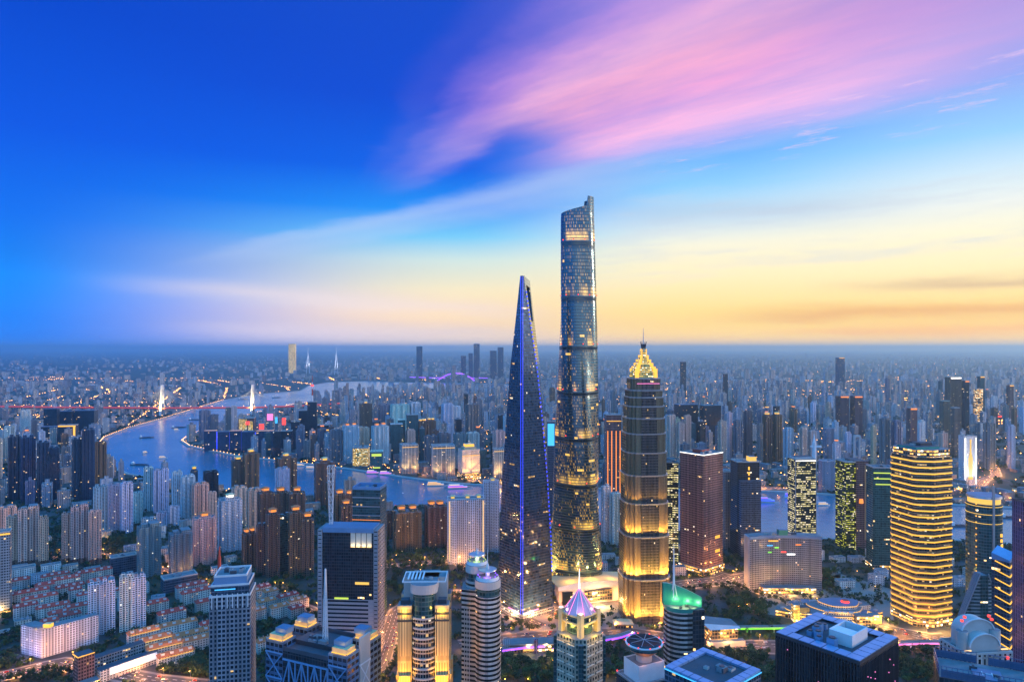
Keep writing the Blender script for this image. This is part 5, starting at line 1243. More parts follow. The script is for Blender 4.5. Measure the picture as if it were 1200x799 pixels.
# the white lit pair
def light_strip_towers():
    for (xl, xr, yt, d, ss, lab) in ((524,568,583,1255,(-.46,.46),'broad white blue apartment tower with warm light strips, left of the wedge skyscraper'),(566,585,563,1310,(),'slimmer white apartment tower standing behind the one with warm light strips')):
        w, dp, cx = fit(xl, xr, d, .55, 8); t = thing('apartment_tower', lab, 'apartment tower', (cx,d,0), rad(8), None, TINT['pale blue']); occupy(cx,d,w*.6); H = Z(yt,d)
        b = MB(); b.prism(notched(w,dp,9,2.2),0,H,'apt_pale','roof',bw=3.4); b.build('tower_body', t); parapet(t,w,dp*.7,H,1.3,.5,'white_paint')
        for s in ss: q = MB(); q.box(s*w,-dp/2-.5,6,1.1,.7,H-8,'glow_warm'); q.build('light_strip', t)
        for s in (-.36,.05,.36) if ss else (.1,): crown_glow(t, s*w, 0, H, 8, 8, 3.5, 'glow_yellow')
light_strip_towers()

# red-roofed rows
def house_row(px, py, L_, roofm, h=16, rot=39, lit=False, col=(1,1,1)):
    x, y = G(px, py); wd = 12.5; L_ *= .86
    t = thing('apartment_row', 'red roofed row', 'apartment row', (x,y,0), rad(rot), 'low apartment rows with tiled roofs', (lambda f: tuple(c*f for c in col))(R.uniform(.75,1.15)))
    occupy(x, y, L_*.34); a = rad(rot)
    for s in (-.3,.3): occupy(x+math.cos(a)*L_*s, y+math.sin(a)*L_*s, 9)
    b = MB(); b.prism(rect(L_,wd),0,h,'lowrise','roof',bw=3.3); b.build('wall', t)
    r = MB(); E = [(-L_/2-.7,-wd/2-.8,h),(L_/2+.7,-wd/2-.8,h),(L_/2+.7,wd/2+.8,h),(-L_/2-.7,wd/2+.8,h)]; ra, rb = (-L_/2+3.,0,h+4.2), (L_/2-3.,0,h+4.2)
    r.face([E[0],E[1],rb,ra],roofm); r.face([E[2],E[3],ra,rb],roofm); r.face([E[1],E[2],rb],roofm); r.face([E[3],E[0],ra],roofm); r.face(E[::-1],'concrete'); r.build('roof', t)
    n = max(2, round(L_/10.5))
    for i in range(n):
        xx = -L_/2+(i+.5)*L_/n; q = MB(); q.box(xx,-wd*.2,h+.4,3.9,4.2,3.9,'white_paint',roofm); q.build('dormer', t)
    for i in range(3): q = MB(); q.box(-L_/2+L_*(.18+.3*i),.6,h+3.,1.,1.,2.4,'concrete'); q.build('chimney', t)
    if lit:
        q = MB(); q.box(0,-wd/2-1.,h-1.,L_*.9,.4,.5,'glow_gold'); q.build('eave_light', t)
        for s in (-.3,0,.3): lamp('roof_lamp','POINT',(s*L_,-wd/2-3,h+5),(1.,.46,.05),900,t,.6)
    cw = {'red_tile':'red-roofed','orange_tile':'orange-roofed'}[roofm]
    p = pix(x,y,h); AUTO.append((t,p[0],p[1],y,f"{'lit ' if lit else ''}{cw} {'long ' if L_>55 else ''}cream apartment row",'r'))
ROWS = [(65,684,46,0),(77,689,46,0),(82,696,46,0),(38,704,50,0),(47,711,52,0),(62,720,48,0),(69,728,30,0),(90,722,36,0),(88,702,20,0),(97,708,18,0),(24,690,28,0),(52,696,30,0),(110,680,62,0),(118,690,44,0),
 (224,697,52,0),(231,704,54,0),(240,716,30,0),(201,727,42,0),(209,743,54,1),(224,753,54,1),(233,761,46,1),(169,753,46,2),(181,761,50,2),(193,769,50,2),(206,777,48,2),(184,718,34,0),(243,744,22,0),
 (309,696,22,0),(317,704,26,1),(337,709,36,0),(312,716,30,1),(349,714,34,1),(327,722,30,1),(347,722,24,0),(304,726,18,1),(309,762,22,1),(128,704,34,0),(112,732,26,0),(82,733,30,0),(58,740,24,0),(30,722,34,0),(8,708,30,0),(264,700,30,0),(286,688,34,0),(296,704,26,1)]
for px, py, L_, k in ROWS: house_row(px, py, L_, 'red_tile' if k == 0 else 'orange_tile', h=R.choice((14,16,17)), rot=39+R.uniform(-3,3), lit=(k == 2), col=(1,.97,.92) if R.random() < .6 else (.8,.82,.85))

def near_left():
    # white L-shaped hotel
    x, y = G(49, 771); t = thing('hotel', 'white L-shaped hotel slab with a gold-lit corner crown', 'hotel', (x,y,0), 0, None, (1.15,1.15,1.2)); occupy(x,y+10,20); occupy(x+20,y+28,18); occupy(x+36,y+46,16); occupy(x-22,y+14,16)
    u, v = (math.cos(rad(49)),math.sin(rad(49))), (math.cos(rad(158)),math.sin(rad(158))); P0 = (0,0)
    pts = [(0,0),(u[0]*64,u[1]*64),(u[0]*64-13*u[1],u[1]*64+13*u[0]),(u[0]*12-13*u[1],u[1]*12+13*u[0]),(v[0]*40+8,v[1]*40+14),(v[0]*40,v[1]*40)]
    b = MB(); b.prism(pts,0,36,'apt_pale','roof',bw=3.4); b.build('hotel_body', t)
    q = MB(); q.box(2,9,36.1,9,7,4.5,'glow_gold','gold_stone'); q.build('lit_crown', t); lamp('crown_lamp','POINT',(1,2,42),(1.,.6,.1),3500,t,.5); units(t,26,20,36,3,81)
    lamp('street_glow','POINT',(-20,-8,6),(.7,.5,1.),9000,t,1)
    # billboard building
    x, y = G(150, 786); t = thing('office_block', 'long low building with a bright picture billboard and a lit corner tower', 'office block', (x,y,0), rad(52)); occupy(x,y,30); a = rad(52); occupy(x-math.cos(a)*40,y-math.sin(a)*40,18)
    b = MB(); b.box(0,0,0,66,12,14,'lowrise','roof_dark'); b.build('wing', t); b = MB(); b.box(-8,26,0,74,12,20,'office_grey','roof_dark'); b.build('rear_wing', t)
    m, k, bs = newmat('billboard'); tc = k.new('ShaderNodeTexCoord'); n = k.noise(tc.outputs['Object'],.45,5,.7,1); k.l.new(k.mix(.62,(1,.95,.85,1),n),bs.inputs['Emission Color']); bs.inputs['Emission Strength'].default_value = .85; m.cycles.emission_sampling='NONE'
    s = MB(); s.box(4,-6.6,6,54,.6,8,'billboard'); s.build('billboard_face', t); f = MB(); f.box(4,-6.4,5,55.4,.8,1,'steel'); f.box(4,-6.4,14,55.4,.8,.7,'steel'); f.build('billboard_frame', t)
    c = MB(); c.box(-46,6,0,17,15,37,'office_brown','roof_dark'); c.build('corner_tower', t); l = MB(); l.box(-46,-1.9,36,17.4,.6,.8,'glow_gold'); l.box(-54.9,6,36,.6,15.4,.8,'glow_gold'); l.build('light_strip', t)
    p = MB(); p.box(-46,-9,0,19,14,9,'shop_lit','roof',bw=4.); p.build('porch', t)
    for s in (-52,-46,-40): lamp('porch_light','SPOT',(s,-19,2),(1.,.6,.15),60000,t,rot=aim((0,.45,1)),spot=60)
    # left edge glass tower
    t, w, dp, H = simple_tower('grey glass tower cut by the left edge with a yellow roof light and lit base', -12, 14, 624, 1010, 'office_grey', 30, .8)
    q = MB(); q.box(0,-dp/2-.5,H-3,w,.6,2,'glow_gold'); q.build('light_strip', t); q = MB(); q.box(0,0,0,w*1.06,dp*1.06,7,'shop_lit','roof',bw=4.); q.build('podium', t)
    lamp('base_light','POINT',(0,-dp*.8,8),(1.,.6,.2),14000,t,1)
    for (xl,xr,yt,d,lab,fac) in ((128,161,652,1185,'blue flat-roofed block among red-roofed rows beside the two teal towers','office_blue'),(188,232,676,1110,'low blue block with a pale roof bar behind the red-roofed rows','office_blue'),(190,204,641,1330,'small dark block with gold-lit floors between the two teal towers','shop_lit'),(11,42,666,1165,'pale low slab in front of the beige towers at the left','lowrise'),(-10,12,742,930,'dark blue low block in the bottom left corner','office_blue')):
        t, w, dp, H = simple_tower(lab, xl, xr, yt, d, fac, 38, .5, cat='building', name='low_block', nu=3)
near_left()

# waterfront and old-town buildings
def gold_frame(t, w, dp, H):
    q = MB()
    for i in range(6): q.box(-w/2+i*w/5,-dp/2-.6,0,1.2,1.,H,'cream')
    q.build('pilaster', t)
    for x in (-.3,.3): lamp('facade_light','SPOT',(x*w,-dp/2-14,2),(1.,.6,.18),1.7e5,t,rot=aim((0,.3,1)),spot=70,radius=1)
    q = MB(); q.box(0,-dp/2-.7,H-7,w*.98,.8,1.4,'glow_gold'); q.box(w/2+.7,0,H-7,.8,dp,1.4,'glow_gold'); q.build('light_strip', t)
def bund():
    S = simple_tower
    t, w, dp, H = S('golden glowing block by the quay of the far bank', 413, 433, 524, 2250, 'office_grey', 6, .8, cat='building', name='waterfront_block')
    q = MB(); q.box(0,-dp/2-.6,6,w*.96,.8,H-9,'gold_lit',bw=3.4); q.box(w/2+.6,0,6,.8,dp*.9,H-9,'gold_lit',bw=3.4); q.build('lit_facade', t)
    t, w, dp, H = S('green glass block beside the golden one on the far quay', 434, 449, 529, 2190, 'office_teal', 8, .8, (1.6,2.2,1.8), cat='building', name='waterfront_block')
    q = MB(); q.box(0,-dp/2-.6,H-14,w*.8,.8,8,'glow_lime'); q.box(0,-dp/2-.6,8,w*.6,.8,4,'glow_lime'); q.build('lit_panel', t)
    S('brown stone hotel with gold pilasters, leftmost of the riverside stone hotels', 468, 490, 521, 2140, 'office_grey', 22, .8, cat='hotel', name='waterfront_hotel', extras=gold_frame)
    S('widest of the riverside stone hotels, its base glowing gold', 505, 533, 522, 2100, 'office_grey', 14, .6, cat='hotel', name='waterfront_hotel', extras=gold_frame)
    def arch(t, w, dp, H):
        gold_frame(t, w, dp, H-9); q = MB(); q.box(0,0,H,w*.7,dp*.7,9,'gold_stone','roof'); q.box(0,0,H+9,w*.5,dp*.5,8,'glow_gold','gold_stone'); q.build('lit_crown', t)
        q = MB(); q.box(0,0,0,w*1.12,dp*1.12,18,'shop_lit','roof',bw=4.); q.build('podium', t)
        lamp('facade_light','SPOT',(0,-dp/2-30,4),(1.,.5,.12),5e5,t,rot=aim((0,.25,1)),spot=70,radius=1)
    S('pinkish stone tower with a gold crown and glowing arched base by the river', 537, 562, 527, 2060, 'apt_beige', 20, .8, cat='hotel', name='waterfront_hotel', extras=arch)
    S('slim stone hotel just left of the wedge skyscraper, framed in gold light', 577, 590, 526, 2050, 'office_grey', 14, .8, cat='hotel', name='waterfront_hotel', extras=gold_frame)
    S('teal glass tower with an orange roof, left of the twin pair', 457, 472, 497, 2400, 'office_teal', 14, .8, (1.5,1.6,1.6))
    S('pale green glass tower between the two teal ones', 466, 475, 492, 2440, 'office_teal', 14, .8, (2.,2.4,2.1))
    S('dark teal tower, the taller right one of the twin pair', 476, 490, 486, 2420, 'office_teal', 14, .8, (1.,1.2,1.3))
    def gl(t, w, dp, H):
        q = MB(); q.box(0,-dp/2-.6,H-16,w,.8,1.5,'glow_gold'); q.build('light_strip', t)
        q = MB()
        for x in (-.42,-.15,.15,.42): q.box(x*w,-dp/2-.6,20,2.2,.8,H-60,'glow_orange')
        q.build('lit_fin', t)
    S('tower with glowing orange vertical fins behind the skyscrapers', 708, 728, 486, 1750, 'office_brown', 4, .8, extras=gl)
    def cy_(t, w, dp, H): q = MB(); q.box(0,-dp/2-.6,H-52,w*.9,.8,48,'glow_cyan'); q.build('led_or_floodlit_front', t)
    S('slim block with a cyan light screen between the wedge and the twisting skyscraper', 641, 650, 494, 1500, 'office_blue', 0, .9, extras=cy_)
    # dock offices
    for i, (xl, xr) in enumerate(((239,255),(255,270),(269,284),(283,300),(300,322))):
        o = ('first','second','third','fourth','last')[i]
        def dk(t, w, dp, H): q = MB(); q.box(0,0,H+.1,w*.95,dp*.9,3,'glow_gold' if i % 2 == 0 else 'roof','roof'); q.build('lit_roof', t); q = MB(); q.box(w*.5+.6,0,5,.8,dp*.3,H-8,'glow_blue'); q.build('light_strip', t)
        S(f'dark blue dock office with a lit roof edge, {o} of five from the left', xl, xr, 505+i%2, 2600-i*8, 'office_blue', 10, .6, (.35,.4,.7), cat='office block', name='dock_office', extras=dk, group='dark blue dock offices')
    t, w, dp, H = S('gold and red lit block behind the dark blue dock offices', 279, 300, 490, 2850, 'office_brown', 10, .7, cat='building', name='lit_block')
    q = MB(); q.box(-w*.2,-dp/2-.6,6,w*.5,.8,H-8,'gold_lit',bw=3.4); q.box(w*.28,-dp/2-.6,10,w*.3,.8,H-22,'gold_lit',bw=3.4); q.build('led_or_floodlit_front', t); q = MB(); q.box(w*.1,-dp/2-1,H-26,w*.25,1,14,'glow_red'); q.build('sign', t)
    for (xl,xr,yt,d,c,lab) in ((322,326,488,2900,'glow_cyan','thin block with a blue light screen near the dock'),(312,322,484,2950,'glow_pink','low block with pink lights behind the dock offices'),(330,336,489,2800,'glow_red','block with a red roof sign near the antenna tower'),(303,311,496,2750,'glow_red','block with a red sign just behind the dock offices')):
        t, w, dp, H = S(lab, xl, xr, yt, d, 'office_grey', 10, .8, cat='building', name='lit_block'); q = MB(); q.box(0,-dp/2-.6,H*.72,w*.8,.8,H*.26,c); q.build('led_or_floodlit_front', t)
    t, w, dp, H = S('dark slate tower carrying a tall red and white antenna', 360, 372, 471, 2700, 'office_dark', 10, .8)
    for k in range(4): q = MB(); q.cone(0,0,H+k*26,H+k*26+26,3.4-.6*k,2.8-.6*k,'red_steel' if k % 2 else 'white_paint',8); q.build('antenna_section', t)
    q = MB(); q.cone(0,0,H+62,H+68,5.5,5.5,'glow_red',10); q.build('warning_light', t)
    for (xl,xr,yt,d,lab) in ((341,352,494,2650,'dark tower left of the antenna tower'),(329,343,505,2560,'dark lower block left of the antenna tower'),(372,386,498,2560,'dark blue tower right of the antenna tower'),(350,361,481,2780,'grey tower left of the red and white antenna')): S(lab, xl, xr, yt, d, 'office_dark', 12, .8)
    for (xl,xr,yt,d,lab) in ((51,70,479,3000,'darkest tall slab upriver at the left'),(70,86,482,3080,'wide dark slab next to the tall one upriver'),(86,115,481,3120,'long dark slab beside the left bank promenade')): S(lab, xl, xr, yt, d, 'office_dark', 10, .5, (.4,.5,.8))
    S('low dark block below the tall dark slab upriver', 48, 70, 500, 2850, 'office_dark', 10, .5, (.4,.5,.8), cat='building', name='low_block')
    t, w, dp, H = S('block framed by a golden lit gate, upriver on the left bank', 68, 92, 498, 2800, 'office_dark', 10, .4, cat='building', name='lit_block'); q = MB(); q.box(0,-dp/2-.7,H-6,w,.8,5,'glow_gold'); q.box(w*.42,-dp/2-.7,2,w*.12,.8,H-8.2,'glow_gold'); q.build('lit_frame', t)
    # right bank
    t, w, dp, H = S('white stepped tower with a glowing yellow bottle-shaped light on its front', 1123, 1145, 511, 1950, 'apt_pale', 2, .6, cat='building', name='waterfront_tower')
    q = MB(); wb = w*.17
    prof = [(0,1.),(.5,1.),(.6,.6),(.68,.34),(.9,.32),(.92,.42),(.98,.42)]
    q.face([(wb*k, -dp/2-.8, 18+(H-24)*z) for z, k in prof]+[(-wb*k, -dp/2-.8, 18+(H-24)*z) for z, k in reversed(prof)], 'glow_yellow'); q.build('bottle_light', t)
    q = MB(); q.box(-w*.4,-dp/2-1,6,2,1,H-10,'glow_white'); q.box(w*.4,-dp/2-1,6,2,1,H-10,'glow_white'); q.build('light_strip', t); lamp('front_light','SPOT',(0,-dp/2-26,4),(.75,.85,1.),8e5,t,rot=aim((0,.35,1)),spot=70)
    S('blue grey striped slab with twin roof domes by the far quay', 959, 978, 540, 1860, 'apt_grey', 4, .6, (.9,.95,1.15), cat='building', name='waterfront_tower')
    t = thing('monument', 'white slender tower with short cross arms rising behind the pale yellow lit tower', 'monument', (X(954,1620),1620,0)); q = MB(); q.cone(0,0,0,Z(518,1620),5.5,4.5,'white_paint',12); q.build('shaft', t); q = MB(); q.box(4,0,Z(524,1620),26,5,4,'white_paint'); q.build('cross_arm', t); q = MB(); q.cone(0,0,Z(518,1620),Z(508,1620),3.5,.4,'white_paint',12); q.build('tip', t); occupy(X(954,1620),1620,10)
    t = thing('gate_tower', 'pale twin-legged frame tower on the far quay near the olive tower', 'tower', (X(1004,1900),1900,0)); z = Z(512,1900)
    for s in (-7,7): q = MB(); q.box(s,0,0,3.4,8,z,'concrete'); q.build('leg', t)
    q = MB(); q.box(0,0,z,18,8.4,5,'concrete'); q.build('lintel', t); q = MB(); q.box(0,0,z*.5,10.5,6,6,'glow_orange'); q.build('lit_floor', t); occupy(X(1004,1900),1900,12)
    for i,(xl,xr,yt) in enumerate(((1172,1187,577),(1186,1203,574),(1138,1147,579),(1118,1128,572))):
        t, w, dp, H = S('gold-lit stone hall on the far quay at the right, %s from the left'%('third','last','second','first')[i], xl, xr, yt, 1840, 'shop_lit', 4, .6, (1.6,1.3,.9), cat='hall', name='stone_hall', group='gold-lit stone halls on the far quay')
        lamp('front_light','SPOT',(0,-dp/2-14,2),(1.,.5,.1),2e5,t,rot=aim((0,.5,1)),spot=90); q = MB(); q.box(0,0,H,w*.3,dp*.4,6,'gold_stone','copper'); q.build('roof_turret', t)
    # far right
    def top(c, c2=None):
        def f(t, w, dp, H):
            q = MB(); q.box(0,-dp/2-.8,H-6,w*.9,1,5,c); q.build('roof_sign', t)
            if c2: q = MB(); q.box(w/2+.8,0,H-6,1,dp*.8,5,c2); q.build('roof_sign', t)
        return f
    S('copper-coloured slab with a white roof sign, far right', 1107, 1127, 442, 3000, 'apt_brown', 8, .6, (1.2,.95,.8), extras=top('glow_white'))
    S('dark tower with an orange ball-lit top beside the copper slab', 1127, 1136, 446, 2950, 'office_dark', 8, .9, extras=top('glow_orange'))
    S('tower with a yellow roof band, right of the copper slab', 1145, 1154, 441, 3600, 'office_teal', 8, .8, extras=top('glow_gold'))
    S('stepped block lit gold on both sides, right of the copper slab', 1141, 1152, 456, 3300, 'shop_lit', 8, .8)
    S('slender maroon tower with lilac and yellow roof signs near the right edge', 1179, 1188, 451, 3400, 'office_brown', 8, .9, extras=top('glow_gold','glow_purple'))
    for lab, xl, xr in (('dark red brown square block, left of a pair far across the river',979,995),('dark red brown block, right of a pair far across the river',996,1011)): S(lab, xl, xr, 464, 2950, 'office_brown', 10, .8, (.7,.7,.8), extras=top('glow_orange'))
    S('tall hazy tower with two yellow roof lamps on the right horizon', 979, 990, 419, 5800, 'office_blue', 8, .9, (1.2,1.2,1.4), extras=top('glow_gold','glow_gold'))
    S('lone dark tower on the horizon right of the pagoda crown', 797, 804, 424, 5400, 'office_dark', 8, .9)
    S('dark tower right of the lone dark one', 847, 853, 438, 4500, 'office_dark', 8, .9)
    S('olive grey tower below the copper slab', 1101, 1113, 470, 2500, 'apt_brown', 8, .8, (.9,1.,.9)); S('brown grey tower between the olive one and the dark one, far right', 1114, 1125, 478, 2450, 'apt_brown', 8, .8); S('dark block with a lit crown, left of the olive grey tower', 1062, 1075, 478, 2480, 'office_brown', 8, .8, extras=top('glow_orange'))
    S('blue slab with vertical light lines near the far quay, right', 951+13, 978, 480+22, 2300, 'office_grey', 8, .8, (.7,.8,1.))
    S('teal dark block right of the pagoda tower across the river', 820, 845, 475, 2700, 'office_dark', 12, .5, (.5,.8,1.)); S('wide blue low slab with a bright long roof right of the pagoda tower', 790, 818, 474, 2750, 'office_dark', 12, .5, (.5,.7,1.))
    # horizon towers at the centre
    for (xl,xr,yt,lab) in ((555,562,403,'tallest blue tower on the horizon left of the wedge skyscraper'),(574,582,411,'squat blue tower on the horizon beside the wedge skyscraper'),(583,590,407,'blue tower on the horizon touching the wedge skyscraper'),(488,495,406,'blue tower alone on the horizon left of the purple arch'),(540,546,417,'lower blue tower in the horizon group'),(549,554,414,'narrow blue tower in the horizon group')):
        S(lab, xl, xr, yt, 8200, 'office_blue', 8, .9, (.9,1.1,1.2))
    t, w, dp, H = S('far tower glowing pale gold above the left horizon', 338, 347, 403, 10500, 'apt_pale', 8, .8, (1.3,1.1,.8)); q = MB(); q.box(0,-dp/2-1,10,w*.96,1,H-12,'gold_lit',bw=3.4); q.box(w/2+1,0,10,1,dp*.9,H-12,'gold_lit',bw=3.4); q.build('led_or_floodlit_front', t)  # floodlight on the walls put in as glowing gold panels
bund()

# ================================================================== BRIDGES
def cable_bridge():
    m = None; D = 3960.; t = thing('cable_stayed_bridge', 'red-lit cable-stayed road bridge with two pale floodlit towers over the river', 'bridge', (0,0,0))
    zd = 46.
    deck = [G(-120,483.5),G(0,484.6),G(75,486.5),G(190,487.5),G(296,487),G(345,484),G(380,480)]
    P = []
    y0 = [ (X(-160,4100),4100),(X(0,4060),4060),(X(80,4000),4000),(X(190,3960),3960),(X(296,3990),3990),(X(345,4080),4080),(X(400,4300),4300) ]
    dk = MB(); ribbon(dk, y0, 30, zd-3, zd, 'asphalt'); dk.build('deck', t)
    for o in (-15.4, 15.4):
        l = MB(); ribbon(l, y0, 1.2, zd-2.5, zd+1., 'glow_red_rail', o); l.build('led_rail', t)
    b = MB(); ribbon(b, y0, 26, zd-7, zd-3.2, 'red_steel'); b.build('girder', t)
    n = 0
    for a in resample(y0, 70):
        if n % 1 == 0 and not inpoly(a[0],a[1],RIV): p = MB(); p.box(a[0],a[1],0,4,18,zd-7.2,'concrete',a=a[2]); p.build('pier', t)
        n += 1
    for (cx, cyy) in (y0[3], y0[4]):
        q = MB(); zt = 178.
        for s in (-1,1): q.beam((cx,cyy+s*20,0),(cx,cyy+s*17,zd),11,'white_paint',9); q.beam((cx,cyy+s*17,zd),(cx,cyy+s*7,zt),9,'white_paint',7)
        q.beam((cx,cyy-17,zd-9),(cx,cyy+17,zd-9),7,'white_paint'); q.beam((cx,cyy-12,118),(cx,cyy+12,118),6,'white_paint'); q.beam((cx,cyy-7,zt-6),(cx,cyy+7,zt-6),6,'white_paint'); q.build('pylon', t)
        cb = MB()
        for s in (-1,1):
            for k in range(1,10):
                for sd in (-1,1): cb.beam((cx,cyy+sd*8,zt-4-k*4),(cx+s*k*24,cyy+sd*14.6,zd),.5,'steel')
        cb.build('stay_cables', t)
        for s in (-26, 26):
            lamp('pylon_floodlight','SPOT',(cx+s*.6,cyy-58,6),(1.,.68,.22),3.6e6,t,rot=aim((-s*.006,.42,1)),spot=75,radius=2)
    for (cx, cyy) in resample(y0, 60) and [(a[0],a[1]) for a in resample(y0,60)]: l = MB(); l.box(cx,cyy-14,zd,.5,.5,8,'steel'); l.box(cx,cyy-14,zd+8,2.6,2.6,1.4,'glow_lamp'); l.build('deck_lamp', t)
cable_bridge()
def arch_bridge():
    D = 8000.; t = thing('arch_bridge', 'distant arch bridge outlined in purple and blue light', 'bridge', (0,0,0)); xa, xb = X(513,D), X(556,D); P = [(X(478,D),D+200),(xa,D),(xb,D),(X(572,D),D-50)]
    dk = MB(); ribbon(dk, P, 30, 40, 44, 'asphalt'); dk.build('deck', t); l = MB(); ribbon(l, P, 1.5, 41, 47, 'glow_purple', -15.5); l.build('led_rail', t)
    for s in (-15, 15):
        q = MB(); pr = None
        for i in range(25):
            u = i/24; p = (xa+(xb-xa)*u, D+s, 10+4*88*u*(1-u))
            if pr: q.beam(pr, p, 11, 'glow_purple')
            pr = p
        q.build('arch_rib', t)
    h = MB()
    for i in range(3,22): u = i/24; h.beam((xa+(xb-xa)*u, D-15, 44),(xa+(xb-xa)*u, D-15, 10+352*u*(1-u)), 1.2, 'steel')
    h.build('hanger', t)
    for u, nm in ((0,1),(1,1)): q = MB(); x = xa+(xb-xa)*u; q.beam((x,D,8),(x-60*(1-2*u),D,44),6,'glow_cyan'); q.build('approach_strut', t)
    for (px, dd, hh, lab) in ((361,10500,395,'far white bridge pylon next to the pale gold tower'),(394,10000,415,'far white A-shaped bridge pylon standing alone on the horizon')):
        t = thing('bridge_pylon', lab, 'pylon', (X(px,dd),dd,0)); q = MB()
        for s in (-1,1): q.beam((s*26,0,0),(s*4,0,hh*.72),8,'white_paint',6)
        q.cone(0,0,hh*.70,hh,4.5,2.5,'white_paint',10); q.build('pylon', t); q = MB(); q.box(0,-14,hh*.2,110,20,6,'concrete'); q.build('deck', t)
        lamp('pylon_floodlight','SPOT',(0,-160,10),(.9,.9,1.),7e6,t,rot=aim((0,.55,1)),spot=70,radius=3)
arch_bridge()
def highway():
    t = thing('elevated_highway', 'elevated highway glowing red with tail lights at the right edge', 'highway', (0,0,0)); P = [(X(1128,3700),3700),(X(1160,3750),3750),(X(1200,3800),3800),(X(1260,3850),3850)]
    dk = MB(); ribbon(dk, P, 28, 12, 15, 'asphalt'); dk.build('deck', t); l = MB(); ribbon(l, P, 3, 12, 19, 'glow_red', -13); ribbon(l, P, 3, 15, 16, 'glow_orange', 5); l.build('traffic_lights', t)
    for a in resample(P, 60): p = MB(); p.box(a[0],a[1],0,4,16,12,'concrete',a=a[2]); p.build('pier', t)
    # light-rimmed footbridges
    for nm, pts, c, lab in (('footbridge',[(826,742),(860,741.5),(900,741),(950,740)],'glow_green','footbridge edged in green light across the avenue'),
        ('footbridge',[(584,768),(612,764),(648,761)],'glow_purple','footbridge edged in violet blue light below the wedge skyscraper'),('footbridge',[(708,755),(725,752),(742,746)],'glow_purple','short footbridge edged in violet light left of the rooftop disc'),
        ('footbridge',[(1050,760),(1078,759),(1108,758.5)],'glow_pink','footbridge edged in pink light below the gold-banded tower')):
        t = thing('footbridge', lab, 'footbridge', (0,0,0)); P = [G(*p) for p in pts]; P = [(a[0],a[1]) for a in resample(P,8)]
        d_ = MB(); ribbon(d_, P, 8, 7, 8.2, 'paving'); d_.build('deck', t); l = MB(); ribbon(l, P, .7, 6.6, 8.4, c, -4.4); ribbon(l, P, .7, 6.6, 8.4, c, 4.4); l.build('led_strip', t)
        r = MB()
        for o in (-3.7,3.7): ribbon(r, P, .15, 8.3, 9.3, 'steel', o)
        r.build('railing', t)
        for a in P[::4]: q = MB(); q.cone(a[0],a[1],0,7,.7,.7,'concrete',8); q.build('pier', t)
        for a in P[2::5]: lamp('deck_light','POINT',(a[0],a[1]-7,6),{'glow_green':(.3,1.,.1),'glow_purple':(.35,.15,1.),'glow_pink':(1.,.3,.7)}[c],3000,t,1)
highway()

# ================================================================== THE CITY THAT FILLS THE PLAIN
CELL = 60.
GRID = {}
def gput(x, y, r):
    for i in range(int((x-r)//CELL), int((x+r)//CELL)+1):
        for j in range(int((y-r)//CELL), int((y+r)//CELL)+1): GRID.setdefault((i, j), []).append((x, y, r))
def gfree(x, y, r):
    i, j = int(x//CELL), int(y//CELL)
    for a in range(-1, 2):
        for b_ in range(-1, 2):
            for (p, q, s) in GRID.get((i+a, j+b_), ()):
                if (x-p)**2+(y-q)**2 < (r+s)**2: return False
    return True
for o in OCC: gput(*o)
for o in ROADPTS: gput(o[0], o[1], o[2])
def zone(px, py, d):
    """how tall and how dense the city is there: (share of towers, min, max height, low-rise share)"""
    if px < 345 and d > 2500:                         # up-river, left of the bend
        if d < 4200: return (.34, 35, 75, .75)
        return (.4, 40, 80, .7)
    if px < 640:
        if d < 1650: return (.0, 0, 0, .25)
        if d < 2300: return (.35, 40, 80, .6)
        return (.72, 60, 112, .6)
    if d < 1650: return (.0, 0, 0, .2)
    if d < 2350: return (.12, 30, 80, .95)            # old quarter behind the far quay
    if px > 860 and d < 3000: return (.5, 45, 105, .8)
    return (.74, 60, 125, .6)
AVES = []; ra_ = random.Random(3); TH = rad(22)
c_ = 1900.
while c_ < 6300: AVES.append((-math.sin(TH), math.cos(TH), c_)); c_ += ra_.uniform(330,520)
c_ = -2600.
while c_ < 6200: AVES.append((math.cos(TH), math.sin(TH), c_)); c_ += ra_.uniform(380,620)
def avenue_gap(x, y): return min(abs(a*x+b_*y-c) for a, b_, c in AVES)
def avenue_points(a, b_, c, step):
    out = []; k = -9000.
    while k < 9000:
        x, y = a*c-b_*k, b_*c+a*k
        if 1700 < y < 6600 and abs(x) < y*.78 and not wet(x, y, 30): out.append((x, y))
        k += step
    return out
def build_avenues():
    for i, (a, b_, c) in enumerate(AVES):
        mb = MB(); P = avenue_points(a, b_, c, 40.); run = []
        for p in P+[(1e9,1e9)]:
            if run and math.dist(run[-1], p) > 60:
                if len(run) > 2: ribbon(mb, run, 22, 0, .12+.01*i, 'asphalt')
                run = []
            run.append(p)
        if mb.f: struct(mb.build('road'))
build_avenues()
CAND = []; LOWS = []
rs = random.Random(5)
d = 1480.
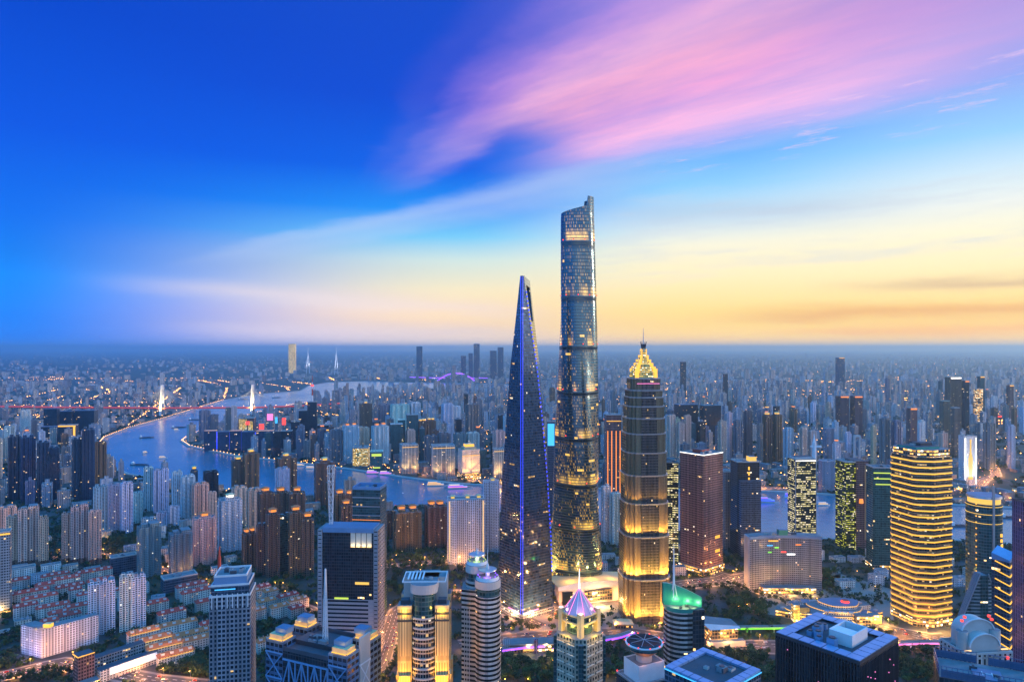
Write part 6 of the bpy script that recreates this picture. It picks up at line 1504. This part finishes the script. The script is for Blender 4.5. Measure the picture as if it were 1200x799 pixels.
while d < 6200:
    step = 33+max(0, d-2200)*.012
    n = int(1.56*d/step)
    for i in range(n):
        px = PX0+(-.78+1.56*(i+rs.random())/n)*F; dd = d+rs.uniform(-.5,.5)*step; x = X(px, dd); py = PY0+F*HC/dd
        if wet(x, dd, 26) or avenue_gap(x, dd) < 24: continue
        g = 1+.5*math.sin(x*.0045+1.3)*math.cos(dd*.0037)                   # parks and gaps
        if math.sin(x*.0062+2)*math.sin(dd*.0051+.7) > .55: continue
        sh, h0, h1, lo = zone(px, py, dd); u = rs.random()
        if u < sh*.55*g:
            w = rs.uniform(17,30); 
            if not gfree(x, dd, w*.62): continue
            gput(x, dd, w*.62); h = h0+(h1-h0)*rs.random()**1.3
            if rs.random() < .03: h *= 1.45
            CAND.append((x, dd, w, w*rs.uniform(.5,.9), h, px))
        elif u < sh*.55*g+lo*.7:
            w = rs.uniform(18,46); 
            if not gfree(x, dd, w*.42): continue
            gput(x, dd, w*.42); LOWS.append((x, dd, w, rs.uniform(10,16), rs.uniform(8,24), px))
    d += step
def orient(px): return rad((37 if px < 345 else 22)+rs.choice((0,0,0,90))+rs.gauss(0,6))
CAND.sort(key=lambda c: -(c[4]/c[1])*min(1., .5+c[4]/120))
N_IND = 175
FACS = [('apt_pale','pale blue'),('apt_pale','white'),('apt_pale','grey'),('apt_beige','beige'),('apt_beige','pink'),('apt_brown','brown'),('apt_grey','grey'),('apt_grey','slate'),('apt_brown','tan'),('office_dark','dark'),('office_teal','teal')]
for (x, dd, w, dp, h, px) in CAND[:N_IND]:
    fac, col = rs.choice(FACS); off = fac.startswith('office')
    jit = tuple(c*rs.uniform(.85,1.1) for c in TINT[col])
    tall = 'tall' if h > 100 else 'low' if h < 60 else 'mid-height'
    crown = rs.random() < .14
    word = f"{tall} {col} {'office' if off else 'apartment'} tower" + (' with lit crown' if crown else '')
    t = thing('apartment_tower' if not off else 'office_tower', word, 'apartment tower' if not off else 'office tower', (x,dd,0), orient(px), 'apartment towers across the river' if not off else 'office towers across the river', jit)
    b = MB(); b.prism(notched(w,dp,5,dp*.12) if not off else rect(w,dp),0,h,fac,'roof',bw=MATS[fac]['bw']); b.build('tower_body', t)
    k = rs.choice((1,1,2))
    for i in range(k): q = MB(); xx = (-.5+(i+.5)/k)*w*.8; q.box(xx,0,h,w*.34,dp*.5,rs.uniform(4,8),fac if not off else 'roof','roof',bw=3.4); q.build('lift_house', t)
    if crown: q = MB(); q.box(0,0,h+8.1,w*.4,dp*.5,4,rs.choice(('glow_gold','glow_orange')),'roof'); q.build('lit_crown', t)
    p = pix(x,dd,h*.6); AUTO.append((t,p[0],p[1],dd,word,'a' if not off else 'o'))
def mass(name, L, fac, heads=True):
    mb = MB(); mi = MATS[fac]
    for (x, dd, w, dp, h, px) in L:
        a = orient(px); P = [rotp(q, a) for q in rect(w, dp)]; P = [(x+p[0], dd+p[1]) for p in P]
        mb.prism(P, 0, h, fac, 'roof', bw=3.6)
        if heads and h > 40:
            s = .4; P2 = [(x+(p[0]-x)*s, dd+(p[1]-dd)*s) for p in P]; mb.prism(P2, h, h+rs.uniform(4,9), fac, 'roof', bw=3.6)
    return stuff(mb.build(name))
mass('background_towers', CAND[N_IND:], 'mass_tower')
mass('low_rise_quarter', LOWS, 'mass_low', False)
FAR_ = []; d = 6200.
while d < 46000:
    step = 95+(d-6200)*.022; n = int(1.6*d/step)
    for i in range(n):
        px = PX0+(-.8+1.6*(i+rs.random())/n)*F; dd = d+rs.uniform(-.5,.5)*step; x = X(px, dd)
        if wet(x, dd, 60): continue
        cl = math.sin(x*.0013+1)*math.sin(dd*.0011+.4)+.5*math.sin(x*.0031)*math.cos(dd*.0027)
        if rs.random() > (.34+.36*cl if px < 420 else .62+.34*cl): continue
        h = rs.choice((18,22,30,45,60,75,85))*rs.uniform(.7,1.2)*(1 if px > 420 else .8)
        if rs.random() < .02: h *= 1.9
        w = rs.uniform(28,70); FAR_.append((x, dd, w, rs.uniform(16,30), h, px))
    d += step
mass('distant_city', FAR_, 'mass_tower', False)

# ------------------------------------------------------------------ near low-rise individuals fill the gaps on the near bank
LB = 0
for _ in range(4000):
    px, py = rs.uniform(-20,1220), rs.uniform(618,735); 
    x, dd = G(px, py)
    if wet(x, dd, 24) or not gfree(x, dd, 15): continue
    if not (px < 350 or (px > 640 and py < 690)) : continue
    if rs.random() < .5: continue
    gput(x, dd, 15); w, dp, h = rs.uniform(18,30), rs.uniform(11,15), rs.uniform(8,18); col = rs.choice(('white','grey','beige','slate'))
    t = thing('low_block', 'low flat-roofed block', 'low block', (x,dd,0), rad(39 if px < 400 else 10)+rs.gauss(0,.08), 'low flat-roofed blocks', TINT[col])
    b = MB(); b.prism(rect(w,dp),0,h,'lowrise','roof',bw=3.3); b.build('wall', t); parapet(t,w,dp,h,1.,.4,'concrete')
    for i in range(2): q = MB(); q.box(rs.uniform(-.3,.3)*w,rs.uniform(-.2,.2)*dp,h,3,3,2,'steel'); q.build('rooftop_unit', t)
    p = pix(x,dd,h); AUTO.append((t,p[0],p[1],dd,f'low {col} flat-roofed block','l')); LB += 1
    if LB >= 90: break

# ================================================================== TREES
def leaf_mat(name, c0, c1):
    m, k, b = newmat(name); ge = k.new('ShaderNodeNewGeometry'); oi = k.new('ShaderNodeObjectInfo')
    c = k.mix(ge.outputs['Random Per Island'], (*c0,1), (*c1,1)); f = k.m('ADD', .7, k.m('MULTIPLY', oi.outputs['Random'], .6)); c = k.mix(1., c, k.comb(f,f,f), 'MULTIPLY')
    k.l.new(c, b.inputs['Base Color']); b.inputs['Roughness'].default_value = .8; b.inputs['Specular IOR Level'].default_value = .2
    return m
leaf_mat('leaf_green', (.02,.055,.022), (.055,.11,.04)); leaf_mat('leaf_dark', (.013,.038,.022), (.035,.075,.035)); leaf_mat('leaf_olive', (.06,.08,.02), (.11,.12,.04))
def leaves(mb, cx, cy, cz, rx, rz, n, m, r, sz=.9):
    lobes = [(r.gauss(0,.42),r.gauss(0,.42),r.gauss(0,.36),r.uniform(.45,.7)) for _ in range(6)]
    for _ in range(n):
        l = r.choice(lobes); v = Vector((r.gauss(0,1),r.gauss(0,1),r.gauss(0,1))).normalized()*l[3]*r.uniform(.75,1.05)
        p = Vector((cx+(l[0]+v.x)*rx, cy+(l[1]+v.y)*rx, cz+(l[2]+v.z)*rz))
        nrm = (v+Vector((r.gauss(0,.5),r.gauss(0,.5),r.gauss(.3,.5)))).normalized(); a = nrm.orthogonal().normalized(); b_ = nrm.cross(a); s = sz*r.uniform(.6,1.3)
        th = r.uniform(0,6.28); a, b_ = a*math.cos(th)+b_*math.sin(th), b_*math.cos(th)-a*math.sin(th)
        mb.face([p-a*s-b_*s*.5, p+a*s-b_*s*.5, p+a*s*.7+b_*s*.7, p-a*s*.6+b_*s*.6], m)
PROTO = []
rt = random.Random(9)
for i, (m, rx, rz, hh) in enumerate((('leaf_green',4.2,3.6,6.2),('leaf_dark',4.8,4.2,7.),('leaf_olive',3.6,3.2,5.6),('leaf_dark',3.4,4.8,7.4),('leaf_green',5.2,4.0,6.8))):
    c = MB(); leaves(c,0,0,hh,rx,rz,260,m,rt); tr = MB(); tr.cone(0,0,0,hh*.8,.38,.2,'bark',7)
    for k in range(4): a = k*1.57+rt.random(); tr.beam((0,0,hh*.45),(rx*.5*math.cos(a),rx*.5*math.sin(a),hh*.85),.22,'bark',.1)
    o = bpy.data.objects.new('tree', None); COL.objects.link(o)
    c.build('crown', o); tr.build('trunk', o); PROTO.append(o)
USED = set()
TREEPOS = []
def plant(poly, n, minr=5.2):
    xs = [p[0] for p in poly]; ys = [p[1] for p in poly]; k = 0; tries = 0
    while k < n and tries < n*14:
        tries += 1; px, py = rt.uniform(min(xs),max(xs)), rt.uniform(min(ys),max(ys))
        if not inpoly(px, py, poly): continue
        x, y = G(px, py)
        if wet(x, y, 8) or not gfree(x, y, 3.4): continue
        gput(x, y, 2.3); TREEPOS.append((x, y, px, py)); k += 1
PARKS = [([(140,765),(245,770),(247,800),(120,800)],46,'beside the grid-front office tower'),([(585,765),(650,768),(652,800),(585,800)],40,'in front of the wedge skyscraper'),([(700,765),(735,762),(730,800),(700,800)],16,'beside the rooftop disc'),
 ([(826,765),(900,770),(900,800),(826,800)],34,'beside the green-roofed tower'),([(870,700),(960,728),(955,738),(850,712)],40,'in the park left of the shopping centre'),([(880,655),(985,672),(960,700),(900,690)],24,'behind the shopping centre'),
 ([(1055,765),(1108,765),(1108,800),(1055,800)],24,'below the pink footbridge'),([(452,645),(542,650),(540,690),(455,700)],40,'below the brown twin towers'),([(110,625),(165,625),(160,645),(105,650)],22,'between the pale blue towers'),
 ([(225,660),(300,668),(300,690),(225,684)],20,'below the orange-crowned tower'),([(300,670),(372,690),(370,720),(345,700),(300,690)],22,'beside the mirror glass slab'),([(1040,735),(1110,738),(1110,745),(1040,743)],12,'at the foot of the gold-banded tower'),
 ([(965,645),(1045,650),(1040,690),(1000,700)],26,'between the green tower and the shopping centre'),([(770,650),(800,652),(800,668),(770,668)],10,'left of the red brown tower')]
NAMED = []
for poly, n, where in PARKS:
    a = len(TREEPOS); plant(poly, n)
    for p in TREEPOS[a:]: NAMED.append((p, where))
NAMED = NAMED[:300]
KIND = ['rounded green tree','broad dark tree','small olive tree','upright dark tree','wide green tree']
for (x, y, px, py), where in NAMED:
    i = rt.randrange(5); s = rt.uniform(.8,1.35)
    if i in USED: t = copy_thing(PROTO[i], (x,y,0), rt.uniform(0,6.28), (s,s,s*rt.uniform(.9,1.15)))
    else: t = PROTO[i]; t.location = (x,y,0); t.scale = (s,s,s); USED.add(i)
    t['label'] = f"{KIND[i]} {where}"; t['category'] = 'tree'; t['group'] = f"trees {where}"
    AUTO.append((t,px,py,y,t['label'],'t'))
# greenery nobody could count: gardens between the blocks and along the roads
gm = MB(); cnt = 0
for nm_, (L_, wd, sp) in ROADS.items():
    for x, y, a in resample([G(*p) for p in L_], 11.):
        for s_ in (-1, 1):
            xx, yy = x-math.sin(a)*s_*(wd/2+6.5), y+math.cos(a)*s_*(wd/2+6.5)
            if y > 1500 or any((xx-p)**2+(yy-q)**2 < (r+2)**2 for p, q, r in OCC) or onroad(xx, yy, -3.): continue
            leaves(gm, xx, yy, 5., 3.6, 3.2, 46, rt.choice(('leaf_green','leaf_dark')), rt, 1.4)
for _ in range(40000):
    px, py = rt.uniform(-15,1215), rt.choice((rt.uniform(575,660),rt.uniform(600,800)))
    if py > 690 and 380 < px < 800 and rt.random() < .5: continue
    x, y = G(px, py)
    if wet(x, y, 6) or not gfree(x, y, 1.6): continue
    gput(x, y, 2.6); h = rt.uniform(3.6,6.); leaves(gm, x, y, h, rt.uniform(3.6,6.5), h*.62, 28 if y > 1000 else 46, rt.choice(('leaf_green','leaf_dark','leaf_dark','leaf_olive')), rt, 1.5); cnt += 1
    if cnt >= 5600: break
stuff(gm.build('garden_greenery'))
gm = MB(); cnt = 0
for _ in range(9000):
    dd = rt.uniform(1650,5200); px = rt.uniform(-10,1210); x = X(px, dd)
    if wet(x, dd, 8) or not gfree(x, dd, 3): continue
    h = rt.uniform(4,8); leaves(gm, x, dd, h, rt.uniform(7,16), h*.6, 16, 'leaf_dark', rt, 4.5); cnt += 1
    if cnt > 2200: break
stuff(gm.build('distant_greenery'))

# ================================================================== LAMPS, TRAFFIC, BOATS
def lamp_proto():
    o = bpy.data.objects.new('street_lamp', None); COL.objects.link(o)
    p = MB(); p.cone(0,0,0,9.,.16,.1,'steel',8); p.beam((0,0,9),(1.6,0,9.4),.14,'steel'); p.build('pole', o)
    h = MB(); h.box(1.7,0,9.15,1.3,.6,.35,'glow_lamp','dark_metal'); h.build('lamp_head', o); return o
LP = lamp_proto(); lp_used = False; nl = 0
for nm, (L_, wd, sp) in ROADS.items():
    P = [G(*p) for p in L_]
    pts = resample(P, sp)
    for i, (x, y, a) in enumerate(pts):
        s = 1 if i % 2 else -1; xx, yy = x-math.sin(a)*s*(wd/2+1.5), y+math.cos(a)*s*(wd/2+1.5)
        t = LP if not lp_used else copy_thing(LP, (0,0,0)); lp_used = True
        t.location = (xx,yy,.2); t.rotation_euler[2] = a-s*math.pi/2; w = f"orange street lamp along the {nm}"
        t['label'] = w; t['category'] = 'street lamp'; t['group'] = f"street lamps along the {nm}"; p = pix(xx,yy); AUTO.append((t,p[0],p[1],yy,w,'s'))
        if i % 2 == 0: lamp('lamp_light','POINT',(1.7,0,8.6),(1.,.36,.07) if nm not in ('crossing',) else (1.,.55,.3),17000 if y < 1300 else 34000,t,.4)
        nl += 1
# low park lamps
PL = bpy.data.objects.new('park_lamp', None); COL.objects.link(PL)
q = MB(); q.cone(0,0,0,4.2,.12,.09,'steel',8); q.build('post', PL); q = MB(); q.cone(0,0,4.2,4.9,.3,.42,'glow_lamp',10); q.build('globe', PL)
pk = 0; used_ = False
for poly, n, where in PARKS:
    xs = [p[0] for p in poly]; ys = [p[1] for p in poly]; m_ = 0
    for _ in range(300):
        px, py = rt.uniform(min(xs),max(xs)), rt.uniform(min(ys),max(ys))
        if m_ >= max(3, n//7) or not inpoly(px,py,poly): continue
        x, y = G(px,py)
        if not gfree(x,y,.6): continue
        gput(x,y,.8); t = PL if not used_ else copy_thing(PL,(0,0,0)); used_ = True; t.location = (x,y,0); t['label'] = f"small glowing park lamp {where}"; t['category'] = 'park lamp'; t['group'] = f"park lamps {where}"
        AUTO.append((t,px,py,y,t['label'],'t')); lamp('lamp_light','POINT',(0,0,5.6),(1.,.55,.08),1500,t,.3); m_ += 1
# cars
def car_proto(seed):
    o = bpy.data.objects.new('car', None); COL.objects.link(o)
    b = MB(); prof = [(-2.2,.35),(2.2,.35),(2.25,.8),(1.3,.95),(.7,1.45),(-1.2,1.45),(-1.9,.95),(-2.25,.9)]
    A = [(x,-.9,z) for x,z in prof]; B = [(x,.9,z) for x,z in prof]
    n = len(prof)
    for i in range(n): j = (i+1)%n; b.face([A[j],A[i],B[i],B[j]],'car_paint' if i not in (3,5) else 'dark_glass')
    b.face(A,'car_paint'); b.face(B[::-1],'car_paint'); b.build('body', o)
    for s in (-1,1):
        h = MB(); h.box(2.3,s*.6,.55,.2,.5,.3,'glow_white'); h.build('headlight', o); h = MB(); h.box(-2.3,s*.6,.65,.2,.5,.3,'glow_red'); h.build('taillight', o)
        for x in (-1.4,1.4):
            w = MB(); n2 = 10; r0 = [(x+.34*math.cos(k*.628),s*.93-.1*s,.34+.34*math.sin(k*.628)) for k in range(n2)]; r1 = [(p[0],s*.98,p[2]) for p in r0]
            for k in range(n2): w.face([r0[k],r0[(k+1)%n2],r1[(k+1)%n2],r1[k]],'tyre_black')
            w.face(r1,'tyre_black'); w.build('wheel', o)
    return o
CP = car_proto(1); cu = False; rc = random.Random(21)
CN = {'white':(1.2,1.2,1.2),'silver':(.8,.82,.85),'black':(.06,.06,.07),'red':(.8,.08,.06),'dark blue':(.08,.12,.3)}
for nm in ('avenue','boulevard','crossing','curved street','junction street','tower street'):
    L_, wd, sp = ROADS[nm]; P = [G(*p) for p in L_]; n = {'junction street':22,'crossing':12}.get(nm,24)
    allp = resample(P, 3.)
    taken = []
    for i in range(n*4):
        x, y, a = rc.choice(allp); ln = rc.choice((-.36,-.14,.14,.36)); xx, yy = x-math.sin(a)*ln*wd, y+math.cos(a)*ln*wd
        if any((xx-p)**2+(yy-q)**2 < 64 for p, q in taken) or len(taken) >= n: continue
        px, py = pix(xx,yy)
        if not (0 < px < 1200 and py < 798): continue
        taken.append((xx,yy)); t = CP if not cu else copy_thing(CP,(0,0,0)); cu = True
        t.location = (xx,yy,.52); t.rotation_euler[2] = a+(math.pi if ln > 0 else 0); c = rc.choice(list(CN))
        for ch in t.children: ch.color = (*CN[c],1)
        w = f"{c} car on the {nm}"; t['label'] = w; t['category'] = 'car'; t['group'] = f"cars on the {nm}"; AUTO.append((t,px,py,yy,w,'c'))
# boats
def boat(px, py, L_, rot, kind, label):
    x, y = G(px, py); t = thing({'barge':'barge','ferry':'ferry','cruise':'cruise_boat'}[kind], label, 'boat', (x,y,.3), rad(rot), None, (1,1,1))
    w = L_*.2; h = MB(); P = [(-L_/2,-w/2),(L_*.3,-w/2),(L_/2,0),(L_*.3,w/2),(-L_/2,w/2)]
    h.loft([[(a*.96,b_*.85,-.3) for a,b_ in P],[(a,b_,2.6 if kind != 'barge' else 3.) for a,b_ in P]],'hull' if kind == 'barge' else 'white_paint','roof_dark','hull'); h.build('hull', t)
    if kind == 'barge':
        c = MB(); c.box(-L_*.38,0,3.1,L_*.12,w*.7,7,'white_paint'); c.build('wheelhouse', t); c = MB()
        for i in range(3): c.box(-L_*.15+i*L_*.19,0,3.05,L_*.16,w*.75,1.6,'dark_metal')
        c.build('hatch', t); l = MB(); l.box(-L_*.38,0,10.2,1.2,1.2,1.2,'glow_white'); l.build('mast_light', t)
    else:
        for k in range(3 if kind == 'cruise' else 2):
            c = MB(); c.box(-L_*.06*(k+1),0,2.7+k*3.1,L_*(.72-.16*k),w*(.85-.12*k),2.9,'white_paint'); c.build('deck_house', t)
            l = MB(); g = {'ferry':'glow_warm'}.get(kind) or ('glow_pink','glow_purple','glow_warm')[k]
            if 'blue' in label: g = ('glow_blue','glow_blue','glow_purple')[k]
            if 'gold' in label: g = 'glow_gold'
            for s in (-1,1): l.box(-L_*.06*(k+1),s*(w*(.85-.12*k)/2+.2),3.6+k*3.1,L_*(.70-.16*k),.3,1.5 if kind == 'cruise' else .9,g)
            l.build('window_light', t)
BOATS = [(164,545,66,-8,'barge','dark cargo ship with a white wheelhouse, largest vessel near the river bend'),(191,537,30,20,'ferry','white ferry mid-river, below the bend'),(170,531,24,70,'ferry','small white boat heading upriver near the left bank'),(172,513,60,15,'barge','dark barge near the left promenade'),(210,501,70,25,'barge','long dark barge mid-river above the bend'),(207,504,26,25,'ferry','white boat beside the long dark barge'),(228,492,60,10,'barge','dark barge just below the red bridge, left one'),(251,486,55,8,'barge','dark barge just below the red bridge, right one'),
 (285,468,80,5,'barge','dark barge beyond the red bridge'),(324,466,70,8,'barge','second dark barge beyond the red bridge'),(438,555,52,4,'cruise','moored pink-lit tour boat, left of two below the green glass block'),(453,556,50,4,'cruise','moored pink-lit tour boat, right of two below the green glass block'),(538,572,76,8,'cruise','large pink-lit tour boat at the far quay'),(512,569,66,4,'cruise','gold-lit tour boat at the far quay'),
 (899,588,58,-6,'cruise','tour boat outlined in blue and violet light on the right reach'),(925,583,30,0,'cruise','small tour boat lit in blue behind the pale yellow lit tower'),(1186,607,55,0,'barge','dark barge near the right edge'),(1128,617,60,0,'barge','dark barge between the gold-banded and barrel towers'),(352,546,46,3,'ferry','white moored ferry at the far quay, left one'),(365,549,40,3,'ferry','white moored ferry at the far quay, right one'),(965,592,36,5,'ferry','white ferry in the gap right of the pale yellow lit tower')]
for b_ in BOATS: boat(*b_)

# lights of the far streets, too many to count
def far_lights():
    for nm, g, n, sz in (('street_lights','glow_lamp',4600,1.05),('window_lights','glow_white',700,.7),('sign_lights','glow_pink',120,1.),('sign_lights','glow_gold',800,1.2),('sign_lights','glow_red',110,1.)):
        mb = MB(); rl = random.Random(nm+g); k = 0
        streets = [(rl.uniform(-.74,.74), rl.uniform(1700,9000), rl.choice((.35,1.92,.38,1.95,.64,2.2)), rl.uniform(250,1300)) for _ in range(150)]
        while k < n:
            if nm == 'street_lights' and rl.random() < .88:
                u, dd, a, L_ = rl.choice(streets); f = rl.uniform(-.5,.5)*L_; x, y = u*dd+math.cos(a)*f, dd+math.sin(a)*f
            else:
                y = 1650*math.exp(rl.random()*2.55); x = y*rl.uniform(-.76,.76)
            if y < 1600 or wet(x, y, 4): continue
            r = sz*min(5.5, .55+y/2600)*rl.uniform(.5,1.1); z = rl.uniform(6,14) if nm == 'street_lights' else rl.uniform(6,40)
            if r > z: z = r+2
            mb.box(x,y,z,r,r,r*.7,g); k += 1
        stuff(mb.build(nm))
    mb = MB(); rl = random.Random(8)
    for a, b_, c in AVES:
        for (x, y) in avenue_points(a, b_, c, 38.):
            if rl.random() < .25: continue
            r = min(4.4, .95+y/2500)*rl.uniform(.6,1.15); mb.box(x+rl.uniform(-9,9),y+rl.uniform(-9,9),8,r,r,r*.7,'glow_lamp')
    stuff(mb.build('avenue_lights'))
    mb = MB()
    for L_ in (FAR[9:22], NEAR[9:14]):
        for x, y, a in resample([G(*p) for p in L_], 26): mb.box(x,y,6,1.5,1.5,1.3,'glow_lamp')
    stuff(mb.build('quay_lights'))
far_lights()

# ================================================================== LABELS
ORD = ['first','second','third','fourth','fifth','sixth','seventh','eighth','ninth','tenth','eleventh','twelfth','thirteenth','fourteenth','fifteenth','sixteenth','seventeenth','eighteenth','nineteenth','twentieth']
def ordinal(i): return ORD[i] if i < 20 else ('twenty-','thirty-','forty-','fifty-')[(i+1)//10-2]+ORD[(i+1)%10-1] if (i+1)%10 else ('','','','thirtieth','fortieth','fiftieth')[(i+1)//10] if i < 60 else str(i+1)+'th'
groups = {}
for (o, px, py, d, word, fam) in AUTO:
    if fam in ('t','s','c'): key = (word,)
    else:
        mk = min(MARKS, key=lambda m: math.hypot(px-m[0], (py-m[1])*1.6)+abs(math.log(d/m[2]))*60)
        rel = 'beyond' if d > mk[2]*1.12 else 'in front of' if d < mk[2]*.88 else 'left of' if px < mk[0]-6 else 'right of' if px > mk[0]+6 else 'beside'
        key = (word, rel, 'the '+mk[3])
    groups.setdefault(key, []).append((px, o))
for key, L_ in groups.items():
    L_.sort(key=lambda q: q[0]); base = ' '.join(key)
    for i, (px, o) in enumerate(L_):
        if len(L_) == 1: lab = base
        else: lab = f"{base}, {ordinal(i)} from left"
        if len(lab.split()) > 16: lab = lab.replace('apartment tower','tower').replace(' with lit crown',' lit crown')
        if len(lab.split()) > 16: lab = ' '.join(lab.replace('the ','').split()[-16:])
        o['label'] = lab
